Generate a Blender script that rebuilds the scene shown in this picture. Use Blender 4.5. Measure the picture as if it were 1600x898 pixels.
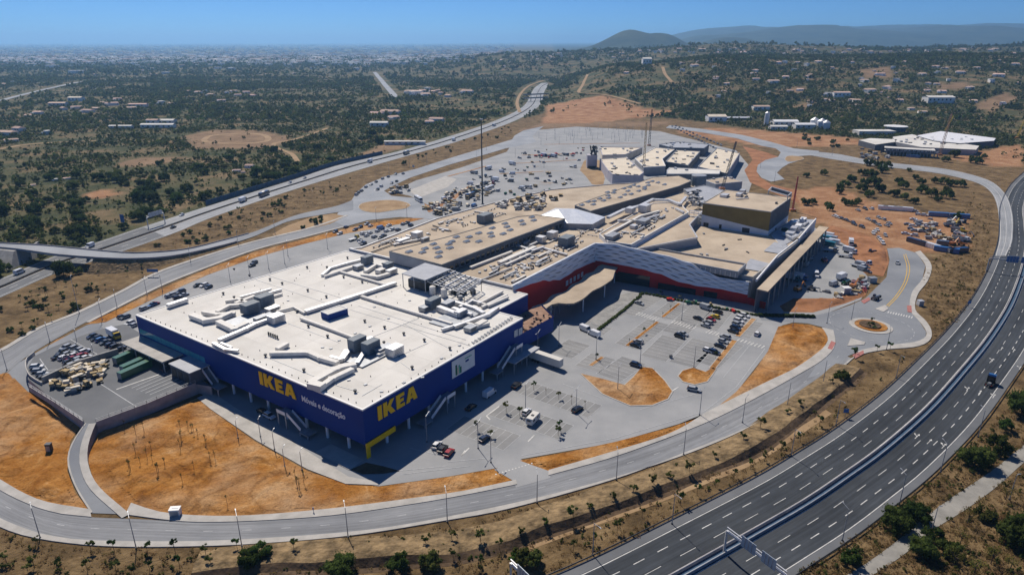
import bpy, bmesh, math, random
import numpy as np
from mathutils import Vector, Matrix, noise as mnoise

for o in list(bpy.data.objects):
    bpy.data.objects.remove(o, do_unlink=True)
scene = bpy.context.scene
COL = scene.collection
random.seed(7)
RNG = np.random.default_rng(7)

# ------------------------------------------------------------------ camera
CAM_H = 110.0
FPX, CX, CY, HZ = 1040.0, 800.0, 449.0, 65.0          # photograph is 1600 x 898
PITCH = math.atan((CY - HZ) / FPX)
cam_d = bpy.data.cameras.new('camera')
cam_d.sensor_width = 36.0
cam_d.lens = 36.0 * FPX / 1600.0
cam_d.clip_start = 1.0
cam_d.clip_end = 200000.0
cam = bpy.data.objects.new('camera', cam_d)
COL.objects.link(cam)
cam.location = (0, 0, CAM_H)
cam.rotation_euler = (math.pi / 2 - PITCH, 0, 0)
scene.camera = cam

# ------------------------------------------------------------------ light
SUN_EL = math.radians(49.5)
SUN_DIR = Vector((-0.43, 0.90, 0)).normalized()        # horizontal direction towards the sun
world = bpy.data.worlds.new('World')
scene.world = world
world.use_nodes = True
wn = world.node_tree.nodes
wl = world.node_tree.links
bg = wn['Background']
sky = wn.new('ShaderNodeTexSky')
sky.sky_type = 'NISHITA'
sky.sun_disc = False
sky.sun_elevation = SUN_EL
sky.sun_rotation = math.atan2(SUN_DIR.x, SUN_DIR.y)
sky.altitude = 300
sky.air_density = 0.55
sky.dust_density = 0.15
sky.ozone_density = 5.0
tint = wn.new('ShaderNodeMix'); tint.data_type = 'RGBA'; tint.blend_type = 'MULTIPLY'; tint.inputs[0].default_value = 1.0
tint.inputs[7].default_value = (.40, .72, 1.05, 1)         # deep blue, very clear summer sky
wl.new(sky.outputs[0], tint.inputs[6])
wl.new(tint.outputs[2], bg.inputs['Color'])
bg.inputs['Strength'].default_value = 0.076
sun_d = bpy.data.lights.new('sun', 'SUN')
sun_d.energy = 4.7
sun_d.angle = math.radians(0.5)
sun_d.color = (1.0, 0.905, 0.78)
sun = bpy.data.objects.new('sun', sun_d)
COL.objects.link(sun)
sv = Vector((SUN_DIR.x * math.cos(SUN_EL), SUN_DIR.y * math.cos(SUN_EL), math.sin(SUN_EL)))
sun.rotation_euler = sv.to_track_quat('Z', 'Y').to_euler()
sun.location = (0, 0, 300)
scene.view_settings.view_transform = 'Standard'
scene.view_settings.look = 'None'
scene.view_settings.exposure = 0.16
scene.view_settings.gamma = 1.0
scene.view_settings.use_curve_mapping = False
scene.render.engine = 'CYCLES'
scene.cycles.max_bounces = 5
scene.cycles.diffuse_bounces = 3
scene.cycles.volume_bounces = 1
scene.cycles.transparent_max_bounces = 6

# ------------------------------------------------------------------ helpers
CP, SP = math.cos(PITCH), math.sin(PITCH)
def at(x, y, z=0.0):
    """world point at height z that the photograph shows at pixel x, y"""
    u = (x - CX) / FPX; v = (CY - y) / FPX
    dz = -SP + v * CP
    t = (z - CAM_H) / dz
    return Vector((u * t, (CP + v * SP) * t, z))
def pix(X, Y, Z):
    d = Y * CP - (Z - CAM_H) * SP
    v = Y * SP + (Z - CAM_H) * CP
    return CX + FPX * X / d, CY - FPX * v / d
def AT(pts, z=0.0):
    return [at(p[0], p[1], p[2] if len(p) > 2 else z) for p in pts]

def catmull(pts, step=4.0, closed=False):
    P = [Vector(p) for p in pts]; n = len(P); out = []
    rng = range(n) if closed else range(n - 1)
    for i in rng:
        p1, p2 = P[i], P[(i + 1) % n]
        p0 = P[i - 1] if (closed or i > 0) else p1 * 2 - p2
        p3 = P[(i + 2) % n] if (closed or i + 2 < n) else p2 * 2 - p1
        m = max(1, int((p2 - p1).length / step))
        for k in range(m):
            t = k / m
            out.append(0.5 * ((2 * p1) + (p2 - p0) * t + (2 * p0 - 5 * p1 + 4 * p2 - p3) * t * t + (3 * p1 - p0 - 3 * p2 + p3) * t ** 3))
    if not closed: out.append(P[-1].copy())
    return out
def normals(line):
    out = []
    for i, p in enumerate(line):
        a = line[max(0, i - 1)]; b = line[min(len(line) - 1, i + 1)]
        d = (b - a); d.z = 0
        d.normalize()
        out.append(Vector((d.y, -d.x, 0)))          # to the right of travel
    return out
def offset(line, d):
    return [p + n * d for p, n in zip(line, normals(line))]

class MB:
    def __init__(s): s.v = []; s.f = []; s.m = []
    def poly(s, pts, m=0):
        b = len(s.v); s.v += [tuple(p) for p in pts]; s.f.append(tuple(range(b, b + len(pts)))); s.m.append(m); return s
    def prism(s, pts, z0, z1, m=0, mt=None, bottom=False):
        """pts: world xy ring; walls between z0 and z1 plus top"""
        p = [Vector((q[0], q[1], 0)) for q in pts]
        area = sum(p[i].x * p[(i + 1) % len(p)].y - p[(i + 1) % len(p)].x * p[i].y for i in range(len(p)))
        if area < 0: p = p[::-1]
        n = len(p); b = len(s.v)
        s.v += [(q.x, q.y, z0) for q in p] + [(q.x, q.y, z1) for q in p]
        for i in range(n):
            j = (i + 1) % n
            s.f.append((b + i, b + j, b + n + j, b + n + i)); s.m.append(m)
        s.f.append(tuple(range(b + n, b + 2 * n))); s.m.append(m if mt is None else mt)
        if bottom:
            s.f.append(tuple(range(b + n - 1, b - 1, -1))); s.m.append(m)
        return s
    def box(s, c, size, rz=0.0, m=0, M=None):
        hx, hy, hz = size[0] / 2, size[1] / 2, size[2] / 2
        ca, sa = math.cos(rz), math.sin(rz); b = len(s.v)
        for z in (-hz, hz):
            for x, y in ((-hx, -hy), (hx, -hy), (hx, hy), (-hx, hy)):
                q = Vector((c[0] + x * ca - y * sa, c[1] + x * sa + y * ca, c[2] + z))
                s.v.append(tuple(M @ q if M else q))
        for f in ((0, 3, 2, 1), (4, 5, 6, 7), (0, 1, 5, 4), (1, 2, 6, 5), (2, 3, 7, 6), (3, 0, 4, 7)):
            s.f.append(tuple(b + i for i in f)); s.m.append(m)
        return s
    def beam(s, a, b_, w, h=None, m=0):
        """square bar from a to b"""
        a = Vector(a); b_ = Vector(b_); h = h or w
        d = (b_ - a)
        if d.length < 1e-6: return s
        d.normalize()
        up = Vector((0, 0, 1)) if abs(d.z) < 0.95 else Vector((1, 0, 0))
        r = d.cross(up).normalized() * w / 2; u = r.cross(d).normalized() * h / 2
        k = len(s.v)
        for p in (a, b_):
            for q in (-r - u, r - u, r + u, -r + u): s.v.append(tuple(p + q))
        for f in ((0, 1, 2, 3), (7, 6, 5, 4), (0, 4, 5, 1), (1, 5, 6, 2), (2, 6, 7, 3), (3, 7, 4, 0)):
            s.f.append(tuple(k + i for i in f)); s.m.append(m)
        return s
    def cyl(s, a, b_, r0, r1=None, n=8, m=0, caps=True):
        a = Vector(a); b_ = Vector(b_); r1 = r0 if r1 is None else r1
        d = (b_ - a).normalized()
        up = Vector((0, 0, 1)) if abs(d.z) < 0.95 else Vector((1, 0, 0))
        e1 = d.cross(up).normalized(); e2 = d.cross(e1).normalized()
        k = len(s.v)
        for p, r in ((a, r0), (b_, r1)):
            for i in range(n):
                t = 2 * math.pi * i / n
                s.v.append(tuple(p + (e1 * math.cos(t) + e2 * math.sin(t)) * r))
        for i in range(n):
            j = (i + 1) % n
            s.f.append((k + i, k + j, k + n + j, k + n + i)); s.m.append(m)
        if caps:
            s.f.append(tuple(range(k + n - 1, k - 1, -1))); s.m.append(m)
            s.f.append(tuple(range(k + n, k + 2 * n))); s.m.append(m)
        return s
    def strip(s, A, B, m=0):
        k = len(s.v); n = len(A)
        s.v += [tuple(p) for p in A] + [tuple(p) for p in B]
        for i in range(n - 1):
            s.f.append((k + i, k + n + i, k + n + i + 1, k + i + 1)); s.m.append(m)
        return s
    def tube(s, line, r, n=6, m=0):
        for a, b_ in zip(line[:-1], line[1:]): s.cyl(a, b_, r, r, n, m)
        return s
    def mesh(s, name, mats, origin=(0, 0, 0), smooth=False):
        me = bpy.data.meshes.new(name)
        o = Vector(origin)
        me.from_pydata([tuple(Vector(v) - o) for v in s.v], [], s.f)
        for m in (mats if isinstance(mats, (list, tuple)) else [mats]): me.materials.append(m)
        if any(s.m): me.polygons.foreach_set('material_index', s.m)
        if smooth: me.polygons.foreach_set('use_smooth', [True] * len(me.polygons))
        me.update()
        return me

def link(name, data, parent=None, loc=None, rz=0.0, scale=None):
    o = bpy.data.objects.new(name, data)
    COL.objects.link(o)
    if parent is not None: o.parent = parent
    if loc is not None: o.location = loc
    if rz: o.rotation_euler = (0, 0, rz)
    if scale is not None: o.scale = scale
    return o
def tag(o, label=None, cat=None, group=None, kind=None):
    if label: o['label'] = label
    if cat: o['category'] = cat
    if group: o['group'] = group
    if kind: o['kind'] = kind
    return o
def thing(name, loc, label, cat, group=None, rz=0.0):
    return tag(link(name, None, None, loc, rz), label, cat, group)
def part(name, mb, mats, root, smooth=False, label=None):
    """world-space builder made a child of a root empty or of a part of it (both unrotated)"""
    org = Vector(root.location)
    if root.parent: org = org + Vector(root.parent.location)
    o = link(name, mb.mesh(name, mats, org, smooth), root)
    if label: o['label'] = label
    return o
def solo(name, mb, mats, label, cat, group=None, origin=None, smooth=False):
    org = Vector(origin) if origin is not None else Vector((0, 0, 0))
    return tag(link(name, mb.mesh(name, mats, org, smooth), None, org), label, cat, group)
def struct(name, mb, mats, label=None, smooth=False, kind='structure'):
    o = link(name, mb.mesh(name, mats, (0, 0, 0), smooth))
    return tag(o, label or name.replace('_', ' '), None, None, kind)
def copy_tree(o, parent=None):
    c = o.copy(); COL.objects.link(c)
    if parent is not None: c.parent = parent
    for ch in o.children: copy_tree(ch, c)
    return c

# ------------------------------------------------------------------ materials
MATS = {}
def nodes_of(name):
    m = bpy.data.materials.new(name); m.use_nodes = True
    nt = m.node_tree
    return m, nt, nt.nodes['Principled BSDF']
def mat(name, c1, c2=None, scale=0.3, rough=0.85, bump=0.0, bscale=None, metal=0.0, detail=6.0, rnd=0.0, spec=0.3, coat=0.0, lo=0.35, hi=0.65, stretch=None):
    m, nt, b = nodes_of(name)
    N, L = nt.nodes, nt.links
    b.inputs['Roughness'].default_value = rough
    b.inputs['Metallic'].default_value = metal
    b.inputs['Specular IOR Level'].default_value = spec
    if coat: b.inputs['Coat Weight'].default_value = coat
    col = None
    geo = N.new('ShaderNodeNewGeometry')
    src = geo.outputs['Position']
    if stretch:
        mp = N.new('ShaderNodeMapping'); mp.inputs['Scale'].default_value = stretch
        L.new(src, mp.inputs['Vector']); src = mp.outputs[0]
    if c2 is not None:
        nz = N.new('ShaderNodeTexNoise'); nz.inputs['Scale'].default_value = scale; nz.inputs['Detail'].default_value = detail
        nz.inputs['Roughness'].default_value = 0.62
        L.new(src, nz.inputs['Vector'])
        cr = N.new('ShaderNodeValToRGB')
        cr.color_ramp.elements[0].position = lo; cr.color_ramp.elements[1].position = hi
        cr.color_ramp.elements[0].color = (*c1, 1); cr.color_ramp.elements[1].color = (*c2, 1)
        L.new(nz.outputs[0], cr.inputs[0]); col = cr.outputs[0]
        L.new(col, b.inputs['Base Color'])
    else:
        b.inputs['Base Color'].default_value = (*c1, 1)
    if rnd:
        oi = N.new('ShaderNodeObjectInfo')
        mr = N.new('ShaderNodeMapRange'); mr.inputs['To Min'].default_value = 1 - rnd; mr.inputs['To Max'].default_value = 1 + rnd
        L.new(oi.outputs['Random'], mr.inputs['Value'])
        hs = N.new('ShaderNodeHueSaturation')
        if col is not None: L.new(col, hs.inputs['Color'])
        else: hs.inputs['Color'].default_value = (*c1, 1)
        L.new(mr.outputs[0], hs.inputs['Value'])
        mr2 = N.new('ShaderNodeMapRange'); mr2.inputs['To Min'].default_value = 0.5 - rnd * 0.06; mr2.inputs['To Max'].default_value = 0.5 + rnd * 0.06
        wn_ = N.new('ShaderNodeTexWhiteNoise'); wn_.noise_dimensions = '1D'
        L.new(oi.outputs['Random'], wn_.inputs['W']); L.new(wn_.outputs['Value'], mr2.inputs['Value'])
        L.new(mr2.outputs[0], hs.inputs['Hue'])
        L.new(hs.outputs[0], b.inputs['Base Color'])
    if bump:
        nb = N.new('ShaderNodeTexNoise'); nb.inputs['Scale'].default_value = bscale or scale * 4; nb.inputs['Detail'].default_value = 8
        L.new(src, nb.inputs['Vector'])
        bp = N.new('ShaderNodeBump'); bp.inputs['Strength'].default_value = 1.0; bp.inputs['Distance'].default_value = bump
        L.new(nb.outputs[0], bp.inputs['Height']); L.new(bp.outputs[0], b.inputs['Normal'])
    MATS[name] = m
    return m
M = MATS
mat('asphalt_new', (.24, .25, .262), (.32, .327, .335), .05, .9, .01, 3)
mat('asphalt_bay', (.19, .195, .20), (.26, .262, .262), .09, .9, .01, 3)
mat('asphalt_road', (.17, .185, .21), (.24, .255, .275), .035, .88, .01, 3)
mat('asphalt_motorway', (.036, .042, .050), (.058, .065, .074), .03, .8, .006, 4)
mat('asphalt_shoulder', (.10, .108, .12), (.145, .153, .165), .05, .85)
mat('asphalt_far', (.22, .24, .27), (.31, .33, .36), .04, .88)
mat('concrete_path', (.34, .33, .31), (.45, .435, .41), .25, .9, .01, 2)
mat('path_grey', (.20, .195, .18), (.30, .29, .265), .2, .9, .02, 2)
mat('concrete_dark', (.20, .20, .20), (.31, .31, .30), .3, .9)
mat('concrete_wall', (.25, .245, .26), (.36, .35, .36), .25, .9)
mat('paint_white', (.42, .42, .41), (.66, .66, .64), .5, .7)
mat('paint_yellow', (.55, .33, .03), (.66, .42, .06), 1.0, .7)
mat('paint_faded', (.34, .36, .38), (.50, .51, .52), 1.0, .8)
mat('paving_red', (.30, .11, .10), (.40, .18, .16), 1.5, .9)
mat('soil_red', (.20, .085, .035), (.36, .17, .08), .08, .95, .4, .3, detail=9)
mat('soil_tan', (.24, .155, .08), (.36, .25, .14), .1, .95, .25, .4, detail=9)
mat('soil_dark_and_shade', (.055, .036, .022), (.14, .092, .052), .3, .95, .35, .6, detail=10)  # dark earth, and painted shade on the bank's cut face
mat('grass_dry', (.06, .042, .02), (.30, .21, .11), .3, .95, .8, .7, detail=12, lo=.32, hi=.66)
mat('roof_white', (.52, .505, .47), (.66, .65, .62), .05, .8, detail=8)
mat('roof_membrane', (.53, .515, .48), (.66, .645, .61), .06, .8, detail=11, rnd=.045, lo=.28, hi=.6)
mat('roof_tan', (.32, .26, .195), (.49, .41, .315), .06, .9, detail=11, lo=.3, hi=.62)
mat('roof_cream', (.56, .50, .40), (.68, .61, .50), .12, .9)
mat('roof_grey', (.30, .32, .36), (.38, .40, .44), .3, .6)
mat('trim_white', (.68, .68, .67), (.74, .74, .73), .4, .5)
mat('wall_blue', (.0001, .030, .20), (.0001, .036, .235), .06, .6, spec=.2)
mat('wall_grey', (.30, .31, .33), (.37, .38, .40), .2, .8)
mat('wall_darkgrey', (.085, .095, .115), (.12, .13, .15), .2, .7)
mat('wall_lavender', (.36, .35, .40), (.44, .43, .48), .2, .8)
mat('wall_red', (.52, .010, .012), (.60, .016, .018), .1, .6)
mat('wall_bronze', (.17, .118, .030), (.21, .15, .042), .2, .5)
mat('wall_white', (.62, .63, .65), (.72, .73, .75), .2, .8)
mat('metal_panel', (.72, .725, .74), (.80, .805, .82), .15, .5, metal=.15)
mat('metal_light', (.50, .51, .53), (.66, .67, .68), .6, .45, metal=.5)
mat('metal_mid', (.25, .27, .30), (.36, .38, .41), .5, .5, metal=.4)
mat('metal_dark', (.035, .038, .045), (.06, .065, .075), .6, .5, metal=.4)
mat('duct_cream', (.60, .585, .55), (.70, .685, .65), .8, .6)
mat('unit_grey', (.13, .16, .19), (.18, .21, .24), .6, .6)
mat('letter_yellow', (.86, .50, .006), (.92, .55, .008), .5, .5)
mat('letter_white', (.75, .76, .80), (.80, .81, .84), .5, .5)
mat('rubber', (.012, .012, .013), None, rough=.8)
mat('glass_dark', (.012, .018, .026), None, rough=.08, spec=.6)
mat('glass_teal', (.05, .26, .32), (.08, .34, .40), .6, .15, spec=.6)
mat('glass_roof', (.62, .66, .72), (.74, .77, .82), .4, .25, spec=.6)  # pale base colour paints the bright reflection on the glass
mat('skylight', (.16, .22, .30), (.24, .31, .40), .8, .2, spec=.7)
mat('light_lens', (.75, .75, .72), None, rough=.2)
mat('lamp_red', (.35, .01, .01), None, rough=.3)
mat('wood_deck', (.22, .13, .09), (.33, .21, .15), .5, .85)
mat('pallet_wood', (.26, .19, .10), (.46, .36, .20), 1.2, .9)
mat('green_paint', (.012, .10, .055), (.02, .15, .085), .6, .6)
mat('green_top', (.10, .38, .25), (.14, .44, .30), .6, .6)
mat('sign_blue', (.05, .13, .30), (.08, .17, .36), .8, .4)
mat('sign_back', (.36, .42, .50), (.48, .54, .60), .8, .4, metal=.4)
mat('net_blue', (.03, .07, .13), (.05, .10, .17), .5, .8)
mat('bark', (.07, .05, .035), (.12, .09, .06), 2.0, .95)
mat('white_wall_far', (.72, .70, .67), (.82, .80, .77), .05, .9, rnd=.12)
mat('roof_terracotta', (.48, .32, .25), (.60, .45, .38), .2, .9, rnd=.2)
for n_, c_ in (('white', (.70, .71, .72)), ('silver', (.36, .38, .40)), ('black', (.010, .011, .013)), ('navy', (.010, .024, .065)), ('grey', (.09, .10, .11)), ('red', (.30, .012, .014)), ('blue', (.03, .12, .32)), ('yellow', (.60, .42, .02)), ('orange', (.50, .17, .015)), ('green', (.03, .12, .05)), ('teal', (.02, .16, .19)), ('cream', (.55, .50, .38))):
    mat('car_' + n_, c_, None, rough=.28, spec=.5, coat=.6)

def leaf_mat(name, c1, c2, rnd=.35, scale=.5):
    m = mat(name, c1, c2, scale, .9, rnd=rnd, spec=.05, detail=3, lo=.3, hi=.7)
    nt = m.node_tree; N, L = nt.nodes, nt.links; b = N['Principled BSDF']
    tr = N.new('ShaderNodeBsdfTranslucent'); mx = N.new('ShaderNodeMixShader'); mx.inputs[0].default_value = .5
    L.new(b.inputs['Base Color'].links[0].from_socket, tr.inputs['Color'])
    L.new(b.outputs[0], mx.inputs[1]); L.new(tr.outputs[0], mx.inputs[2]); L.new(mx.outputs[0], N['Material Output'].inputs['Surface'])
    return m
leaf_mat('leaf_dark', (.032, .056, .014), (.085, .12, .03))
leaf_mat('leaf_olive', (.06, .08, .02), (.14, .155, .045))
leaf_mat('leaf_green', (.03, .07, .015), (.075, .14, .03))
leaf_mat('leaf_yellow', (.13, .13, .03), (.22, .20, .05))
leaf_mat('leaf_scrub', (.05, .078, .017), (.14, .17, .045), rnd=.5, scale=.02)
def soil_material():
    m, nt, b = nodes_of('soil_orange'); N, L = nt.nodes, nt.links
    b.inputs['Roughness'].default_value = .97; b.inputs['Specular IOR Level'].default_value = .05
    geo = N.new('ShaderNodeNewGeometry')
    def nz(scale, detail=10, rough=.65, dist=0.0):
        n = N.new('ShaderNodeTexNoise'); n.inputs['Scale'].default_value = scale; n.inputs['Detail'].default_value = detail; n.inputs['Roughness'].default_value = rough; n.inputs['Distortion'].default_value = dist
        L.new(geo.outputs['Position'], n.inputs['Vector']); return n.outputs[0]
    def ramp(src, stops):
        r = N.new('ShaderNodeValToRGB'); e = r.color_ramp.elements
        while len(e) < len(stops): e.new(.5)
        for el, (p, c) in zip(e, stops): el.position = p; el.color = (*c, 1)
        L.new(src, r.inputs[0]); return r.outputs[0]
    def mix(f, a, c, blend='MIX'):
        x = N.new('ShaderNodeMix'); x.data_type = 'RGBA'; x.blend_type = blend
        if isinstance(f, float): x.inputs[0].default_value = f
        else: L.new(f, x.inputs[0])
        L.new(a, x.inputs[6]); L.new(c, x.inputs[7]); return x.outputs[2]
    base = ramp(nz(.09, 12, .7, .6), [(.30, (.20, .075, .016)), (.44, (.34, .145, .032)), (.56, (.42, .20, .055)), (.70, (.60, .37, .18))])
    vo = N.new('ShaderNodeTexVoronoi'); vo.feature = 'DISTANCE_TO_EDGE'; vo.inputs['Scale'].default_value = .045
    wp = N.new('ShaderNodeTexNoise'); wp.inputs['Scale'].default_value = .05; wp.inputs['Detail'].default_value = 6; L.new(geo.outputs['Position'], wp.inputs['Vector'])
    va = N.new('ShaderNodeVectorMath'); va.operation = 'MULTIPLY_ADD'; va.inputs[1].default_value = (60, 60, 0); L.new(wp.outputs['Color'], va.inputs[0]); L.new(geo.outputs['Position'], va.inputs[2]); L.new(va.outputs[0], vo.inputs['Vector'])
    ruts = ramp(vo.outputs['Distance'], [(.0, (.60, .56, .52)), (.035, (.8, .78, .76)), (.07, (1, 1, 1))])
    fine = ramp(nz(1.1, 8, .7), [(.30, (.66, .63, .60)), (.5, (1, 1, 1)), (.75, (1.14, 1.12, 1.10))])
    dust = ramp(nz(.028, 6, .6), [(.45, (0, 0, 0)), (.64, (.8, .8, .8))])
    pale = N.new('ShaderNodeRGB'); pale.outputs[0].default_value = (.50, .335, .195, 1)
    c = mix(dust, base, pale.outputs[0]); c = mix(.75, c, ruts, 'MULTIPLY'); c = mix(1.0, c, fine, 'MULTIPLY')
    L.new(c, b.inputs['Base Color'])
    bp = N.new('ShaderNodeBump'); bp.inputs['Distance'].default_value = .9; L.new(nz(.35, 10, .68), bp.inputs['Height'])
    bp2 = N.new('ShaderNodeBump'); bp2.inputs['Distance'].default_value = .35; L.new(nz(1.2, 8, .7, 1.0), bp2.inputs['Height']); L.new(bp.outputs[0], bp2.inputs['Normal']); L.new(bp2.outputs[0], b.inputs['Normal'])
    MATS['soil_orange'] = m
soil_material()
def road_material(name, c1, c2, streak=.75):
    """asphalt with wheel lanes and patches that run along the road (UV = metres along, metres across)"""
    m, nt, b = nodes_of(name); N, L = nt.nodes, nt.links
    b.inputs['Roughness'].default_value = .85; b.inputs['Specular IOR Level'].default_value = .25
    uv = N.new('ShaderNodeUVMap'); geo = N.new('ShaderNodeNewGeometry')
    def nz(src, sc, scale, detail, rough=.6):
        mp = N.new('ShaderNodeMapping'); mp.inputs['Scale'].default_value = sc; L.new(src, mp.inputs['Vector'])
        n = N.new('ShaderNodeTexNoise'); n.inputs['Scale'].default_value = scale; n.inputs['Detail'].default_value = detail; n.inputs['Roughness'].default_value = rough; L.new(mp.outputs[0], n.inputs['Vector']); return n.outputs[0]
    def ramp(src, stops):
        r = N.new('ShaderNodeValToRGB'); e = r.color_ramp.elements
        while len(e) < len(stops): e.new(.5)
        for el, (p, c) in zip(e, stops): el.position = p; el.color = (*c, 1)
        L.new(src, r.inputs[0]); return r.outputs[0]
    def mul(a, c):
        x = N.new('ShaderNodeMix'); x.data_type = 'RGBA'; x.blend_type = 'MULTIPLY'; x.inputs[0].default_value = 1.0; L.new(a, x.inputs[6]); L.new(c, x.inputs[7]); return x.outputs[2]
    col = ramp(nz(geo.outputs['Position'], (1, 1, 1), .04, 8), [(.35, c1), (.65, c2)])
    st = ramp(nz(uv.outputs[0], (.006, .55, 1), 1.6, 4), [(.35, (streak,) * 3), (.62, (1.12,) * 3)])
    fn = ramp(nz(uv.outputs[0], (.25, 1.2, 1), 1.0, 6, .7), [(.3, (.86,) * 3), (.7, (1.1,) * 3)])
    L.new(mul(mul(col, st), fn), b.inputs['Base Color'])
    MATS[name] = m
road_material('lane_motorway', (.036, .043, .053), (.056, .065, .077), .62)
road_material('lane_road', (.185, .195, .212), (.25, .26, .275), .78)
road_material('lane_far', (.23, .245, .265), (.32, .335, .355), .8)
# ------------------------------------------------------------------ terrain
_perm = np.random.default_rng(3).random((256, 256))
def vnoise(x, y):
    x = np.asarray(x, float); y = np.asarray(y, float)
    xi = np.floor(x).astype(int); yi = np.floor(y).astype(int)
    fx = x - xi; fy = y - yi
    fx = fx * fx * (3 - 2 * fx); fy = fy * fy * (3 - 2 * fy)
    a = _perm[xi % 256, yi % 256]; b = _perm[(xi + 1) % 256, yi % 256]
    c = _perm[xi % 256, (yi + 1) % 256]; d = _perm[(xi + 1) % 256, (yi + 1) % 256]
    return (a * (1 - fx) + b * fx) * (1 - fy) + (c * (1 - fx) + d * fx) * fy
def fbm(x, y, o=4):
    s = 0; a = .5
    for i in range(o):
        s = s + a * vnoise(x * 2 ** i + 17 * i, y * 2 ** i + 31 * i); a *= .5
    return s / (1 - .5 ** o)
def sst(a, b, x):
    t = np.clip((np.asarray(x, float) - a) / (b - a), 0, 1)
    return t * t * (3 - 2 * t)
def hz(X, Y):
    """height of the ground: flat site, wooded hill behind it on the right, ridge and far mountains"""
    X = np.asarray(X, float); Y = np.asarray(Y, float)
    u = X / np.maximum(Y, 50)
    n1 = fbm(X / 420, Y / 420); n2 = fbm(X / 900 + 9, Y / 900 + 4)
    h1 = sst(.05, .16, u) * (34 + 34 * n1 + 22 * sst(.16, .3, u) ) * sst(980, 1950, Y) * (1 - .75 * sst(2050, 2700, Y))
    h2 = sst(-.19, .02, u) * (26 + 52 * n1 + 12 * sst(0, .2, u)) * sst(2150, 2950, Y) * (1 - .5 * sst(3300, 4300, Y))
    roll = 9 * (n1 - .35) * sst(1500, 3000, Y) * (1 - sst(-.19, .02, u))
    def peak(px, D, hgt, wid, e=2.0):
        cx = (px - CX) / FPX * D * 1.04
        r = np.sqrt((X - cx) ** 2 + ((Y - D) * .8) ** 2)
        return hgt * np.exp(-(r / wid) ** e)
    pk = peak(966, 5600, 160, 250, 1.6) + peak(1016, 5800, 92, 190) + peak(1110, 6600, 92, 330)
    far = sst(7000, 9300, Y) * (1 - .3 * sst(10500, 14000, Y)) * (95 * sst(.22, .44, u) + 60 * n2 * sst(.22, .3, u) + 110 * sst(.14, .27, u)) * (.62 + .7 * fbm(X / 1000 + 3, Y / 3200))
    far2 = sst(10500, 13000, Y) * 150 * sst(.12, .3, u) * (.75 + .5 * fbm(X / 2300 + 6, Y / 4000 + 8))
    return h1 + h2 + roll * 1.0 + pk + far + far2
def ghz(x, y): return float(hz(np.array([x]), np.array([y]))[0])
def atg(px_, py_):
    """point on the terrain at a pixel"""
    z = 0.0
    p = at(px_, py_, 0)
    if p.y < 980: return p
    d = Vector((at(px_, py_, 0) - Vector((0, 0, CAM_H))))
    t0, t1 = 900 / p.y, 1.0
    for i in range(160):
        t = t0 + (1.0 - t0) * i / 159
        q = Vector((0, 0, CAM_H)) + d * t
        if q.z < ghz(q.x, q.y): return Vector((q.x, q.y, ghz(q.x, q.y)))
    return p
def inpoly(px_, py_, poly):
    px_ = np.asarray(px_); inside = np.zeros(px_.shape, bool)
    n = len(poly)
    for i in range(n):
        x1, y1 = poly[i][:2]; x2, y2 = poly[(i + 1) % n][:2]
        c = ((y1 > py_) != (y2 > py_))
        with np.errstate(divide='ignore', invalid='ignore'):
            xx = (x2 - x1) * (py_ - y1) / ((y2 - y1) if y2 != y1 else 1e-9) + x1
        inside ^= c & (px_ < xx)
    return inside

RED = [[(848, 192), (856, 165), (884, 160), (915, 152), (945, 150), (975, 158), (1010, 170), (1052, 174), (1040, 180), (1000, 184), (950, 190), (900, 193)],
       [(1045, 205), (1130, 200), (1200, 205), (1330, 215), (1345, 225), (1215, 232), (1140, 222)],
       [(1230, 300), (1300, 290), (1400, 330), (1510, 335), (1515, 392), (1400, 392), (1300, 360), (1245, 330)],
       [(620, 335), (700, 300), (790, 272), (812, 290), (760, 322), (690, 342)],
       [(1540, 235), (1600, 225), (1600, 262), (1545, 258), (1480, 246)],
       [(120, 305), (165, 296), (185, 306), (140, 313)]]
BARE = [[(285, 212), (330, 203), (400, 204), (452, 212), (440, 228), (380, 234), (300, 232)],
        [(175, 256), (215, 247), (300, 244), (270, 254), (190, 262)],
        [(560, 240), (600, 226), (640, 218), (632, 230), (575, 246)],
        [(1340, 110), (1390, 104), (1396, 120), (1350, 124)], [(1520, 165), (1575, 142), (1590, 155), (1545, 178)],
        [(1230, 140), (1262, 132), (1250, 150)], [(1235, 168), (1262, 160), (1262, 172)], [(1465, 135), (1510, 126), (1515, 136), (1480, 142)],
        [(810, 205), (845, 192), (1040, 190), (1050, 196), (860, 200)]]
ROWS = [-120, -40, 0, 30] + list(60 * 1.0205 ** np.arange(0, 342))
US = np.sign(np.linspace(-1, 1, 341)) * (np.abs(np.linspace(-1, 1, 341)) ** 1.25) * 1.5
gx = np.array([[u * (max(y, 0) + 260) for u in US] for y in ROWS])
gy = np.array([[y for u in US] for y in ROWS])
gz = hz(gx, gy) * (gy > 900)
nr, nc = gx.shape
verts = np.stack([gx, gy, gz], -1).reshape(-1, 3)
idx = np.arange(nr * nc).reshape(nr, nc)
faces = np.stack([idx[:-1, :-1], idx[:-1, 1:], idx[1:, 1:], idx[1:, :-1]], -1).reshape(-1, 4)
gme = bpy.data.meshes.new('ground')
gme.vertices.add(len(verts)); gme.vertices.foreach_set('co', verts.ravel())
gme.loops.add(faces.size); gme.loops.foreach_set('vertex_index', faces.ravel())
gme.polygons.add(len(faces)); gme.polygons.foreach_set('loop_start', np.arange(0, faces.size, 4))
gme.polygons.foreach_set('use_smooth', np.ones(len(faces), bool))
gme.update(calc_edges=True); gme.validate()
d_ = verts[:, 1] * CP - (verts[:, 2] - CAM_H) * SP
d_ = np.where(d_ > 1, d_, 1)
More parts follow.
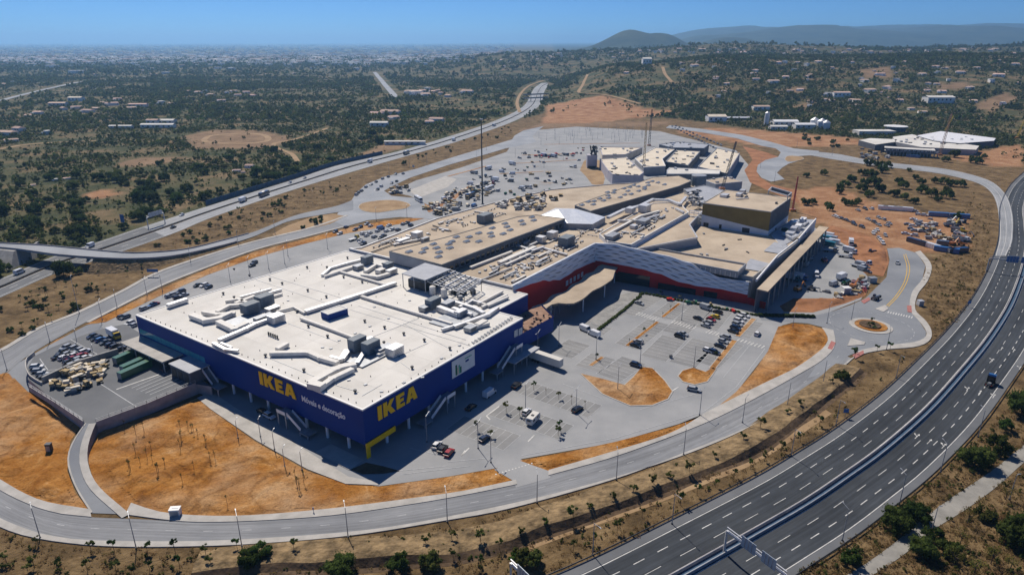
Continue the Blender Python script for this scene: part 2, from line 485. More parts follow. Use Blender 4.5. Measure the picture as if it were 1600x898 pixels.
gpx = CX + FPX * verts[:, 0] / d_; gpy = CY - FPX * (verts[:, 1] * SP + (verts[:, 2] - CAM_H) * CP) / d_
# wild land lies outside the ring of roads (photograph pixels on flat ground are just map coordinates here)
SITE = [(-900, 898), (-900, 480), (0, 440), (150, 395), (330, 335), (560, 265), (700, 222), (800, 192), (850, 176), (1060, 186), (1200, 205), (1330, 215), (1600, 255), (1700, 300), (2600, 300), (2600, 898)]
red = np.zeros(len(verts)); bare = np.zeros(len(verts))
for p in RED: red[inpoly(gpx, gpy, p)] = 1
for p in BARE: bare[inpoly(gpx, gpy, p)] = 1
veg = (~inpoly(gpx, gpy, SITE)).astype(float) * (verts[:, 1] > 150)
att = gme.color_attributes.new('mask', 'FLOAT_COLOR', 'POINT')
att.data.foreach_set('color', np.stack([red, veg, bare, ((verts[:, 1] > 4700) & (verts[:, 0] > verts[:, 1] * .06)).astype(float)], -1).ravel())
def ground_material():
    m, nt, b = nodes_of('ground'); N, L = nt.nodes, nt.links
    b.inputs['Roughness'].default_value = .95; b.inputs['Specular IOR Level'].default_value = .1
    geo = N.new('ShaderNodeNewGeometry')
    def nz(scale, detail=8, rough=.6):
        n = N.new('ShaderNodeTexNoise'); n.inputs['Scale'].default_value = scale; n.inputs['Detail'].default_value = detail; n.inputs['Roughness'].default_value = rough
        L.new(geo.outputs['Position'], n.inputs['Vector']); return n.outputs[0]
    def ramp(src, stops):
        r = N.new('ShaderNodeValToRGB'); e = r.color_ramp.elements
        while len(e) < len(stops): e.new(.5)
        for el, (p, c) in zip(e, stops): el.position = p; el.color = (*c, 1)
        L.new(src, r.inputs[0]); return r.outputs[0]
    def mix(f, a, c):
        x = N.new('ShaderNodeMix'); x.data_type = 'RGBA'; L.new(f, x.inputs[0]); L.new(a, x.inputs[6]); L.new(c, x.inputs[7]); return x.outputs[2]
    dry = ramp(nz(.11, 12, .68), [(.32, (.055, .038, .019)), (.48, (.14, .094, .046)), (.60, (.20, .138, .07)), (.76, (.32, .23, .125))])
    wild = ramp(nz(.022, 10, .66), [(.38, (.036, .046, .018)), (.49, (.078, .078, .034)), (.58, (.145, .11, .057)), (.73, (.26, .18, .105))])
    redc = ramp(nz(.06, 10, .66), [(.3, (.21, .10, .048)), (.5, (.32, .175, .092)), (.72, (.44, .28, .17))])
    barec = ramp(nz(.05, 10, .66), [(.3, (.15, .098, .055)), (.7, (.28, .19, .115))])
    a = N.new('ShaderNodeAttribute'); a.attribute_name = 'mask'
    sp = N.new('ShaderNodeSeparateColor'); L.new(a.outputs['Color'], sp.inputs[0])
    c = mix(sp.outputs[1], dry, wild); c = mix(sp.outputs[2], c, barec); c = mix(sp.outputs[0], c, redc)
    forest = ramp(nz(.004, 6, .6), [(.4, (.022, .034, .02)), (.6, (.05, .062, .034))]); c = mix(a.outputs['Alpha'], c, forest)
    L.new(c, b.inputs['Base Color'])
    bp = N.new('ShaderNodeBump'); bp.inputs['Distance'].default_value = 1.1; L.new(nz(.35, 10, .65), bp.inputs['Height']); L.new(bp.outputs[0], b.inputs['Normal'])
    return m
gme.materials.append(ground_material())
ground = tag(link('ground', gme), 'dry ground and scrubland reaching to the horizon', None, None, 'structure')

# ------------------------------------------------------------------ flat sheets, kerbs, roads
ZL = {'soil': .05, 'car_park': .10, 'bay': .13, 'road': .12, 'motorway': .12}
def sheet(name, px_pts, z, m, label=None, smooth=0, edge=None, kind='structure'):
    """a ground sheet from an outline; smooth > 0 rounds the outline"""
    P = AT(px_pts, z)
    if smooth: P = catmull(P, smooth, True)
    mb = MB().poly(P)
    return struct(name, mb, M[m] if isinstance(m, str) else m, label)
def raised(name, A, B, z0, z1, m, label=None):
    """raised ribbon (pavement, kerb) between two lines"""
    mb = MB()
    up = lambda L_, z: [Vector((p.x, p.y, z)) for p in L_]
    mb.strip(up(A, z1), up(B, z1)); mb.strip(up(A, z0), up(A, z1)); mb.strip(up(B, z1), up(B, z0))
    a0, b0, a1, b1 = A[0], B[0], A[-1], B[-1]
    mb.poly([(a0.x, a0.y, z0), (b0.x, b0.y, z0), (b0.x, b0.y, z1), (a0.x, a0.y, z1)])
    mb.poly([(a1.x, a1.y, z1), (b1.x, b1.y, z1), (b1.x, b1.y, z0), (a1.x, a1.y, z0)])
    return struct(name, mb, M[m], label)
def resample(line, n):
    L = [0.0]
    for a, b in zip(line[:-1], line[1:]): L.append(L[-1] + (b - a).length)
    out = []; j = 0
    for k in range(n):
        s = L[-1] * k / (n - 1)
        while j < len(L) - 2 and L[j + 1] < s: j += 1
        t = (s - L[j]) / max(1e-9, L[j + 1] - L[j])
        out.append(line[j].lerp(line[j + 1], min(1, t)))
    return out
def two_edges(pa, pb, z=0, step=4):
    A = catmull(AT(pa, z), step); B = catmull(AT(pb, z), step)
    n = max(len(A), len(B))
    return resample(A, n), resample(B, n)
def lift(line, z): return [Vector((p.x, p.y, p.z + z)) for p in line]
def road_strip(name, A, B, z, m, label):
    mb = MB().strip(setz(A, z) if z is not None else A, setz(B, z) if z is not None else B); o = struct(name, mb, M[m], label)
    me = o.data; n = len(A); s = [0.0]
    for i in range(1, n): s.append(s[-1] + (A[i] - A[i - 1]).length)
    w = [(A[i] - B[i]).length for i in range(n)]
    uvl = me.uv_layers.new(name='UVMap')
    for lp, d in zip(me.loops, uvl.data):
        k = lp.vertex_index; d.uv = (s[k % n], 0.0 if k < n else w[k % n])
    return o
def setz(line, z): return [Vector((p.x, p.y, z)) for p in line]
def dash_obj(name, a, b, w, m, parent, z):
    """one painted stroke as a child of its road"""
    d = (b - a); d.z = 0; l = d.length
    if l < .05: return
    key = ('dash', m)
    me = DASH.get(key)
    if me is None:
        me = MB().poly([(-.5, -.5, 0), (.5, -.5, 0), (.5, .5, 0), (-.5, .5, 0)]).mesh(name, M[m]); DASH[key] = me
    c = (a + b) / 2
    o = link(name, me, parent, (c.x, c.y, z), math.atan2(d.y, d.x), (l, w, 1))
    return o
DASH = {}
def line_pts(line, s0, s1):
    """sub-line between arc lengths"""
    out = []; s = 0
    for a, b in zip(line[:-1], line[1:]):
        l = (b - a).length
        if s + l >= s0 and s <= s1:
            t0 = max(0, (s0 - s) / l); t1 = min(1, (s1 - s) / l)
            if not out: out.append(a.lerp(b, t0))
            out.append(a.lerp(b, t1))
        s += l
    return out
def length(line): return sum((b - a).length for a, b in zip(line[:-1], line[1:]))
def dashes(name, line, on, off, w, m, parent, z, s0=0.0, s1=None):
    s1 = s1 or length(line); s = s0
    while s + on < s1:
        q = line_pts(line, s, s + on)
        if len(q) >= 2:
            c = (q[0] + q[-1]) / 2
            x, y = pix(c.x, c.y, z)
            if -30 < x < 1630 and -30 < y < 930: dash_obj(name, q[0], q[-1], w, m, parent, z)
        s += on + off
def solid(name, line, w, m, parent, z):
    o = link(name, MB().strip(setz(offset(line, -w / 2), z), setz(offset(line, w / 2), z)).mesh(name, M[m]), parent)
    return o

# soil and verges -------------------------------------------------------------
sheet('soil_patch', [(0, 583), (14, 578), (24, 590), (40, 606), (85, 632), (128, 663), (110, 688), (105, 735), (118, 770), (141, 797), (75, 786), (37, 772), (0, 750), (-80, 700), (-90, 620)], .05, 'soil_orange', 'orange bare soil beside the ramp and delivery yard wall')
BIG = [(150, 668), (215, 655), (292, 628), (312, 620), (330, 640), (400, 690), (480, 735), (545, 757), (600, 759), (680, 745), (775, 730), (806, 748), (726, 768), (650, 779), (525, 795), (400, 806), (313, 807), (250, 801), (196, 797), (150, 762), (136, 715), (137, 688)]
sheet('soil_patch', BIG, .05, 'soil_orange', 'orange bare soil between the store and the ring road')
D3 = [(812, 719), (885, 706), (960, 690), (1045, 668), (1105, 648), (1150, 612), (1178, 580), (1200, 548), (1216, 510), (1240, 505), (1268, 508), (1287, 514), (1294, 530), (1286, 545), (1245, 575), (1200, 597), (1110, 642), (1050, 677), (950, 709), (857, 735)]
sheet('soil_patch', D3, .13, 'soil_orange', 'orange soil bank between car park road and ring road')

# car park asphalt (runs under the buildings as their forecourt)
car_park = sheet('car_park', [(300, 606), (400, 668), (480, 712), (545, 752), (592, 759), (700, 744), (780, 730), (812, 717), (960, 691), (1105, 649), (1150, 613), (1200, 549), (1222, 508), (1290, 490), (1345, 468), (1362, 440), (1330, 400), (1320, 375), (1290, 360), (1160, 330), (1180, 270), (1150, 235), (1030, 205), (900, 198), (820, 205), (806, 216), (790, 240), (700, 322), (640, 342), (540, 358), (400, 394), (250, 452), (205, 480), (150, 500), (190, 545), (250, 590)], .10, 'asphalt_new', 'light grey asphalt car park around the stores')
def island(pts, label, sm=3.0, m='soil_orange', z=.24):
    """kerbed planting island: a concrete kerb ring as one part, soil inside"""
    P = catmull(AT(pts, 0), sm, True) if sm else AT(pts, 0)
    r = MB().prism(P, .08, z)
    o = struct('traffic_island', r, M['concrete_path'], label)
    c = sum(P, Vector()) / len(P)
    Q = []
    for p in P:
        d = (c - p); l = d.length
        Q.append(p + d.normalized() * min(.45, l * .4))
    link('soil', MB().poly([(q.x, q.y, z + .012) for q in Q]).mesh('soil', M[m]), o)
    return o
island([(906, 584), (940, 592), (974, 602), (990, 588), (1003, 573), (1020, 575), (1040, 595), (1052, 612), (1045, 624), (1020, 634), (985, 635), (940, 616)], 'large kerbed island of orange soil in the car park', 0)
island([(1058, 588), (1065, 579), (1082, 574), (1104, 581), (1115, 574), (1120, 577), (1106, 597), (1085, 602), (1066, 597)], 'rounded orange soil island at the end of a parking row', 0)
def strip_island(a, b, w, label):
    A, B = at(*a), at(*b); d = (B - A).normalized(); n = Vector((d.y, -d.x, 0)) * w / 2
    r = MB().prism([A - n, A + n, B + n, B - n], .08, .24)
    o = struct('traffic_island', r, M['concrete_path'], label)
    k = .75; e = d * .3
    link('soil', MB().poly([(q.x, q.y, .252) for q in (A - n * k + e, A + n * k + e, B + n * k - e, B - n * k - e)]).mesh('soil', M['soil_orange']), o)
strip_island((979, 541), (1028, 503), 1.7, 'long narrow orange soil strip between parking rows')
strip_island((1035, 496), (1062, 474), 1.7, 'short narrow orange soil strip by the mall forecourt')
strip_island((922, 572), (942, 558), 1.7, 'short orange soil strip near the trailer')
strip_island((1112, 577), (1148, 532), 2.4, 'orange soil strip along the row of parked cars')
strip_island((1152, 526), (1178, 498), 2.4, 'orange soil strip by the crossing and the hedge')
VERGE = [(133, 507), (165, 492), (250, 452), (325, 420), (400, 393), (475, 374), (540, 357), (600, 345), (640, 341), (664, 341), (640, 347), (540, 365), (475, 381), (400, 402), (325, 429), (250, 462), (195, 488), (165, 503)]
sheet('soil_patch', VERGE, .16, 'soil_orange', 'strip of orange soil between ring road and rear car park')
sheet('soil_patch', [(50, 566), (62, 551), (88, 530), (103, 525), (108, 530), (90, 540), (68, 556), (56, 572)], .06, 'soil_orange', 'curved strip of orange soil beside the yard barrier')

sheet('soil_patch', [(912, 252), (922, 246), (940, 252), (945, 280), (942, 291), (925, 288), (915, 275), (906, 266)], .13, 'soil_tan', 'bare sandy soil beside the grey stair tower')
sheet('soil_patch', [(1160, 228), (1200, 239), (1216, 245), (1194, 252), (1182, 262), (1186, 276), (1205, 288), (1240, 296), (1250, 318), (1205, 300), (1172, 285), (1163, 266), (1176, 250), (1170, 240)], .13, 'soil_red', 'brown soil slope between the service road and the junction')
sheet('soil_patch', [(1286, 361), (1300, 352), (1330, 360), (1365, 372), (1386, 390), (1389, 410), (1380, 432), (1350, 426), (1335, 405), (1325, 385)], .13, 'soil_red', 'churned brown soil between the loading yard and the approach road')
sheet('soil_patch', [(1218, 478), (1240, 466), (1300, 466), (1335, 452), (1358, 448), (1352, 462), (1320, 474), (1270, 488), (1225, 487)], .14, 'soil_red', 'churned brown soil bank in front of the loading yard')
sheet('paved_area', [(612, 300), (650, 282), (720, 262), (790, 238), (818, 227), (812, 240), (740, 285), (690, 318), (668, 320), (640, 306)], .11, 'asphalt_new', 'grey paving of the building site beside the far road')
sheet('paved_area', [(638, 298), (696, 275), (714, 280), (700, 292), (655, 309)], .14, 'concrete_path', 'pale concrete slab on the building site')
# delivery yard (raised) -------------------------------------------------------
YZ = 3.5
YARD = [(44, 592), (42, 575), (54, 556), (80, 543), (110, 531), (150, 516), (196, 506), (222, 522), (262, 556), (330, 604), (308, 600), (230, 632), (150, 661), (133, 661), (88, 628)]
yp = AT(YARD, YZ)
struct('delivery_yard', MB().prism(yp, 0, YZ, 0, 1), [M['concrete_wall'], M['asphalt_shoulder']], 'raised asphalt delivery yard beside the blue store')
# ramp from the yard down to the bottom ring road
rl = [at(133, 661, YZ), at(113, 690, 2.3), at(105, 720, 1.2), (at(117, 760, .4)), at(142, 801, .14)]
rr = [at(150, 661, YZ), at(139, 690, 2.3), at(137, 720, 1.2), at(152, 757, .4), at(203, 803, .14)]
A = catmull(rl, 3); B = catmull(rr, 3); n = max(len(A), len(B)); A = resample(A, n); B = resample(B, n)
mb = MB().strip(A, B); mb.strip(setz(A, 0), A); mb.strip(B, setz(B, 0))
ramp = struct('ramp', mb, M['asphalt_road'], 'curved asphalt ramp between the yard and the ring road')
o1 = [p + n_ * 1.9 for p, n_ in zip(B, normals(B))]
mb = MB().strip(lift(B, .15), lift(o1, .15)); mb.strip(lift(B, -.1), lift(B, .15)); mb.strip(lift(o1, .15), setz(o1, 0))
struct('pavement', mb, M['concrete_path'], 'pale concrete pavement along the curved yard ramp')
o2 = [p - n_ * .4 for p, n_ in zip(A, normals(A))]
mb = MB().strip(lift(o2, .12), lift(A, .12)); mb.strip(setz(o2, 0), lift(o2, .12)); mb.strip(lift(A, .12), lift(A, -.1))
struct('kerb', mb, M['concrete_path'], 'concrete kerb along the soil side of the yard ramp')
# access road up to the yard on its left
A, B = two_edges([(0, 590), (22, 572), (40, 556), (60, 545)], [(28, 600), (40, 588), (52, 570), (72, 552)])
sheet('road', [(0, 592), (30, 566), (75, 540), (135, 508), (152, 503), (190, 512), (120, 532), (60, 560), (44, 580), (60, 612), (44, 612), (22, 590), (10, 600), (-20, 615), (-60, 640), (-60, 615)], .09, 'asphalt_road', 'access road curving from the ring road to the delivery yard')

def relief(px_pts, amp, cell, zb, m, label, world=None):
    """uneven soil surface with ruts and humps, feathered to the sheet below at its edge"""
    P = np.array([(p.x, p.y) for p in AT(px_pts)])
    xs = np.arange(P[:, 0].min(), P[:, 0].max(), cell); ys = np.arange(P[:, 1].min(), P[:, 1].max(), cell)
    X, Y = np.meshgrid(xs, ys); ok = inpoly(X, Y, P.tolist())
    D = np.full(X.shape, 1e9)
    for i in range(len(P)):
        a = P[i]; b = P[(i + 1) % len(P)]; ab = b - a
        t = np.clip(((X - a[0]) * ab[0] + (Y - a[1]) * ab[1]) / (ab @ ab), 0, 1)
        D = np.minimum(D, np.hypot(X - a[0] - t * ab[0], Y - a[1] - t * ab[1]))
    ok &= D > .3
    f = sst(.3, 4.0, D)
    n1 = fbm(X / 9, Y / 9, 4); rid = 1 - np.abs(2 * fbm(X / 14 + 40, Y / 7 + 9, 3) - 1) ** .7; fine = fbm(X / 1.7 + 3, Y / 1.7, 2)
    Z = zb + amp * f * np.clip(1.3 * (n1 - .32) + .55 * (rid - .75) + .35 * (fine - .4), .0, 2)
    idm = -np.ones(X.shape, int); idm[ok] = np.arange(ok.sum())
    q = np.stack([idm[:-1, :-1], idm[:-1, 1:], idm[1:, 1:], idm[1:, :-1]], -1).reshape(-1, 4); q = q[(q >= 0).all(1)]
    mb = MB(); mb.v = np.stack([X[ok], Y[ok], Z[ok]], -1).tolist(); mb.f = [tuple(r) for r in q.tolist()]; mb.m = [0] * len(mb.f)
    return struct('soil_relief', mb, M[m], label, True)
relief([(0, 583), (14, 578), (40, 606), (128, 663), (110, 688), (105, 735), (118, 770), (135, 792), (75, 786), (37, 772), (0, 750), (-80, 700), (-90, 620)], 1.6, .9, .06, 'soil_orange', 'humps and ruts of the soil beside the yard ramp')
relief([(150, 668), (215, 655), (312, 622), (400, 690), (480, 735), (545, 757), (600, 759), (680, 745), (775, 730), (800, 748), (726, 766), (650, 777), (525, 793), (400, 804), (313, 805), (250, 799), (205, 785), (170, 750), (150, 712), (148, 685)], 1.5, .9, .06, 'soil_orange', 'humps and ruts of the soil before the store')
relief(D3, 2.0, .9, .14, 'soil_orange', 'humps of the soil bank along the ring road')
relief([(909, 585), (974, 604), (1003, 575), (1020, 577), (1040, 596), (1050, 612), (1044, 622), (1020, 632), (985, 633), (942, 615)], 1.2, .8, .255, 'soil_orange', 'humps of the soil on the large car park island')
relief([(1286, 361), (1300, 352), (1330, 360), (1365, 372), (1386, 390), (1389, 410), (1380, 432), (1350, 426), (1335, 405), (1325, 385)], 2.2, 1.2, .14, 'soil_red', 'churned heaps of brown soil above the loading yard')
relief([(1218, 478), (1240, 466), (1300, 466), (1335, 452), (1358, 448), (1352, 462), (1320, 474), (1270, 488), (1225, 487)], 2.6, 1.0, .15, 'soil_red', 'churned heaps of brown soil before the loading yard')
# ring road, bottom arc --------------------------------------------------------
top = [(-160, 660), (-60, 727), (0, 766), (33, 783), (60, 794), (100, 804), (140, 808), (190, 810), (240, 812), (300, 816), (400, 814), (525, 805), (650, 787), (800, 759), (857, 743), (960, 714), (1073, 673), (1200, 612), (1250, 584), (1283, 563), (1300, 544)]
bot = [(-160, 700), (-60, 770), (0, 810), (30, 823), (63, 834), (100, 841), (150, 845), (213, 846), (300, 846), (400, 842), (550, 831), (650, 817), (800, 787), (925, 756), (1050, 718), (1146, 680), (1200, 650), (1285, 597), (1330, 560)]
outb = [(-160, 714), (-60, 785), (0, 824), (50, 840), (100, 848), (150, 853), (213, 855), (300, 854), (400, 850), (550, 837), (700, 813), (800, 794), (963, 748), (1068, 708), (1156, 673), (1210, 645), (1290, 596), (1338, 556)]
A, B = two_edges(top, bot)
ring = road_strip('road', A, B, .12, 'lane_road', 'grey ring road curving round the front of the site')
midl = [a.lerp(b, .5) for a, b in zip(A, B)]
A, B = two_edges(bot, outb)
raised('pavement', A, B, 0, .27, 'concrete_path', 'pale concrete pavement along the outer side of the ring road')
A, B = two_edges([(-160, 645), (-60, 712), (0, 749), (38, 771), (75, 785), (141, 796)], [(-160, 660), (-60, 727), (0, 766), (33, 783), (60, 794), (100, 804), (143, 808)])
raised('pavement', A, B, 0, .27, 'concrete_path', 'concrete pavement between the ring road and the left soil patch')
A, B = two_edges([(205, 786), (250, 800), (313, 806), (400, 805), (525, 794), (650, 778), (726, 767), (806, 750)], [(196, 804), (240, 810), (300, 816), (400, 814), (525, 805), (650, 787), (730, 773), (808, 757)])
raised('pavement', A, B, 0, .27, 'concrete_path', 'concrete pavement between the ring road and the large soil patch')
A, B = two_edges([(857, 735), (950, 708), (1050, 676), (1110, 641), (1200, 596), (1245, 574), (1286, 544), (1294, 528), (1284, 512)], [(857, 743), (960, 714), (1073, 673), (1135, 646), (1200, 612), (1250, 584), (1286, 562), (1305, 540), (1302, 516)])
raised('pavement', A, B, 0, .27, 'concrete_path', 'concrete pavement along the soil bank beside the ring road')

sheet('road', [(803, 751), (772, 733), (812, 716), (830, 725), (859, 734), (860, 746), (806, 761)], .128, 'asphalt_new', 'asphalt mouth joining the car park to the ring road')
# roundabout on the right
sheet('road', [(1268, 494), (1302, 486), (1330, 476), (1352, 466), (1385, 433), (1390, 405), (1386, 388), (1405, 387), (1432, 395), (1446, 415), (1441, 436), (1425, 457), (1422, 482), (1437, 503), (1447, 518), (1446, 528), (1432, 535), (1410, 538), (1385, 540), (1345, 547), (1325, 556), (1285, 585), (1262, 590), (1290, 550), (1300, 530), (1290, 512), (1262, 505), (1190, 500), (1185, 492)], .125, 'asphalt_road', 'asphalt roundabout and its approach road beside the mall', 0)
A, B = two_edges([(1338, 550), (1350, 546), (1385, 540), (1413, 537), (1433, 534), (1446, 527), (1447, 517), (1437, 503), (1422, 484), (1425, 457), (1441, 436), (1446, 415), (1430, 394)], [(1340, 557), (1352, 552), (1388, 546), (1416, 544), (1440, 540), (1454, 530), (1455, 516), (1446, 501), (1430, 484), (1434, 460), (1450, 438), (1455, 414), (1438, 392)], 0, 3)
raised('pavement', A, B, 0, .27, 'concrete_path', 'pale curved pavement round the outside of the roundabout')
rc = at(1360.5, 509.5)
ri = at(1393, 511)
R_ = (ri - rc).length
def ring_pts(c, r, n=40): return [Vector((c.x + r * math.cos(2 * math.pi * k / n), c.y + r * math.sin(2 * math.pi * k / n), 0)) for k in range(n)]
mb = MB().prism(ring_pts(rc, R_), .1, .3)
ro = struct('traffic_island', mb, M['concrete_path'], 'round kerbed island in the middle of the roundabout')
link('soil', MB().prism(ring_pts(rc, R_ - 2.0), .3, .5).mesh('soil', M['soil_orange']), ro)
link('rockery', MB().prism(ring_pts(rc + Vector((-.3, .2, 0)), R_ * .5, 24), .5, .9).mesh('rockery', M['soil_dark_and_shade']), ro)
for pts, lab in (([(1367, 483), (1383, 477), (1388, 483), (1380, 488)], 'pale triangular splitter island north of the roundabout'), ([(1324, 541), (1329, 529), (1352, 535), (1350, 539)], 'pale triangular splitter island south of the roundabout')):
    struct('traffic_island', MB().prism(AT(pts), .1, .3), M['concrete_path'], lab)

# ------------------------------------------------------------------ motorway on the right
edge = catmull(AT([(700, 985), (800, 945), (910, 898), (980, 864), (1050.6, 828), (1125, 790), (1200, 750.5), (1260, 714), (1320, 675), (1393, 618), (1453, 560), (1493, 517.7), (1526, 475), (1546, 440), (1561, 405), (1569, 375), (1570, 345), (1572, 318), (1590, 285), (1630, 255), (1690, 235)]), 5)
mzz = .12
mw = road_strip('motorway', offset(edge, -3.0), offset(edge, 25.2), mzz, 'lane_motorway', 'dark multi-lane motorway sweeping past the right side')
def child_strip(name, d0, d1, z, m, parent, line=edge):
    return link(name, MB().strip(setz(offset(line, d0), z), setz(offset(line, d1), z)).mesh(name, M[m]), parent)
child_strip('shoulder', -2.9, -.25, mzz + .012, 'asphalt_shoulder', mw)
child_strip('shoulder', 23.0, 25.1, mzz + .012, 'asphalt_shoulder', mw)
for d, w in ((0, .22), (9.95, .2), (12.95, .2), (22.8, .22)):
    solid('edge_line', offset(edge, d), w, 'paint_white', mw, mzz + .02)
dashes('lane_dash', offset(edge, 3.45), 3.3, 4.0, .2, 'paint_white', mw, mzz + .02)
dashes('lane_dash', offset(edge, 7.15), 5.0, 6.0, .14, 'paint_white', mw, mzz + .02)
dashes('lane_dash', offset(edge, 16.3), 4.6, 6.6, .15, 'paint_white', mw, mzz + .02)
dashes('lane_dash', offset(edge, 19.65), 3.3, 3.9, .22, 'paint_white', mw, mzz + .02)
# arrows on the far lanes
def arrow(p, ang, kind, f=.72):
    mb = MB(); z = mzz + .03
    def P(*pts): mb.poly([(x * f, y * f, 0) for x, y in pts])
    P((-2.6, -.12), (1.2, -.12), (1.2, .12), (-2.6, .12))
    P((1.2, -.55), (2.6, 0), (1.2, .55))
    if kind: P((-.4, .12), (.1, .12), (1.3, 1.2), (.9, 1.2)); P((.6, 1.3), (1.7, .9), (1.9, 1.9))
    link('lane_arrow', mb.mesh('lane_arrow', M['paint_white']), mw, (p.x, p.y, z), ang)
for x, y, k in ((1551, 563, 1), (1565, 545, 0), (1584, 548, 0), (1594, 575, 1), (1512, 608, 1), (1531, 613, 0), (1553, 619, 1), (1433, 682, 1), (1452, 690, 0), (1475, 697, 1)):
    p = at(x, y); j = min(range(len(edge)), key=lambda i: (edge[i] - p).length)
    t = (edge[min(j + 1, len(edge) - 1)] - edge[j - 1])
    arrow(p, math.atan2(t.y, t.x), k)
def guard_rail(name, line, label, z0=.1, h=.75, w=.12, every=4.0, m='metal_mid', parent=None):
    """steel guard rail: a beam and single posts"""
    o = thing(name, line[0], label, 'guard rail')
    mb = MB()
    L_ = resample(line, max(2, int(length(line) / 6)))
    for a, b in zip(L_[:-1], L_[1:]):
        mb.beam(Vector((a.x, a.y, z0 + h - .15)), Vector((b.x, b.y, z0 + h - .15)), w, .36)
    part('rail_beam', mb, M[m], o)
    pm = None
    k = int(length(line) / every); pts = resample(line, max(2, k))
    for p in pts:
        x, y = pix(p.x, p.y, 0)
        if not (-20 < x < 1620 and y < 920): continue
        if pm is None: pm = MB().box((0, 0, h / 2), (.12, .12, h)).mesh('post', M['metal_dark'])
        link('post', pm, o, (p.x - line[0].x, p.y - line[0].y, z0 - line[0].z))
    return o
guard_rail('guard_rail', offset(edge, -3.1), 'steel guard rail along the soil bank edge of the dark motorway', every=5, m='metal_dark')
guard_rail('guard_rail', offset(edge, 25.3), 'steel guard rail along the path side of the dark motorway', every=5, m='metal_dark')
mb = MB().strip(setz(offset(edge, 10.25), .135), setz(offset(edge, 12.6), .135))
med = struct('median_strip', mb, M['net_blue'], 'narrow dark median of the motorway')
for d in (10.55, 12.3):
    for_line = offset(edge, d)
    mb = MB().strip(setz(offset(for_line, -.13), .9), setz(offset(for_line, .13), .9)); mb.strip(setz(offset(for_line, -.26), .1), setz(offset(for_line, -.13), .9)); mb.strip(setz(offset(for_line, .13), .9), setz(offset(for_line, .26), .1))
    solo('median_barrier', mb, M['concrete_wall' if d < 11 else 'metal_mid'], 'pale concrete barrier on the median of the motorway' if d < 11 else 'grey steel barrier beside the concrete median barrier', 'barrier')
# exit ramp continuing from the motorway to the upper right
A, B = two_edges([(1555, 400), (1561, 370), (1559, 328), (1549, 302), (1526, 286), (1476, 273), (1418, 265), (1360, 258), (1300, 249), (1265, 243), (1238, 243)], [(1572, 400), (1582, 372), (1581, 330), (1568, 300), (1540, 280), (1482, 265), (1424, 258), (1362, 251), (1310, 241), (1270, 237), (1244, 236)])
xr = road_strip('road', A, B, .15, 'lane_far', 'slip road curving away above the car lot')
mid = [a.lerp(b, .5) for a, b in zip(A, B)]
for s_ in (.08, .92): solid('edge_line', [a.lerp(b, s_) for a, b in zip(A, B)], .25, 'paint_white', xr, .175)
solid('edge_line', mid, .2, 'paint_white', xr, .175)
# concrete path beside the motorway, bottom right
A, B = two_edges([(1310, 905), (1350, 882), (1395, 850), (1440, 812), (1490, 775), (1550, 735), (1600, 695), (1640, 665)], [(1352, 905), (1385, 885), (1420, 860), (1462, 825), (1510, 795), (1560, 758), (1600, 722), (1640, 690)])
struct('path', MB().strip(setz(A, .08), setz(B, .08)), M['path_grey'], 'pale concrete path beside the motorway')

# ------------------------------------------------------------------ A22-like motorway on the left
near = [(-120, 515), (0, 465), (85, 428), (155, 405), (200, 390), (276, 363), (326, 342), (400, 316), (480, 290), (563, 265), (650, 240), (713, 222), (765, 204), (800, 191), (826, 178), (842, 166), (848, 155), (850, 145), (856, 135), (868, 129)]
farr = [(-120, 478), (0, 436), (75, 404), (133, 385), (175, 371), (225, 354), (326, 322), (400, 299), (462, 280), (530, 258), (625, 236), (700, 214), (755, 196), (790, 182), (808, 173), (820, 164), (826, 155), (830, 146), (836, 137), (846, 130)]
A, B = two_edges(farr, near, 0, 6)
a22 = road_strip('motorway', A, B, .12, 'lane_far', 'grey dual carriageway running across the scrub towards the hills')
A22A, A22B = A, B
def lerpl(t): return [a.lerp(b, t) for a, b in zip(A22A, A22B)]
link('median_strip', MB().strip(setz(lerpl(.47), .16), setz(lerpl(.53), .16)).mesh('median_strip', M['soil_dark_and_shade']), a22)
for t in (.06, .44, .56, .93): solid('edge_line', lerpl(t), .25, 'paint_white', a22, .15)
dashes('lane_dash', lerpl(.26), 5, 9, .25, 'paint_white', a22, .15, 0, 420)
dashes('lane_dash', lerpl(.74), 5, 9, .25, 'paint_white', a22, .15, 0, 420)
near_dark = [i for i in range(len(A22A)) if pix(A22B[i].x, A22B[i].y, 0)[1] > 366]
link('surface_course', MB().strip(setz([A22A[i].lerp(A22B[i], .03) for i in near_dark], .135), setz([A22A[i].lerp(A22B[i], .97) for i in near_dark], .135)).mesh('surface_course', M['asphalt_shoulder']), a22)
for t, lab in ((.485, 'scrub side'), (.515, 'store side')):
    L_ = resample(lerpl(t), 90); mb = MB()
    for a, b in zip(L_[:-1], L_[1:]): mb.beam((a.x, a.y, .65), (b.x, b.y, .65), .2, .5)
    solo('median_barrier', mb, M['metal_dark'], 'low dark barrier on the %s of the dual carriageway median' % lab, 'barrier')
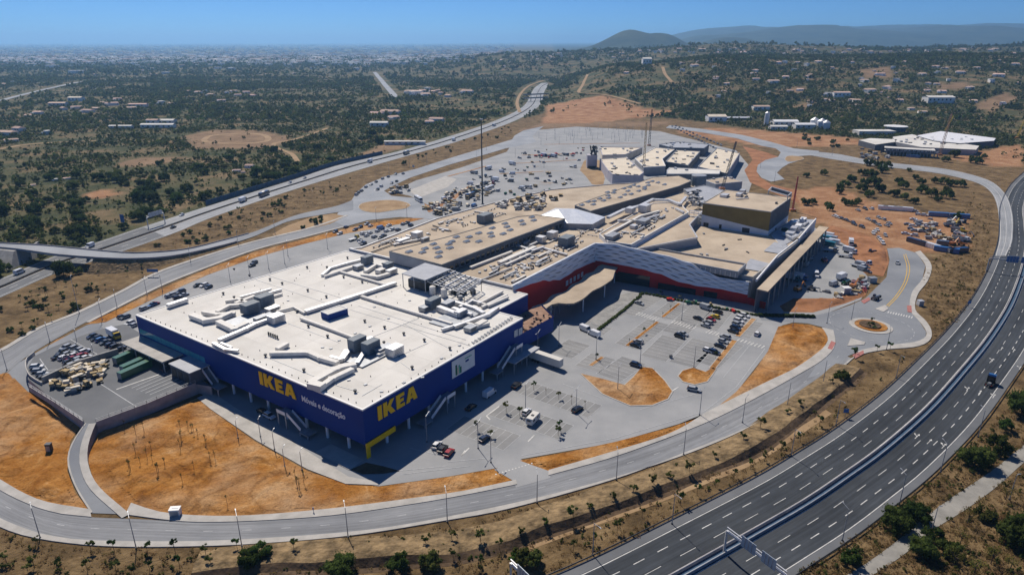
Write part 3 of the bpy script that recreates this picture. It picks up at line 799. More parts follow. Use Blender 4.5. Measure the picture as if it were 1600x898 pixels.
# noise screen (dark blue net) on the far side
i0 = min(range(len(A22A)), key=lambda i: abs(pix(A22A[i].x, A22A[i].y, 0)[0] - 328)); i1 = min(range(len(A22A)), key=lambda i: abs(pix(A22A[i].x, A22A[i].y, 0)[0] - 606))
scr = [p - n_ * 2.5 for p, n_ in zip(A22A, normals(A22A))][i0:i1]
t = thing('noise_screen', scr[0], 'long dark blue noise screen on the far side of the dual carriageway', 'screen')
scr = resample(scr, 40); pan = MB()
for a, b in zip(scr[:-1], scr[1:]):
    o_ = MB().beam((a.x, a.y, 1.9), (b.x, b.y, 1.9), .15, 3.6)
    part('panel', o_, M['net_blue'], t)
    part('post', MB().box((a.x, a.y, 2.0), (.3, .3, 4.0)), M['metal_dark'], t)
# overpass on the left
dk_t = [(-140, 372, 7), (0, 380, 7), (60, 383, 7), (100, 386.5, 7), (180, 394, 6), (220, 395.5, 4.6), (288, 390, 2.2), (351, 375, .8), (400, 361, .3), (463, 336, .2), (525, 322, .2), (552, 312, .2)]
dk_b = [(-140, 378, 7), (0, 387, 7), (45, 392, 7), (88, 398, 7), (160, 403.5, 6), (213, 404.5, 4.6), (276, 399.5, 2.2), (351, 383, .8), (400, 368, .3), (450, 346, .2), (500, 336, .2), (552, 328, .2)]
A, B = two_edges(dk_t, dk_b, 0, 4)
A = [Vector((p.x, p.y, max(p.z, .18))) for p in A]; B = [Vector((p.x, p.y, max(p.z, .18))) for p in B]
ov = thing('overpass', at(100, 398), 'grey concrete overpass crossing the dual carriageway on piers', 'bridge')
kk = [i for i in range(len(A)) if A[i].z > .35]
mb = MB(); a_, b_ = [A[i] for i in kk], [B[i] for i in kk]
mb.strip(a_, b_); mb.strip(lift(a_, -.7), a_); mb.strip(b_, lift(b_, -.7)); mb.strip(lift(b_, -.7), lift(a_, -.7))
part('deck', mb, M['asphalt_far'], ov)
for L_, nm in ((a_, 'parapet'), (b_, 'parapet')):
    q = resample(L_, 40); mb = MB()
    for p0, p1 in zip(q[:-1], q[1:]): mb.beam(p0 + Vector((0, 0, .3)), p1 + Vector((0, 0, .3)), .3, .6)
    part(nm, mb, M['concrete_wall'], ov)
for x0, y0 in ((58, 400), (137, 410)):
    p = at(x0, y0, 0); q = at(x0 + 2, y0 - 14 if x0 < 100 else y0 - 16, 0)
    c = p.lerp(q, .3)
    part('pier', MB().box((c.x, c.y + 1, 2.95), (1.2, 4.5, 5.8), .3), M['concrete_dark'], ov)
mb = MB()
kk2 = [i for i in kk if pix(A[i].x, A[i].y, A[i].z)[0] > 165]
a2, b2 = [A[i] for i in kk2], [B[i] for i in kk2]
def spread(L_, s): return [Vector((p.x, p.y, 0)) + n_ * s * p.z * 1.3 for p, n_ in zip(L_, normals(L_))]
mb.strip(spread(a2, -1), lift(a2, -.25)); mb.strip(lift(b2, -.25), spread(b2, 1)); mb.strip(lift(a2, -.26), lift(b2, -.26))
mb.poly([spread(a2, -1)[0], lift(a2, -.25)[0], lift(b2, -.25)[0], spread(b2, 1)[0]])
struct('embankment', mb, M['grass_dry'], 'dry grass embankment carrying the overpass approach')
c1 = [at(-150, 377, 7), at(-20, 384, 7), at(28, 389, 7)]
mb = MB(); dl = [Vector((p.x, p.y + 3.5, p.z - .3)) for p in c1]; dr = [Vector((p.x, p.y - 3.5, p.z - .3)) for p in c1]
mb.strip([Vector((p.x + 4, p.y + 8, 0)) for p in dl], dl); mb.strip(dl, dr); mb.strip(dr, [Vector((p.x + 4, p.y - 10, 0)) for p in dr])
mb.poly([Vector((dl[-1].x + 4, dl[-1].y + 8, 0)), dl[-1], dr[-1], Vector((dr[-1].x + 4, dr[-1].y - 10, 0))])
struct('embankment', mb, M['concrete_dark'], 'dark stone abutment slope below the overpass')
kk = [i for i in range(len(A)) if A[i].z <= .45]
struct('road', MB().strip(lift([A[i] for i in kk], .02), lift([B[i] for i in kk], .02)), M['asphalt_road'], 'road from the overpass down to the rear roundabout')
# ring road behind the store
A, B = two_edges([(-200, 635), (-100, 590), (0, 551), (63, 514), (125, 489), (195, 455), (250, 426), (325, 400), (400, 378), (475, 360), (515, 348), (545, 337)], [(-200, 680), (-100, 632), (0, 589), (38, 560), (73, 538), (130, 506), (165, 488), (250, 446), (325, 416), (400, 389), (475, 370), (540, 353), (590, 343), ][:12])
rr_ = road_strip('road', A, B, .14, 'lane_road', 'ring road passing behind the blue store')
w = offset(A, -2.2)
raised('pavement', w, A, 0, .29, 'concrete_path', 'pavement on the scrub side of the rear ring road')
w = offset(B, 1.8)
k0 = [i for i in range(len(B)) if pix(B[i].x, B[i].y, 0)[0] > 130]
raised('pavement', [B[i] for i in k0], [w[i] for i in k0], 0, .29, 'concrete_path', 'pavement on the store side of the rear ring road')
# rear roundabout and the road on to the far car park
sheet('road', [(520, 345), (530, 330), (548, 315), (556, 302), (572, 288), (602, 276), (650, 264), (700, 248), (760, 230), (800, 218), (804, 212), (818, 204), (850, 197), (838, 206), (832, 213), (838, 222), (820, 226), (790, 232), (760, 241), (700, 258), (640, 278), (615, 290), (600, 298), (612, 306), (645, 309), (662, 316), (668, 330), (686, 344), (662, 341), (625, 339), (575, 344), (540, 354)], .17, 'asphalt_far', 'grey road through the rear roundabout to the far car park')
island([(560, 325), (566, 318), (590, 314), (615, 313), (636, 317), (642, 322), (636, 326), (610, 330), (590, 333), (570, 331)], 'oval planted island in the rear roundabout', 4, 'soil_tan', .35)
sheet('soil_patch', [(425, 366), (450, 352), (490, 338), (520, 334), (537, 337), (534, 341), (515, 350), (470, 360), (430, 369)], .19, 'soil_tan', 'dry planted wedge between two roads by the roundabout')
# roads at the far right
A, B = two_edges([(1183, 262), (1190, 272), (1210, 285)], [(1200, 258), (1206, 268), (1228, 282)])
sheet('road', [(1182, 268), (1184, 258), (1196, 250), (1216, 245), (1220, 238), (1212, 232), (1190, 228), (1150, 216), (1090, 206), (1040, 200), (1046, 196), (1100, 202), (1160, 211), (1205, 222), (1240, 232), (1280, 236), (1276, 242), (1248, 244), (1252, 250), (1232, 256), (1222, 262), (1214, 270), (1226, 280), (1205, 284), (1190, 278)], .17, 'asphalt_far', 'grey road and junction behind the cinema block')
island([(1226, 249), (1232, 244), (1250, 245), (1256, 249), (1245, 252), (1232, 253)], 'small oval island at the upper junction', 3, 'soil_tan', .35)
# ------------------------------------------------------------------ buildings
def inset(P, d):
    P = [Vector((p.x, p.y, 0)) for p in P]; n = len(P)
    ar = sum(P[i].x * P[(i + 1) % n].y - P[(i + 1) % n].x * P[i].y for i in range(n))
    s = 1 if ar > 0 else -1
    out = []
    for i in range(n):
        a, b, c = P[i - 1], P[i], P[(i + 1) % n]
        e1 = (b - a).normalized(); e2 = (c - b).normalized()
        n1 = Vector((-e1.y, e1.x, 0)) * s; n2 = Vector((-e2.y, e2.x, 0)) * s
        k = n1 + n2; q = max(.35, 1 + n1.dot(n2))
        out.append(b + k * d / q)
    return out
def wall_ring(P, z0, z1, m=0):
    mb = MB(); n = len(P)
    for i in range(n):
        a, b = P[i], P[(i + 1) % n]
        mb.poly([(a.x, a.y, z0), (b.x, b.y, z0), (b.x, b.y, z1), (a.x, a.y, z1)])
    return mb
def coping(P, w, z0, z1):
    Q = inset(P, w); mb = MB(); n = len(P)
    O = inset(P, -.06)
    for i in range(n):
        j = (i + 1) % n
        mb.poly([(O[i].x, O[i].y, z1), (O[j].x, O[j].y, z1), (Q[j].x, Q[j].y, z1), (Q[i].x, Q[i].y, z1)])
        mb.poly([(O[i].x, O[i].y, z0), (O[j].x, O[j].y, z0), (O[j].x, O[j].y, z1), (O[i].x, O[i].y, z1)])
        mb.poly([(Q[j].x, Q[j].y, z0), (Q[i].x, Q[i].y, z0), (Q[i].x, Q[i].y, z1), (Q[j].x, Q[j].y, z1)])
    return mb
def block(root, pts, zt, zb, wall, roof, par=.5, cw=.4, cop='concrete_path', px_in=True, wl_name='wall'):
    """one volume of a building: walls, roof sheet and a raised coping"""
    P = AT(pts, zt) if px_in else [Vector(p) for p in pts]
    part(wl_name, wall_ring(P, zb, zt), M[wall], root)
    part('roof', MB().poly([(p.x, p.y, zt) for p in P]), M[roof], root)
    if par: part('coping', coping(P, cw, zt - .25, zt + par), M[cop], root)
    return P

# ---- the blue store
RZ = 15.5
cL, cN, cR, cQ, cR2, cB = (211.5, 492), (566.3, 640.5), (817, 497), (775, 486), (825, 459.5), (540, 392)
store = thing('furniture_store', at(572, 716), 'huge windowless dark blue furniture store with white roof and yellow letters', 'store')
SP_ = AT([cL, cN, cR, cQ, cR2, cB], RZ)
wL, wN, wR, wQ, wR2, wB = SP_
part('wall', wall_ring(SP_, 4.2, RZ), M['wall_blue'], store)
part('floor_slab', MB().poly([(p.x, p.y, 4.2) for p in SP_]), M['concrete_dark'], store)
part('roof', MB().poly([(p.x, p.y, RZ - .05) for p in SP_]), M['roof_white'], store)
nI, nJ = 13, 9
SPX = [(p.x, p.y) for p in inset(SP_, .8)]
for i in range(nI):
    for j in range(nJ):
        cc = [wL.lerp(wN, (i + a_) / nI).lerp(wB.lerp(wN + (wB - wL), (i + a_) / nI), (j + b_) / nJ) for a_, b_ in ((.006, .008), (.994, .008), (.994, .992), (.006, .992))]
        cc = [wL.lerp(wN, (i + a_) / nI).lerp(wB.lerp(wR2 + (wR - wQ) * .0, (i + a_) / nI), (j + b_) / nJ) for a_, b_ in ((.006, .008), (.994, .008), (.994, .992), (.006, .992))]
        if all(inpoly(np.array([c.x]), np.array([c.y]), SPX)[0] for c in cc):
            part('roof_membrane', MB().poly([(c.x, c.y, RZ - .03) for c in cc]), M['roof_membrane'], store)
part('coping', coping(SP_, .55, RZ - .3, RZ + .12), M['trim_white'], store)
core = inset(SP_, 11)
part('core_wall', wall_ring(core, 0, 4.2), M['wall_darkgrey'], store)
def frame(A, B):
    d = (B - A); d.z = 0; l = d.length; d.normalize()
    return d, Vector((d.y, -d.x, 0)), l
dF, nF, lF = frame(wL, wN)            # front-left facade, nF points outwards (towards the camera)
dR, nR, lR = frame(wN, wR)
if nF.y > 0: nF = -nF
if nR.x < 0: nR = -nR
colm = MB().cyl((0, 0, 0), (0, 0, 4.25), .45, .45, 10).mesh('column', M['wall_white'], smooth=False)
for A, d, n, l in ((wL, dF, nF, lF), (wN, dR, nR, lR)):
    k = 0.6 if d is dF else 9.0
    while k < l - 2:
        for row in (-.9, -6.0):
            p = A + d * k + n * row
            if d is dF and k < 42: continue
            link('column', colm, store, Vector((p.x, p.y, 0)) - store.location)
        k += 9.2
# lower closed wall behind the yard
q0, q1 = wL - nF * .25, wL + dF * 44 - nF * .25
part('wall', MB().poly([(q0.x, q0.y, 0), (q1.x, q1.y, 0), (q1.x, q1.y, 4.25), (q0.x, q0.y, 4.25)]), M['wall_blue'], store)
q2 = wB + (wB - wL).normalized() * 0
part('wall', MB().poly([(wL.x, wL.y, 0), (wB.x, wB.y, 0), (wB.x, wB.y, 4.2), (wL.x, wL.y, 4.2)]), M['wall_blue'], store)
# glazing strip on the yard end of the front
for i in range(14):
    a = wL + dF * (.8 + i * 3.0) + nF * .06; b = a + dF * 2.88
    z1 = 10.4 - .02 * i; z0 = z1 - 2.2
    part('window', MB().poly([(a.x, a.y, z0), (b.x, b.y, z0), (b.x, b.y, z1), (a.x, a.y, z1)]), M['glass_teal'], store)
# letters -------------------------------------------------------------------
def place_glyphs(polys, A, d, n, z, s, depth, name, m, root=store):
    """polys: list of (outer ring) in glyph units; each glyph an extruded part on the wall"""
    nn = n.normalized()
    o = Vector((A.x, A.y, z))
    mb = MB()
    for ring in polys:
        k = len(ring); b0 = len(mb.v)
        for dd in (0.0, depth):
            for (x, y) in ring: mb.v.append(tuple(o + d * (x * s) + Vector((0, 0, 1)) * (y * s) + nn * dd))
        mb.f.append(tuple(range(b0 + k, b0 + 2 * k))); mb.m.append(0)
        for i in range(k):
            j = (i + 1) % k
            mb.f.append((b0 + i, b0 + j, b0 + k + j, b0 + k + i)); mb.m.append(0)
    return part(name, mb, M[m], root)
GI = [[(0, 0), (.34, 0), (.34, 1), (0, 1)]]
GK = [[(0, 0), (.33, 0), (.33, .34), (.40, .34), (.62, 0), (1.02, 0), (.64, .54), (.99, 1), (.62, 1), (.40, .68), (.33, .66), (.33, 1), (0, 1)]]
GE = [[(0, 0), (.74, 0), (.74, .24), (.33, .24), (.33, .39), (.66, .39), (.66, .61), (.33, .61), (.33, .76), (.74, .76), (.74, 1), (0, 1)]]
GA = [[(0, 0), (.34, 0), (.39, .17), (.67, .17), (.72, 0), (1.08, 0), (.72, 1), (.34, 1)], ]
GA = [[(0, 0), (.33, 0), (.39, .19), (.53, .19), (.53, .40), (.46, .40), (.53, .68), (.53, 1), (.33, 1)], [(.53, .19), (.67, .19), (.73, 0), (1.07, 0), (.73, 1), (.53, 1), (.53, .68), (.60, .40), (.53, .40)]]
def wall_point(A, d, n, x, y, zz=None):
    """distance along facade and height at a pixel"""
    c = Vector((0, 0, CAM_H)); r = at(x, y, 0) - c
    nn = Vector((n.x, n.y, 0)); t = (A - c).dot(nn) / r.dot(nn)
    p = c + r * t
    return (p - A).dot(d), p.z
sA, zA = wall_point(wL, dF, nF, 407, 595); sB, zB = wall_point(wL, dF, nF, 463, 618)
s1, z1 = wall_point(wL, dF, nF, 407, 582)
print('letters front', sA, zA, sB, zB, z1)
H_ = 4.5
wid = [.34, 1.02, .74, 1.07]; gap = .14
tot = sum(wid) + gap * 3
k = (sB - sA) / tot
x = sA
for g, w_ in zip((GI, GK, GE, GA), wid):
    place_glyphs([[(px_ * k / H_, py_) for px_, py_ in r] for r in g], wL + dF * x + nF * .04, dF, nF, 9.55, H_, .25, 'sign_letter', 'letter_yellow')
    x += (w_ + gap) * k
sC, zC = wall_point(wN, dR, nR, 590, 650); sD, zD = wall_point(wN, dR, nR, 651, 614)
print('letters right', sC, zC, sD, zD)
k = (sD - sC) / tot; x = sC
for g, w_ in zip((GI, GK, GE, GA), wid):
    place_glyphs([[(px_ * k / H_, py_) for px_, py_ in r] for r in g], wN + dR * x + nR * .04, dR, nR, 9.55, H_, .25, 'sign_letter', 'letter_yellow')
    x += (w_ + gap) * k
# small lettering from the built-in font
def text_mesh(s, name):
    cu = bpy.data.curves.new(name, 'FONT'); cu.body = s; cu.extrude = .02; cu.resolution_u = 2; cu.offset = .024
    ob = bpy.data.objects.new(name, cu); COL.objects.link(ob)
    dg = bpy.context.evaluated_depsgraph_get(); me = bpy.data.meshes.new_from_object(ob.evaluated_get(dg))
    bpy.data.objects.remove(ob, do_unlink=True)
    return me
def wall_text(s, A, d, n, s0, s1, z, m, root=store, asp=1.0):
    """each word a part lying on the wall"""
    total = text_mesh(s, 'sign_word'); xs = [v.co.x for v in total.vertices]; W = max(xs) - min(xs); x0 = min(xs)
    sc = (s1 - s0) / W
    me = total
    me.materials.clear(); me.materials.append(M[m])
    nn = Vector((n.x, n.y, 0)).normalized(); o = A + nn * .06
    for v in me.vertices:
        p = o + d * (s0 + (v.co.x - x0) * sc) + Vector((0, 0, 1)) * (v.co.y * sc * asp) + nn * (v.co.z * sc)
        p.z = z + v.co.y * sc * asp
        v.co = p - root.location
    me.update()
    return link('sign_word', me, root)
sE, zE = wall_point(wL, dF, nF, 472, 622); sF, zF = wall_point(wL, dF, nF, 539.5, 650)
print('words', sE, zE, sF, zF)
wall_text('M\u00f3veis e decora\u00e7\u00e3o', wL, dF, nF, sE, sF, 10.0, 'letter_white', asp=1.15)
# yellow gate bracket at the near corner
a = wN + nR * .4 - dR * .2
mb = MB()
e = a + dR * 11.5
mb.beam((a.x, a.y, 4.1), (e.x, e.y, 4.1), .3, 1.7)
part('entry_beam', mb, M['letter_yellow'], store)
part('entry_post', MB().box((a.x + dR.x * .7, a.y + dR.y * .7, 1.58), (1.4, .3, 3.14), math.atan2(dR.y, dR.x)), M['letter_yellow'], store)
wall_text('P', wN, dR, nR * 1.0, 8.0, 8.6, 3.8, 'letter_white')
# billboard on the right facade
s0, zt = wall_point(wN, dR, nR, 705, 562); s1, zb = wall_point(wN, dR, nR, 741, 569)
print('billboard', s0, zt, s1, zb)
A0 = wN + dR * s0 + nR * .35
bb = thing('billboard', Vector((A0.x, A0.y, 8)), 'white poster panel with green bottle picture on the blue wall', 'billboard')
def panel(z0, z1, a0, a1, out, m, name='panel'):
    a = wN + dR * (s0 + a0) + nR * out; b = wN + dR * (s0 + a1) + nR * out
    mb = MB(); c = (a + b) / 2
    mb.beam((a.x, a.y, (z0 + z1) / 2), (b.x, b.y, (z0 + z1) / 2), .16, z1 - z0)
    return part(name, mb, M[m], bb)
BW = s1 - s0; BT, BBm = 14.6, 8.6
panel(BBm, BT, 0, BW, .18, 'trim_white', 'board')
for i, (x0, h, m_) in enumerate(((.14, 3.6, 'green_paint'), (.21, 2.5, 'cream'), (.27, 3.0, 'green_top'), (.33, 2.2, 'green_paint'))):
    panel(BBm + .5, BBm + .5 + h, BW * x0, BW * (x0 + .06), .30, 'car_cream' if m_ == 'cream' else m_, 'picture_bar')
panel(BBm + 4.4, BBm + 4.7, BW * .55, BW * .85, .30, 'green_top', 'picture_bar')
panel(BBm + 3.2, BBm + 3.8, BW * .58, BW * .72, .30, 'wall_blue', 'picture_bar')
# small square posters
for px0, w_ in ((806, 2.2), (813, 2.2)):
    s_, z_ = wall_point(wN, dR, nR, px0 - 3, 522 if px0 < 810 else 519)
    a = wN + dR * s_ + nR * .12; b = a + dR * 2.3
    part('poster', MB().beam((a.x, a.y, z_), (b.x, b.y, z_), .12, 2.6), M['sign_back'], store)
# roof terrace at the notch
tz = 8.6
TP = [Vector((wR.x, wR.y, 0)), at(865, 494, tz + 1), at(846, 478, tz), Vector((wR2.x, wR2.y, 0)), Vector((wQ.x, wQ.y, 0))]
TP = [Vector((p.x, p.y, tz)) for p in TP]
part('terrace_deck', MB().poly([(p.x, p.y, tz) for p in TP]), M['wood_deck'], store)
for u, v in ((TP[0], TP[1]), (TP[1], TP[2])): part('terrace_wall', MB().poly([(u.x, u.y, 3.6), (v.x, v.y, 3.6), (v.x, v.y, tz + 1.0), (u.x, u.y, tz + 1.0)]), M['wall_blue'], store)
for i in range(26):
    a, b = random.random(), random.random()
    p = TP[0].lerp(TP[1], .1 + .85 * a).lerp(TP[4].lerp(TP[2], .1 + .85 * a), .1 + .8 * b)
    if i % 2 == 0:
        t = thing('terrace_table', p, 'round dark table on the wooden roof terrace', 'table', 'tables on the roof terrace')
        part('table_top', MB().cyl((p.x, p.y, tz + .7), (p.x, p.y, tz + .78), .8, .8, 10), M['wood_deck'], t)
        part('table_leg', MB().cyl((p.x, p.y, tz), (p.x, p.y, tz + .71), .08, .08, 6), M['metal_dark'], t)
    else:
        t = thing('terrace_chair', p, 'dark chair on the wooden roof terrace', 'chair', 'chairs on the roof terrace')
        part('seat', MB().box((p.x, p.y, tz + .42), (.7, .7, .08)), M['metal_dark'], t)
        part('backrest', MB().box((p.x, p.y + .32, tz + .72), (.7, .06, .6)), M['metal_dark'], t)
        for sx in (-.3, .3):
            for sy in (-.3, .3): part('leg', MB().box((p.x + sx, p.y + sy, tz + .2), (.06, .06, .4)), M['metal_dark'], t)
# roof vents and seams as parts of the store
vent = MB().cyl((0, 0, 0), (0, 0, .5), .28, .28, 8).cyl((0, 0, .5), (0, 0, .95), .52, .5, 10).mesh('roof_vent', M['metal_dark'])
VENTS = [(422, 436), (441, 442), (481, 453), (510, 463), (480, 417), (511, 417), (543, 402), (537, 432), (566, 440), (598, 412), (512, 525), (482, 509), (570, 501), (601, 511), (631, 521), (663, 531), (703, 544), (600, 535), (644, 574), (555, 611), (475, 578), (415, 555), (464, 486), (349, 458), (366, 464), (366, 420), (390, 430)]
for x, y in VENTS:
    p = at(x, y + 2, RZ - .05); link('roof_vent', vent, store, p - store.location)
hatch = MB().box((0, 0, .14), (1.0, .7, .28)).mesh('roof_hatch', M['metal_mid'])
for x, y in [(545, 594), (571, 601), (596, 612), (530, 532), (504, 543), (517, 545), (578, 510), (607, 498), (631, 598), (660, 590), (555, 521), (620, 480), (640, 470), (450, 470), (690, 560), (718, 540), (590, 470), (585, 480)]:
    p = at(x, y, RZ - .05); link('roof_hatch', hatch, store, p - store.location, random.random())
peg = MB().cyl((0, 0, 0), (0, 0, .35), .14, .14, 6).mesh('roof_drain', M['metal_dark'])
for A, B in ((wL, wN), (wN, wR)):
    l = (B - A).length; n_ = int(l / 3.2)
    c = sum(SP_, Vector()) / 6
    for i in range(1, n_):
        p = A.lerp(B, i / n_); d = (c - p); d.z = 0; p = p + d.normalized() * 2.2
        link('roof_drain', peg, store, Vector((p.x, p.y, RZ - .05)) - store.location)
for i in range(70):
    a, b = random.random(), random.random()
    p = wL.lerp(wN, .05 + .9 * a).lerp(wB.lerp(wQ, .05 + .9 * a), .06 + .85 * b)
    link('roof_drain', peg, store, Vector((p.x, p.y, RZ - .05)) - store.location)
def seam(a, b, w=.35, m='duct_cream', h=.16):
    A, B = at(*a, RZ), at(*b, RZ); part('roof_seam', MB().beam((A.x, A.y, RZ), (B.x, B.y, RZ), w, h), M[m], store)
for a, b in (((400, 437), (512, 474)), ((420, 431), (535, 466)), ((450, 505), (530, 535)), ((548, 484), (735, 540)), ((560, 478), (728, 531)), ((580, 527), (655, 497)), ((626, 555), (668, 536)), ((415, 557), (492, 588)), ((520, 600), (560, 612)), ((566, 618), (597, 600)), ((626, 566), (640, 576)), ((342, 531), (420, 500)), ((630, 505), (703, 545))):
    seam(a, b, .16, 'metal_mid', .12)
mb = MB()
for t in (-.35, .35):
    A, B = at(739 + t, 535 + t * 2, RZ + .5), at(799 + t, 496 + t * 2, RZ + .5); mb.beam(A, B, .12, .12)
A, B = at(739, 535, RZ + .3), at(799, 496, RZ + .3)
for i in range(14): p = A.lerp(B, i / 13); mb.beam(p + Vector((-.5, .6, 0)), p + Vector((.5, -.6, 0)), .25, .3)
solo('cable_ladder', mb, M['metal_mid'], 'long cable ladder along the white roof edge above the terrace', 'cable ladder')

# ---- rooftop plant
def duct(mb, pts, w=1.6, h=1.2, z=RZ, m=0):
    P = [at(x, y, z + h / 2 + .3) for x, y in pts]
    for a, b in zip(P[:-1], P[1:]): mb.beam(a, b, w, h, m)
    for p in P[1:-1]: mb.box(p, (w * 1.05, w * 1.05, h * 1.04), .5, m)
    return mb
def plant(name, label, boxes, ducts, z=RZ, cat='air handler', deck=None):
    p0 = at(boxes[0][0], boxes[0][1], z)
    t = thing(name, p0, label, cat)
    dirx = dR if z == RZ else dM
    ang = math.atan2(dirx.y, dirx.x)
    for x, y, sx, sy, sz, m_, zo in boxes:
        c = at(x, y, z + zo)
        b = part('casing', MB().box((c.x, c.y, z + zo + sz / 2), (sx, sy, sz), ang), M[m_], t)
        if sx > 3:
            lv = MB()
            for i in range(4): lv.box((c.x, c.y, z + zo + sz * (.25 + .17 * i)), (sx * .7, sy + .12, .1), ang)
            part('louvre', lv, M['metal_dark'], b)
    for pts, w, h, m_ in ducts:
        part('duct', duct(MB(), pts, w, h, z), M[m_], t)
    if deck: 
        c = at(deck[0], deck[1], z); part('deck', MB().box((c.x, c.y, z + .25), (deck[2], deck[3], .4), ang), M['metal_mid'], t)
    return t
D_ = 'duct_cream'; G_ = 'metal_light'
plant('air_handler', 'large rooftop air handler with two dark boxes and thick cream ducts above the loading doors',
      [(392, 487, 6, 4, 3.6, 'unit_grey', .6), (414, 476, 6, 4, 4.0, 'unit_grey', .6), (432, 502, 5, 4, 2.6, G_, .2), (412, 500, 7, 2.2, 1.8, 'metal_mid', .2), (426, 484, 5, 3, 1.2, G_, .4)],
      [([(299, 493), (321, 501), (342, 498), (360, 490)], 2.2, 1.5, D_), ([(317, 488), (340, 492), (368, 490)], 1.6, 1.3, D_), ([(339, 488), (358, 478), (382, 476)], 1.7, 1.2, D_), ([(341, 503), (366, 515), (386, 506)], 2.2, 1.6, D_),
       ([(375, 464), (424, 451)], .9, .6, G_), ([(389, 466), (440, 452)], .9, .6, G_), ([(417, 466), (441, 459)], .9, .6, D_), ([(342, 532), (384, 514), (400, 506), (424, 498)], 1.5, 1.1, G_), ([(368, 474), (398, 463)], 1.6, 1.0, D_),
       ([(432, 487), (459, 480), (476, 489)], .8, .7, D_), ([(352, 471), (372, 468), (388, 474)], 1.2, 1.0, D_)], deck=(385, 500, 12, 9))
plant('air_handler', 'rooftop air handler with twin grey boxes and swooping ducts behind the yellow letters',
      [(559, 545, 5.6, 3.0, 4.2, 'unit_grey', .5), (580, 549, 5.6, 3.0, 3.8, 'unit_grey', .5), (617, 553, 5, 3.6, 2.8, G_, .2), (600, 548, 6, 2.4, 1.6, 'metal_mid', .3), (574, 538, 5, 2, 2.0, G_, .5)],
      [([(422, 552), (482, 551), (500, 559), (528, 567)], 1.7, 1.2, D_), ([(433, 546), (449, 537)], 1.7, 1.2, D_), ([(484, 600), (524, 578), (536, 574), (556, 570)], 2.4, 1.5, D_), ([(505, 602), (519, 592), (551, 577)], 1.8, 1.2, D_),
       ([(516, 558), (532, 562), (541, 548)], 1.2, 1.1, G_), ([(484, 600), (505, 605)], 2.6, 1.8, D_), ([(535, 562), (548, 545), (560, 538)], 1.3, 1.0, G_), ([(558, 568), (568, 552), (580, 546)], 1.3, 1.0, G_), ([(590, 555), (612, 543)], 1.2, .9, D_)], deck=(583, 556, 16, 7))
plant('air_handler', 'dense cluster of grey rooftop boxes and ducts by the terrace notch',
      [(677, 478, 6, 3, 3.2, 'unit_grey', .5), (664, 484, 4, 3, 1.6, 'metal_mid', .2), (720, 492, 5, 2.5, 2.0, G_, .6), (700, 480, 5, 3, 2.4, 'metal_mid', .4), (735, 516, 4, 3, 1.6, 'metal_mid', .2), (752, 508, 5, 2.4, 1.4, D_, .2)],
      [([(685, 481), (717, 493)], 2.0, 1.8, G_), ([(707, 482), (737, 492)], 1.6, 1.2, G_), ([(700, 469), (742, 482), (756, 490)], 1.6, 1.2, G_), ([(747, 475), (785, 455)], 1.0, .8, D_), ([(753, 480), (792, 461)], 1.0, .8, D_), ([(762, 478), (794, 464)], 1.0, .8, D_),
       ([(709, 511), (762, 492), (778, 481)], 1.4, 1.1, G_), ([(722, 503), (745, 510), (764, 505)], 1.3, 1.0, D_), ([(690, 515), (725, 505)], 1.0, .9, G_), ([(735, 470), (760, 476)], 1.0, .8, D_), ([(718, 480), (738, 470), (752, 474)], 1.2, 1.0, G_)], deck=(712, 497, 18, 10))
plant('air_handler', 'rooftop air handler with square cream ducts near the rear corner of the white roof',
      [(574, 411, 5, 3, 3.4, 'unit_grey', .3), (607, 421, 4, 3, 3.2, 'unit_grey', .3), (612, 427, 5, 2.4, 2.0, G_, .2), (596, 425, 5, 3, 1.6, D_, .2), (560, 420, 4, 3, 1.8, 'metal_mid', .2)],
      [([(503, 430), (516, 419), (540, 412), (572, 404)], 1.1, .8, G_), ([(507, 432), (540, 421), (556, 416)], 1.0, .8, D_), ([(570, 425), (588, 414), (606, 418)], 1.5, 1.2, D_), ([(565, 430), (590, 433), (608, 428)], 1.8, 1.2, D_), ([(530, 424), (600, 444), (618, 441)], 1.0, .7, D_)])
mb = duct(MB(), [(470, 497), (512, 512), (557, 529)], 1.1, .8); solo('air_duct', mb, M[D_], 'long straight cream duct beside the small blue roof house', 'duct')
mb = duct(MB(), [(477, 487), (563, 460), (618, 442)], 1.9, 1.1); solo('air_duct', mb, M[G_], 'long wide grey duct crossing the middle of the white roof', 'duct')
mb = duct(MB(), [(565, 463), (600, 474), (660, 492), (706, 506)], 1.1, .8); solo('air_duct', mb, M[D_], 'cream duct running to the cluster by the terrace notch', 'duct')
mb = duct(MB(), [(262, 478), (292, 468)], 2.0, 1.4); solo('air_duct', mb, M[G_], 'short round-topped grey duct on the rear roof edge', 'duct')
mb = duct(MB(), [(333, 536), (352, 546), (372, 548)], 1.2, .8); mb = duct(mb, [(345, 536), (362, 543)], .9, .7); solo('air_duct', mb, M[G_], 'small low grey duct at the front roof edge', 'duct')
# blue roof house
h0 = [at(502, 496, RZ), at(513.5, 501, RZ), at(544, 491, RZ), at(531, 486, RZ)]
bh = thing('roof_house', h0[1], 'small blue plant house with white roof on the store roof', 'roof house')
part('wall', wall_ring(h0, RZ, RZ + 2.4), M['wall_blue'], bh); part('roof', MB().poly([(p.x, p.y, RZ + 2.4) for p in h0]), M['roof_white'], bh); part('coping', coping(h0, .3, RZ + 2.3, RZ + 2.55), M['trim_white'], bh)
pp = thing('roof_sign_rack', at(427, 524, RZ), 'small dark rack standing on the white roof', 'rack')
for i in range(5):
    p = at(420 + i * 3.4, 524 + i * 1.3, RZ); part('slat', MB().box((p.x, p.y, RZ + .7), (.55, .15, 1.3)), M['metal_dark'], pp)
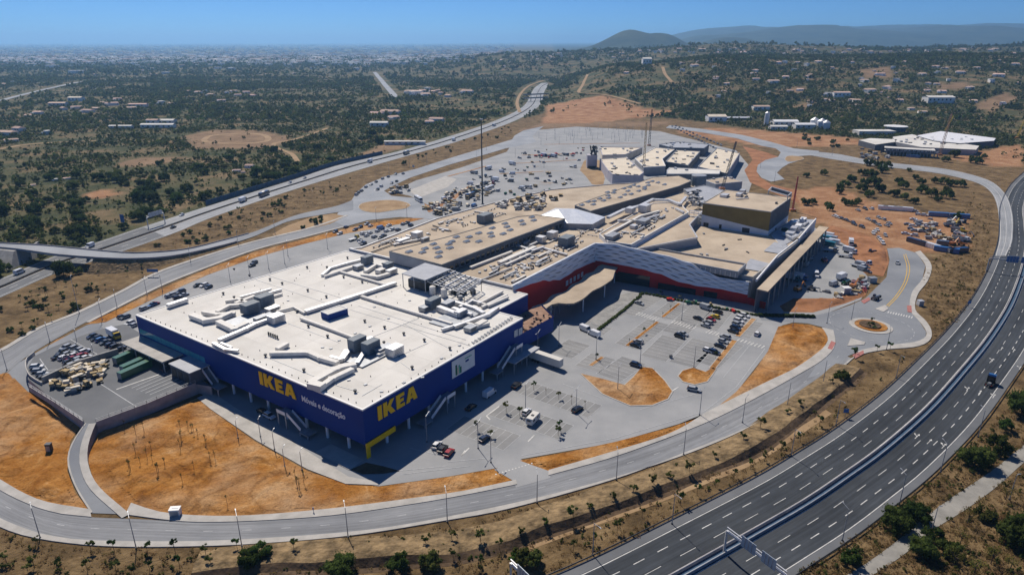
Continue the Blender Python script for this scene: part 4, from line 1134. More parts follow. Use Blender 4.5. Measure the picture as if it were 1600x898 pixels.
# plant canopy
cz = RZ + 6.0
cp = AT([(627.5, 427), (664, 437.5), (704, 420.5), (664, 410.5)], cz)
pc = thing('plant_canopy', Vector((cp[1].x, cp[1].y, RZ)), 'flat grey canopy on posts over dark machinery on the white roof', 'canopy')
part('canopy_roof', MB().prism(cp, cz - .3, cz, 0, None, True), M['roof_grey'], pc)
for a in (0, 1, 2, 3):
    for t in (0, .5):
        p = cp[a].lerp(cp[(a + 1) % 4], t); c = sum(cp, Vector()) / 4; p = p.lerp(c, .04)
        part('post', MB().box((p.x, p.y, RZ + 2.9), (.3, .3, 5.7)), M['metal_mid'], pc)
mi = [p.lerp(sum(cp, Vector()) / 4, .25) for p in cp]
part('machinery', wall_ring(mi, RZ, RZ + 3.4), M['metal_dark'], pc)
part('machinery_top', MB().poly([(p.x, p.y, RZ + 3.4) for p in mi]), M['metal_mid'], pc)
for x, y in ((676, 460), (694, 464)):
    p = at(x, y, RZ)
    t = thing('water_tank', p, 'pale cylindrical tank beside the plant canopy', 'tank', 'tanks beside the plant canopy')
    part('tank_body', MB().cyl((p.x, p.y, RZ + .2), (p.x, p.y, RZ + 3.4), 1.25, 1.25, 16).cyl((p.x, p.y, RZ + 3.4), (p.x, p.y, RZ + 3.7), 1.25, .7, 16), M['duct_cream'], t)
    part('tank_base', MB().box((p.x, p.y, RZ + .1), (3, 3, .2)), M['metal_mid'], t)
rk = thing('pipe_rack', at(712, 445, RZ), 'open steel pipe rack full of pipes behind the plant canopy', 'pipe rack')
q = AT([(668, 440), (725, 458), (752, 440), (704, 422)], RZ + 4)
for i in range(9):
    mb = MB(); a = q[0].lerp(q[3], i / 8); b = q[1].lerp(q[2], i / 8); mb.beam(a, b, .3, .3); part('rack_beam', mb, M['metal_light'], rk)
for i in range(7):
    mb = MB(); a = q[0].lerp(q[1], i / 6); b = q[3].lerp(q[2], i / 6); mb.cyl(a + Vector((0, 0, .4)), b + Vector((0, 0, .4)), .28, .28, 6); part('pipe', mb, M['metal_light' if i % 2 else 'metal_mid'], rk)
for i in range(4):
    for t in (0, .5, 1):
        p = q[i].lerp(q[(i + 1) % 4], t); part('post', MB().box((p.x, p.y, RZ + 2), (.22, .22, 4)), M['metal_mid'], rk)
for i in range(16):
    c = q[0].lerp(q[1], random.random()).lerp(q[3].lerp(q[2], random.random()), random.random())
    part('pump', MB().box((c.x, c.y, RZ + .8), (1.2 + random.random() * 2, 1.2, 1.5), random.random()), M[random.choice(['metal_dark', 'metal_mid', 'metal_light'])], rk)

# fire escape stairs ---------------------------------------------------------
def fire_stair(label, A, d, n, s, zt, flip=1, run=7.0, zl=1.6):
    p = A + d * s + n * .1
    t = thing('fire_escape', Vector((p.x, p.y, 0)), label, 'staircase')
    def W(u, v, z): return Vector((p.x, p.y, 0)) + d * (u * flip) + n * v + Vector((0, 0, z))
    def quadbox(u0, u1, v0, v1, z0, z1):
        return MB().prism([W(u0, v0, 0), W(u1, v0, 0), W(u1, v1, 0), W(u0, v1, 0)], z0, z1, 0, None, True)
    part('landing', quadbox(0, 4, 0, 3.2, zt - .25, zt), M['metal_mid'], t)
    part('landing', quadbox(4 + run, 8 + run, 0, 3.4, zl - .25, zl), M['metal_mid'], t)
    ns = 16
    for i in range(ns):
        f = (i + .5) / ns; u = 4 + run * f; z = zt + (zl - zt) * f
        part('tread', quadbox(u - run / ns / 2, u + run / ns / 2, .7, 2.6, z - .12, z), M['metal_mid'], t)
    for v in (.6, 2.7):
        mb = MB(); mb.beam(W(4, v, zt + .45), W(4 + run, v, zl + .45), .12, 1.1); part('balustrade', mb, M['metal_panel'], t)
    mb = MB(); mb.beam(W(0, 3.2, zt + .55), W(4, 3.2, zt + .55), .1, 1.1); part('balustrade', mb, M['metal_panel'], t)
    for u, v, z in ((.2, 3.0, zt), (3.8, 3.0, zt), (4.3 + run, 3.2, zl), (7.7 + run, 3.2, zl)):
        q = W(u, v, 0); part('post', MB().box((q.x, q.y, z / 2 - .1), (.35, .35, z - .2)), M['metal_mid'], t)
    return t
s_, _ = wall_point(wL, dF, nF, 448, 648)
fire_stair('grey fire escape stair below the yellow letters and white words', wL, dF, nF, s_, 4.9, 1, 6, 1.4)
s_, _ = wall_point(wN, dR, nR, 690, 628)
fire_stair('grey fire escape stair between the yellow letters and the billboard', wN, dR, nR, s_ + 3, 5.2, -1, 7, 1.3)
s_, _ = wall_point(wN, dR, nR, 800, 545)
fire_stair('grey fire escape stair beyond the billboard near the terrace', wN, dR, nR, s_ + 2, 7.4, -1, 8, 2.6)
s_, _ = wall_point(wL, dF, nF, 318, 575)
fire_stair('grey stair from the loading dock down beside the yard', wL, dF, nF, s_, 7.0, 1, 5, 2.8)
# loading canopies and dock at the yard
def canopy(name, label, A, d, n, s0, s1, depth, z, th=.5, m='roof_grey', posts=True, z0=YZ):
    p = A + d * s0
    t = thing(name, Vector((p.x, p.y, z0)), label, 'canopy')
    a, b = A + d * s0 + n * .05, A + d * s1 + n * .05; c, e = b + n * depth, a + n * depth
    part('canopy_roof', MB().prism([a, b, c, e], z - th, z, 0, None, True), M[m], t)
    if posts:
        k = max(2, int((s1 - s0) / 8))
        for i in range(k + 1):
            q = e.lerp(c, i / k) - n * .4
            part('post', MB().box((q.x, q.y, (z0 + z - th) / 2), (.3, .3, z - th - z0)), M['metal_mid'], t)
    return t
canopy('loading_canopy', 'long flat grey canopy over the loading bays of the blue store', wL, dF, nF, 1.0, 29, 7.5, 7.6, .5, 'concrete_path')
a = wL + dF * 33 + nF * .1; b = wL + dF * 45 + nF * .1
dk = thing('dock_house', Vector((a.x, a.y, YZ)), 'grey boxy dock house with dark openings against the blue wall', 'dock house')
ring_ = [a, b, b + nF * 7, a + nF * 7]
part('wall', wall_ring(ring_, YZ, 7.8), M['wall_darkgrey'], dk); part('roof', MB().prism(inset(ring_, -.3), 7.8, 8.1, 0, None, True), M['roof_grey'], dk)
for i in range(3):
    q = (a + nF * 7.05).lerp(b + nF * 7.05, .18 + .3 * i); part('dock_door', MB().box((q.x, q.y, YZ + 1.7), (2.6, .12, 3.2), math.atan2(dF.y, dF.x)), M['metal_dark'], dk)
# right side canopy over the goods pick-up
s_, _ = wall_point(wN, dR, nR, 775, 560)
canopy('pickup_canopy', 'low flat grey canopy along the blue wall above the white trailer', wN, dR, nR, s_ + 3, s_ + 19, 6.0, 4.6, .4, 'roof_grey', True, 0)
# walls of the yard ----------------------------------------------------------
def fence_wall(name, label, pts, z0, h, m='concrete_wall', th=.3, rails=True, cat='wall'):
    P = [Vector(p) for p in pts]
    t = thing(name, Vector((P[0].x, P[0].y, z0)), label, cat)
    for a, b in zip(P[:-1], P[1:]):
        part('wall_panel', MB().beam((a.x, a.y, z0 + h / 2), (b.x, b.y, z0 + h / 2), th, h), M[m], t)
        if rails:
            l = (b - a).length; k = max(1, int(l / 3))
            for i in range(k + 1):
                q = a.lerp(b, i / k); part('post', MB().box((q.x, q.y, z0 + h + .5), (.1, .1, 1.0)), M['metal_mid'], t)
            for zz in (.55, .98): part('rail', MB().beam((a.x, a.y, z0 + h + zz), (b.x, b.y, z0 + h + zz), .07), M['metal_mid'], t)
    return t
fence_wall('yard_wall', 'mauve parapet wall with railing on the soil side of the delivery yard', AT([(46, 606), (88, 632), (131, 661)], YZ), YZ - 1.2, 2.0, 'concrete_wall')
fence_wall('yard_wall', 'mauve parapet wall with railing at the front of the delivery yard', AT([(151, 662), (230, 633), (306, 601)], YZ), YZ - 1.2, 2.0, 'concrete_wall')
fence_wall('yard_barrier', 'curved pale barrier on the outer bend of the delivery yard', catmull(AT([(54, 553), (43, 562), (41, 575), (48, 590), (66, 601)], YZ), 3), YZ - .6, 1.6, 'concrete_path', .3, False, 'barrier')
fence_wall('yard_divider', 'long grey block wall dividing the parked cars from the pallets', AT([(68, 597), (120, 572), (185, 552)], YZ), YZ, 2.0, 'concrete_dark', 1.0, False, 'wall')

# ------------------------------------------------------------------ shopping mall
MZ = 16.0
fA, fC, fE = at(800, 446, 18.0), at(930, 379.5, 18.0), at(1171, 440, 10.6)
dM = (fC - fA).normalized(); dM.z = 0
mall = thing('shopping_mall', at(1000, 420), 'sprawling shopping mall with tan roofs and wavy silver facade', 'shopping mall')
corner = Vector((wR2.x, wR2.y, MZ)); backc = Vector((wB.x, wB.y, MZ))
mroof = [backc + Vector((1.5, 1, 0)), at(563, 388, MZ), at(683, 342, MZ), at(773, 317, MZ), at(860, 297, MZ), at(960, 288, MZ), at(1078, 282, MZ), at(1108, 320, MZ), at(1078, 352, MZ), at(1090, 372, MZ), at(995, 390, MZ), Vector((fC.x, fC.y, MZ)), Vector((fA.x, fA.y, MZ)) + dM * 2.2]
block(mall, mroof, MZ, 0, 'wall_grey', 'roof_tan', .6, .5, 'metal_light', False)
# skylit strips
block(mall, [(608, 393), (700, 370), (808, 339), (838, 336), (883, 342), (690, 414)], 21.0, MZ, 'wall_grey', 'roof_tan', .25, .3, 'concrete_dark')
Bp = block(mall, [(898, 321), (1020, 277.5), (1060, 275), (1080, 283), (1061, 291), (923, 330)], 20.0, MZ, 'wall_darkgrey', 'roof_tan', .25, .3, 'concrete_dark')
sa = at(690, 414, 21); sb = at(883, 342, 21)
for i in range(26):
    p = sa.lerp(sb, (i + .7) / 27); dd = (sb - sa).normalized(); nn_ = Vector((dd.y, -dd.x, 0))
    q = p + nn_ * .05
    part('window', MB().box((q.x, q.y, 18.2), (2.2, .12, 1.8), math.atan2(dd.y, dd.x)), M['glass_dark'], mall)
dd = (sb - sa).normalized(); nn_ = Vector((dd.y, -dd.x, 0))
part('wall', MB().poly([(sa.x + nn_.x * .02, sa.y + nn_.y * .02, MZ), (sb.x + nn_.x * .02, sb.y + nn_.y * .02, MZ), (sb.x + nn_.x * .02, sb.y + nn_.y * .02, 20.9), (sa.x + nn_.x * .02, sa.y + nn_.y * .02, 20.9)]), M['wall_darkgrey'], mall)
SKY_A = [(639, 394), (664, 389), (660, 395), (677, 382), (682, 388), (686, 395), (685, 402), (706, 378), (701, 382), (703, 388), (713, 371), (733, 371), (729, 378), (748, 365), (748, 378), (766, 365), (768, 370), (786, 366), (769, 357), (789, 350), (792, 355), (797, 360), (814, 346), (817, 351), (831, 340), (834, 345)]
SKY_B = [(909, 321), (919, 316), (928, 315), (927, 320), (937, 311), (943, 314), (950, 306), (951, 310), (949, 301), (959, 302), (960, 298), (969, 309), (975, 295), (976, 305), (981, 299), (984, 293), (990, 290), (986, 304), (997, 292), (998, 299), (1007, 296), (1012, 286), (1013, 290), (1019, 284), (1007, 293), (1028, 286), (1038, 289)]
skm = MB().box((0, 0, .25), (3.3, 2.1, .5)).mesh('skylight', M['metal_light'])
skt = MB().prism([Vector((-1.5, -.9, 0)), Vector((1.5, -.9, 0)), Vector((1.5, .9, 0)), Vector((-1.5, .9, 0))], .5, .62).poly([(-1.5, -.9, .62), (1.5, -.9, .62), (1.1, 0, 1.0), (-1.1, 0, 1.0)]).poly([(1.5, .9, .62), (-1.5, .9, .62), (-1.1, 0, 1.0), (1.1, 0, 1.0)]).poly([(1.5, -.9, .62), (1.5, .9, .62), (1.1, 0, 1.0)]).poly([(-1.5, .9, .62), (-1.5, -.9, .62), (-1.1, 0, 1.0)]).mesh('dome', M['skylight'])
for lst, z in ((SKY_A, 21.0), (SKY_B, 20.0)):
    for x, y in lst:
        p = at(x, y, z); s = link('skylight', skm, mall, p - mall.location, math.atan2(dM.y, dM.x) - .1)
        link('dome', skt, s)
# glass hip roof between the strips
gz0, gz1 = 19.2, 23.5
g = AT([(834, 341), (888, 349), (926, 350), (946, 339), (900, 326), (868, 325)], gz0)
r1, r2 = at(872, 327, gz1), at(893, 326, gz1)
gl = MB()
for tri in ((g[0], g[1], r1), (g[1], g[2], r2, r1), (g[2], g[3], r2), (g[3], g[4], r2), (g[4], g[5], r1, r2), (g[5], g[0], r1)): gl.poly([tuple(v) for v in tri])
part('glass_roof', gl, M['glass_roof'], mall); part('wall', wall_ring(g, MZ, gz0), M['wall_grey'], mall)
for i in range(12):
    t = (i + .5) / 12; p = g[1].lerp(g[2], t); part('mullion', MB().box((p.x, p.y - .08, 17.6), (.2, .2, 3.1)), M['metal_mid'], mall)
# block J with the long stepped pale side
J = [(986, 383), (1076, 332), (1060, 316), (1020, 318), (936, 366), (950, 378)]
block(mall, J, 18.0, MZ, 'wall_white', 'roof_tan', .4, .4, 'trim_white')
ja, jb = at(986, 383, 18), at(1076, 332, 18)
dj = (jb - ja).normalized(); nj = Vector((dj.y, -dj.x, 0))
for k_, (z0, z1, o_) in enumerate(((15.0, 16.3, .8), (12.6, 13.9, 1.6))):
    a, b = ja + nj * (o_ / 2 + .1), jb + nj * (o_ / 2 + .1)
    part('cornice', MB().beam((a.x, a.y, (z0 + z1) / 2), (b.x, b.y, (z0 + z1) / 2), o_, z1 - z0), M['wall_white'], mall)
for i in range(14):
    p = ja.lerp(jb, (i + .5) / 14) + nj * .12; part('window', MB().box((p.x, p.y, 14.5), (3.4, .2, .9), math.atan2(dj.y, dj.x)), M['glass_dark'], mall)
block(mall, [at(986, 383, 18) + nj * .05, at(1076, 332, 18) + nj * .05, at(1076, 332, 18) - nj * 3, at(986, 383, 18) - nj * 3], 16.05, 0, 'wall_white', 'roof_tan', 0, .3, 'trim_white', False)
# large flat tan roof E, lower
EZ = 12.0
Ep = block(mall, [(1000, 392), (1081, 352), (1150, 352), (1240, 370), (1262, 365), (1235, 388), (1176, 434), (1160, 431), (1090, 408)], EZ, 0, 'wall_grey', 'roof_tan', .5, .4, 'concrete_path')
# front strip F with parapet box
Fp = block(mall, [(1000, 385), (1078, 399), (1166, 414), (1153, 427), (1076, 412), (1010, 397)], 14.2, EZ, 'metal_mid', 'roof_tan', .8, .5, 'metal_mid')
for i in range(10):
    p = Fp[4].lerp(Fp[3], (i + .5) / 10); part('column', MB().box((p.x, p.y - .3, 13.1), (.3, .3, 2.2)), M['metal_light'], mall)
# cinema box D
DZ = 25.0
Dp = AT([(1098.4, 317.5), (1204.7, 331.6), (1236, 309), (1134, 297)], DZ)
cin = thing('cinema_block', Vector((Dp[1].x, Dp[1].y, EZ)), 'tall box with bronze front, grey side and tan roof above the mall', 'cinema')
part('roof', MB().poly([(p.x, p.y, DZ) for p in Dp]), M['roof_tan'], cin); part('coping', coping(Dp, .35, DZ - .2, DZ + .3), M['concrete_path'], cin)
a, b, c, e = Dp
part('front_wall', MB().poly([(a.x, a.y, 18.5), (b.x, b.y, 14.7), (b.x, b.y, DZ), (a.x, a.y, DZ)]), M['wall_bronze'], cin)
part('base_wall', MB().poly([(a.x, a.y, EZ), (b.x, b.y, EZ), (b.x, b.y, 14.7), (a.x, a.y, 18.5)]), M['wall_white'], cin)
part('side_wall', MB().poly([(b.x, b.y, 14.7), (c.x, c.y, 14.7), (c.x, c.y, DZ), (b.x, b.y, DZ)]), M['wall_darkgrey'], cin)
part('base_wall', MB().poly([(b.x, b.y, 0), (c.x, c.y, 0), (c.x, c.y, 14.7), (b.x, b.y, 14.7)]), M['wall_white'], cin)
part('rear_wall', MB().poly([(c.x, c.y, 0), (e.x, e.y, 0), (e.x, e.y, DZ), (c.x, c.y, DZ)]).poly([(e.x, e.y, 0), (a.x, a.y, 0), (a.x, a.y, DZ), (e.x, e.y, DZ)]), M['wall_grey'], cin)
dd = (b - a).normalized(); nd = Vector((dd.y, -dd.x, 0))
for t_, w_, h_ in ((.06, 1.4, 2.2), (.1, 1.4, 2.2), (.3, 1.4, 2.4), (.68, 4, 2.6)):
    p = a.lerp(b, t_) + nd * .06; part('door', MB().box((p.x, p.y, EZ + h_ / 2), (w_, .15, h_), math.atan2(dd.y, dd.x)), M['metal_dark'], cin)
dd2 = (c - b).normalized(); n2_ = Vector((dd2.y, -dd2.x, 0))
for i in range(15):
    p = b.lerp(c, (i + .5) / 15) + n2_ * .05; part('wall_panel', MB().box((p.x, p.y, 19.8), (1.45, .14, 10), math.atan2(dd2.y, dd2.x)), M['wall_darkgrey'], cin)
for i in range(18):
    p0 = a.lerp(b, i / 18 + .001) + nd * .05; p1 = a.lerp(b, (i + 1) / 18 - .001) + nd * .05
    z0_, z1_ = 18.5 - 3.8 * i / 18 + .1, 18.5 - 3.8 * (i + 1) / 18 + .1
    part('wall_panel', MB().poly([(p0.x, p0.y, z0_), (p1.x, p1.y, z1_), (p1.x, p1.y, DZ - .2), (p0.x, p0.y, DZ - .2)]), M['wall_bronze'], cin)
# sloping frame over the rear right of the cinema roof
rf = thing('roof_frame', at(1215, 307, DZ), 'open steel frame on the rear edge of the tall tan roof', 'frame')
q = AT([(1200, 304), (1205, 299), (1236, 308), (1230, 313)], DZ)
for i in range(4):
    u, v = q[i], q[(i + 1) % 4]; part('frame_beam', MB().beam(u + Vector((0, 0, 2.6)), v + Vector((0, 0, 2.6)), .5), M['metal_light'], rf); part('post', MB().box((u.x, u.y, DZ + 1.2), (.4, .4, 2.5)), M['metal_mid'], rf)
part('back_wall', MB().poly([tuple(q[1] + Vector((0, 0, 0))), tuple(q[2]), tuple(q[2] + Vector((0, 0, 2.5))), tuple(q[1] + Vector((0, 0, 2.5)))]), M['wall_darkgrey'], rf)
# low block behind/left of the cinema with scaffolding
block(mall, [(1068, 296), (1090, 310), (1100, 322), (1130, 298), (1100, 290)], 18.0, 0, 'wall_grey', 'roof_grey', .4, .3, 'metal_light')
sc = thing('scaffold', at(1086, 345, EZ), 'pale scaffold and stair tower beside the bronze wall', 'scaffold')
for i in range(4):
    for j in range(2):
        p = at(1076 + i * 7, 349 + i * 1.2 - j * 3, EZ); part('pole', MB().box((p.x, p.y, EZ + 3.6), (.18, .18, 7.2)), M['metal_light'], sc)
for z_ in (2, 4, 6, 7.2):
    p0, p1 = at(1076, 348, EZ), at(1097, 351, EZ); part('platform', MB().beam(p0 + Vector((0, 0, z_)), p1 + Vector((0, 0, z_)), 1.4, .15), M['metal_light'], sc)
# service roof right of the cinema with its pale parapet, and the loading canopy
block(mall, [(1205, 366), (1238, 342), (1275, 343), (1240, 374), (1222, 385)], 12.4, 0, 'wall_white', 'roof_grey', 0)
sp0 = [at(1275, 341, 13.9), at(1248, 372, 13.9)]
part('parapet', MB().beam((sp0[0].x, sp0[0].y, 12.6), (sp0[1].x, sp0[1].y, 12.6), .6, 2.6), M['wall_white'], mall)
sp1 = [at(1246, 374, 12.9), at(1215, 398, 12.9), at(1182, 436, 12.9)]
for u, v in zip(sp1[:-1], sp1[1:]): part('parapet', MB().beam((u.x, u.y, 12.3), (v.x, v.y, 12.3), .6, 1.2), M['wall_white'], mall)
part('roof_panel', MB().poly([tuple(p) for p in AT([(1193, 392), (1210, 378), (1232, 383), (1217, 396)], EZ + .35)]), M['roof_grey'], mall)
part('roof_panel', MB().poly([tuple(p) for p in AT([(1168, 409), (1173, 404), (1204, 412), (1190, 424), (1165, 420)], EZ + .35)]), M['roof_grey'], mall)
gz_ = 11.0
Gp = AT([(1280, 353), (1295, 355), (1200, 455), (1183, 451)], gz_)
lc = thing('loading_canopy', Vector((Gp[2].x, Gp[2].y, 0)), 'long tan flat canopy over the mall loading bays', 'canopy')
part('canopy_roof', MB().prism(Gp, gz_ - .5, gz_, 0, None, True), M['roof_tan'], lc)
for i in range(14):
    p = Gp[1].lerp(Gp[2], (i + .3) / 14) - Vector((.8, 0, 0)); part('post', MB().box((p.x, p.y, 5.3), (.5, .5, 10.6)), M['concrete_dark'], lc)
part('loading_wall', MB().beam((Gp[0].x, Gp[0].y, 5.4), (Gp[3].x, Gp[3].y, 5.4), .5, 10.6), M['wall_darkgrey'], lc)
# ---- wavy silver facade ------------------------------------------------------
def facade(A, B, ztop, zbot, rows, nlens, outward):
    """courses of overlapping silver panels whose lower lips rise in lens-shaped slits"""
    L_ = (B - A); L_.z = 0; l = L_.length; d = L_.normalized(); n = Vector((d.y, -d.x, 0))
    if n.dot(outward) < 0: n = -n
    steps = nlens * 10
    part('facade_backing', MB().strip([A + d * (l * i / steps) + n * .3 + Vector((0, 0, zbot(i / steps) + .1 - A.z)) for i in range(steps + 1)], [A + d * (l * i / steps) + n * .3 + Vector((0, 0, ztop(i / steps) - .15 - A.z)) for i in range(steps + 1)]), M['metal_dark'], mall)  # dark colour paints the shadow seen through the lens slits
    for r in range(rows):
        for q in range(nlens):
            lo, hi = [], []; lo2 = []
            for i in range(q * 10, q * 10 + 11):
                s = i / steps; zt, zb = ztop(s), zbot(s); h = (zt - zb) / rows
                y1 = zt - h * r; y0 = zt - h * (r + 1)
                ph = (s * nlens + .5 * (r % 2)) % 1.0
                lens = math.sin(math.pi * max(0, min(1, (ph - .16) / .68))) ** .7
                p = A + d * (l * s)
                hi.append(Vector((p.x + n.x * .45, p.y + n.y * .45, y1)))
                zl = y0 + h * .34 * lens if r < rows - 1 else y0
                lo.append(Vector((p.x + n.x * (.55 + .3 * lens), p.y + n.y * (.55 + .3 * lens), zl)))
                lo2.append(Vector((p.x + n.x * .12, p.y + n.y * .12, zl)))
            part('facade_panel', MB().strip(hi, lo).strip(lo, lo2), M['metal_panel'], mall, smooth=True)
    part('facade_cap', MB().strip([A + d * (l * i / steps) - n * .6 + Vector((0, 0, ztop(i / steps) + .02 - A.z)) for i in range(steps + 1)], [A + d * (l * i / steps) + n * .47 + Vector((0, 0, ztop(i / steps) + .02 - A.z)) for i in range(steps + 1)]), M['metal_light'], mall)
    # red wall under it
    return d, n, l
def lin(pts):
    def f(s):
        for (a, x), (b, y) in zip(pts[:-1], pts[1:]):
            if s <= b:
                t = (s - a) / (b - a); t = t * t * (3 - 2 * t); return x + (y - x) * t
        return pts[-1][1]
    return f
def prof(A, B, pts):
    """heights along a facade where its edge is seen"""
    d = (B - A); d.z = 0; l = d.length; d.normalize(); n = Vector((d.y, -d.x, 0))
    k = sorted((wall_point(A, d, n, x, y)[0] / l, wall_point(A, d, n, x, y)[1]) for x, y in pts)
    return lin([(-.2, k[0][1])] + [q for q in k if -.1 < q[0] < 1.1] + [(1.3, k[-1][1])])
out1 = Vector((.6, -.8, 0)); fE2 = Vector((fE.x, fE.y, fC.z))
fd1, fn1, fl1 = facade(fA, fC, lin([(0, 18.0), (1, 18.0)]), prof(fA, fC, [(806, 451), (825, 444), (845, 438), (860, 438), (875, 436), (900, 420), (920, 411), (935, 407)]), 5, 7, out1)
fd2, fn2, fl2 = facade(fC, fE2, prof(fC, fE2, [(930, 379.5), (960, 381), (990, 388), (1040, 399), (1076, 410), (1100, 422), (1126, 433), (1150, 437), (1171, 440)]), prof(fC, fE2, [(935, 407), (970, 413), (1000, 419), (1030, 427), (1063, 440), (1090, 446), (1121, 450), (1171, 460)]), 6, 10, Vector((0, -1, 0)))
def redwall(A, B, n, z1f, off=-.6):
    k = 30; lo = [A.lerp(B, i / k) + n * off for i in range(k + 1)]
    part('red_wall', MB().strip(setz(lo, 0), [Vector((p.x, p.y, z1f(i / k) + .6)) for i, p in enumerate(lo)]), M['wall_red'], mall)
redwall(fA, fC, fn1, lambda s: 15.0 - 5.5 * s, .22); redwall(fC, fE2, fn2, lambda s: 9.5 - 3.5 * s, .02)
for s, w_, z0_, z1_ in ((.13, 7, .1, 4.6), (.28, 16, .1, 5.4), (.5, 8, .1, 3.2), (.62, 10, .1, 3.0), (.78, 6, .1, 3)):
    p = fC.lerp(fE2, s) + fn2 * .06; part('shop_window', MB().box((p.x, p.y, (z0_ + z1_) / 2), (w_, .2, z1_ - z0_), math.atan2(fd2.y, fd2.x)), M['glass_dark'], mall)
for i in range(5):
    p = fA.lerp(fC, .62 + .05 * i) + fn1 * .3; part('shop_window', MB().box((p.x, p.y, 5.6), (2.0, .2, 2.4), math.atan2(fd1.y, fd1.x)), M['metal_panel'], mall)
# end wall of the silver facade
e0 = fE2; e1 = fE2 - fn2 * 6
part('end_wall', MB().beam((e0.x + .3, e0.y, 5.3), (e1.x + .3, e1.y, 5.3), .5, 10.4), M['metal_mid'], mall)
p = at(1195, 483, 0); part('red_wall', MB().beam((e0.x, e0.y + .4, 1.6), (p.x, p.y, 1.6), .4, 3.2), M['wall_red'], mall)
# wavy entrance canopy
wv = thing('entrance_canopy', at(900, 480), 'long wavy tan canopy on white columns in front of the red wall', 'canopy')
WZ = 7.6
cl = catmull(AT([(826, 484), (846, 474), (860, 464), (885, 452), (907, 436), (930, 420), (951, 409)], WZ), 3)
cr_ = catmull(AT([(847, 488), (868, 472), (895, 475), (930, 452), (955, 438), (960, 426), (968, 413)], WZ), 3)
n = max(len(cl), len(cr_)); cl = resample(cl, n); cr_ = resample(cr_, n)
for i in range(n):
    w_ = .9 * math.sin(i / n * math.pi * 10)
    cl[i] = cl[i] + Vector((-.5, .4, 0)) * w_; zz = WZ + .25 * math.sin(i / n * math.pi * 10); cl[i].z = zz; cr_[i].z = zz
mb = MB().strip(cl, cr_); mb.strip(lift(cl, -.6), cl); mb.strip(cr_, lift(cr_, -.6)); mb.strip(lift(cr_, -.6), lift(cl, -.6))
part('canopy_roof', mb, M['roof_tan'], wv)
for i in range(3, n - 2, 6):
    for L_ in (cl, cr_):
        p = L_[i].lerp(cl[i] if L_ is cr_ else cr_[i], .12); part('column', MB().cyl((p.x, p.y, 0), (p.x, p.y, WZ - .6), .28, .28, 8), M['wall_white'], wv)
# planters / pale discs under the canopy end
for x, y in ((842, 487), (850, 484), (858, 481), (867, 475), (874, 470)):
    p = at(x, y, 5.8); t = thing('parasol', Vector((p.x, p.y, 0)), 'round cream parasol under the end of the wavy canopy', 'parasol', 'cream parasols by the entrance')
    part('shade', MB().cyl((p.x, p.y, 5.4), (p.x, p.y, 6.0), 1.7, .1, 12), M['car_cream'], t); part('pole', MB().cyl((p.x, p.y, 0), (p.x, p.y, 5.5), .08, .08, 6), M['metal_light'], t)
# mall rooftop plant
plant('mall_roof_plant', 'line of grey plant boxes and pale ducts on the tan roof before the glass roof',
      [(863, 372, 5, 4, 3.5, 'metal_light', .2), (885, 383, 8, 5, 4.5, 'unit_grey', .2), (845, 378, 4, 4, 3, 'metal_light', .2)],
      [([(735, 418), (800, 393)], 1.2, .9, D_), ([(780, 411), (826, 391), (836, 386)], 2.2, 1.2, D_), ([(790, 414), (828, 397)], 1.2, .9, D_), ([(798, 380), (832, 392), (850, 386)], 1.4, 1.0, G_), ([(820, 380), (836, 366), (862, 358), (884, 352)], 1.5, 1.1, G_), ([(850, 388), (886, 398)], 1.2, .8, G_), ([(690, 428), (730, 438), (742, 442)], 1.4, 1.0, D_), ([(745, 440), (800, 418)], .6, .5, 'metal_mid')], MZ)
plant('mall_roof_plant', 'curving silver ducts and a plant box beside the stepped pale wall',
      [(1007, 330, 7, 5, 4, 'metal_light', .2), (985, 332, 6, 4, 3, 'metal_light', .2), (1005, 350, 8, 5, 2.6, 'metal_mid', .2), (957, 372, 9, 4, 2, 'metal_mid', .2), (990, 356, 4, 3, 1.6, G_, .2)],
      [([(950, 340), (975, 328), (1000, 322), (1020, 312), (1045, 313), (1062, 320)], 2.0, 1.3, G_), ([(1062, 320), (1072, 308)], 1.6, 1.2, G_), ([(945, 368), (975, 352), (1000, 338), (1030, 330)], 1.4, 1.0, D_), ([(965, 345), (1000, 345), (1030, 336)], 1.3, 1.0, G_), ([(1056, 326), (1068, 332)], 1.4, 1.0, G_)], 18.0)
plant('mall_roof_plant', 'row of pale plant units on the roof right of the bronze box',
      [(1243, 352, 6, 3, 2.4, 'metal_light', .2), (1247, 357, 6, 3, 2.4, 'metal_panel', .2), (1240, 361, 6, 3, 2.4, 'metal_light', .2), (1254, 347, 6, 3, 2.4, 'metal_panel', .2), (1234, 368, 5, 4, 2.0, 'metal_light', .2)],
      [([(1224, 365), (1236, 372), (1246, 368)], 1.6, 1.2, G_), ([(1255, 352), (1262, 346)], 1.2, 1.0, G_)], 12.4)
plant('mall_roof_plant', 'small plant units on top of the tall tan roof',
      [(1155, 306, 5, 3, 1.6, 'metal_light', .1), (1160, 302, 4, 3, 2.2, 'metal_light', .1), (1132, 307, 6, 4, 1.4, 'metal_light', .1), (1166, 308, 4, 1, .6, 'metal_dark', .1), (1213, 318, 2, 1, .8, 'metal_dark', .1)], [([(1150, 311), (1170, 309)], .6, .5, G_)], DZ)
plant('mall_roof_plant', 'grey roof boxes on the tan roof beside the rear car park',
      [(652, 372, 5, 4, 3.4, 'metal_light', .2), (630, 378, 8, 3, 1.6, 'metal_light', .2), (758, 346, 9, 5, 4.4, 'unit_grey', .2), (664, 376, 5, 2, 1.6, 'metal_mid', .2)], [([(615, 382), (640, 377), (668, 372)], 1.0, .8, G_), ([(580, 394), (616, 381)], .5, .4, 'metal_dark'), ([(676, 352), (705, 361)], .5, .4, 'metal_dark')], MZ)
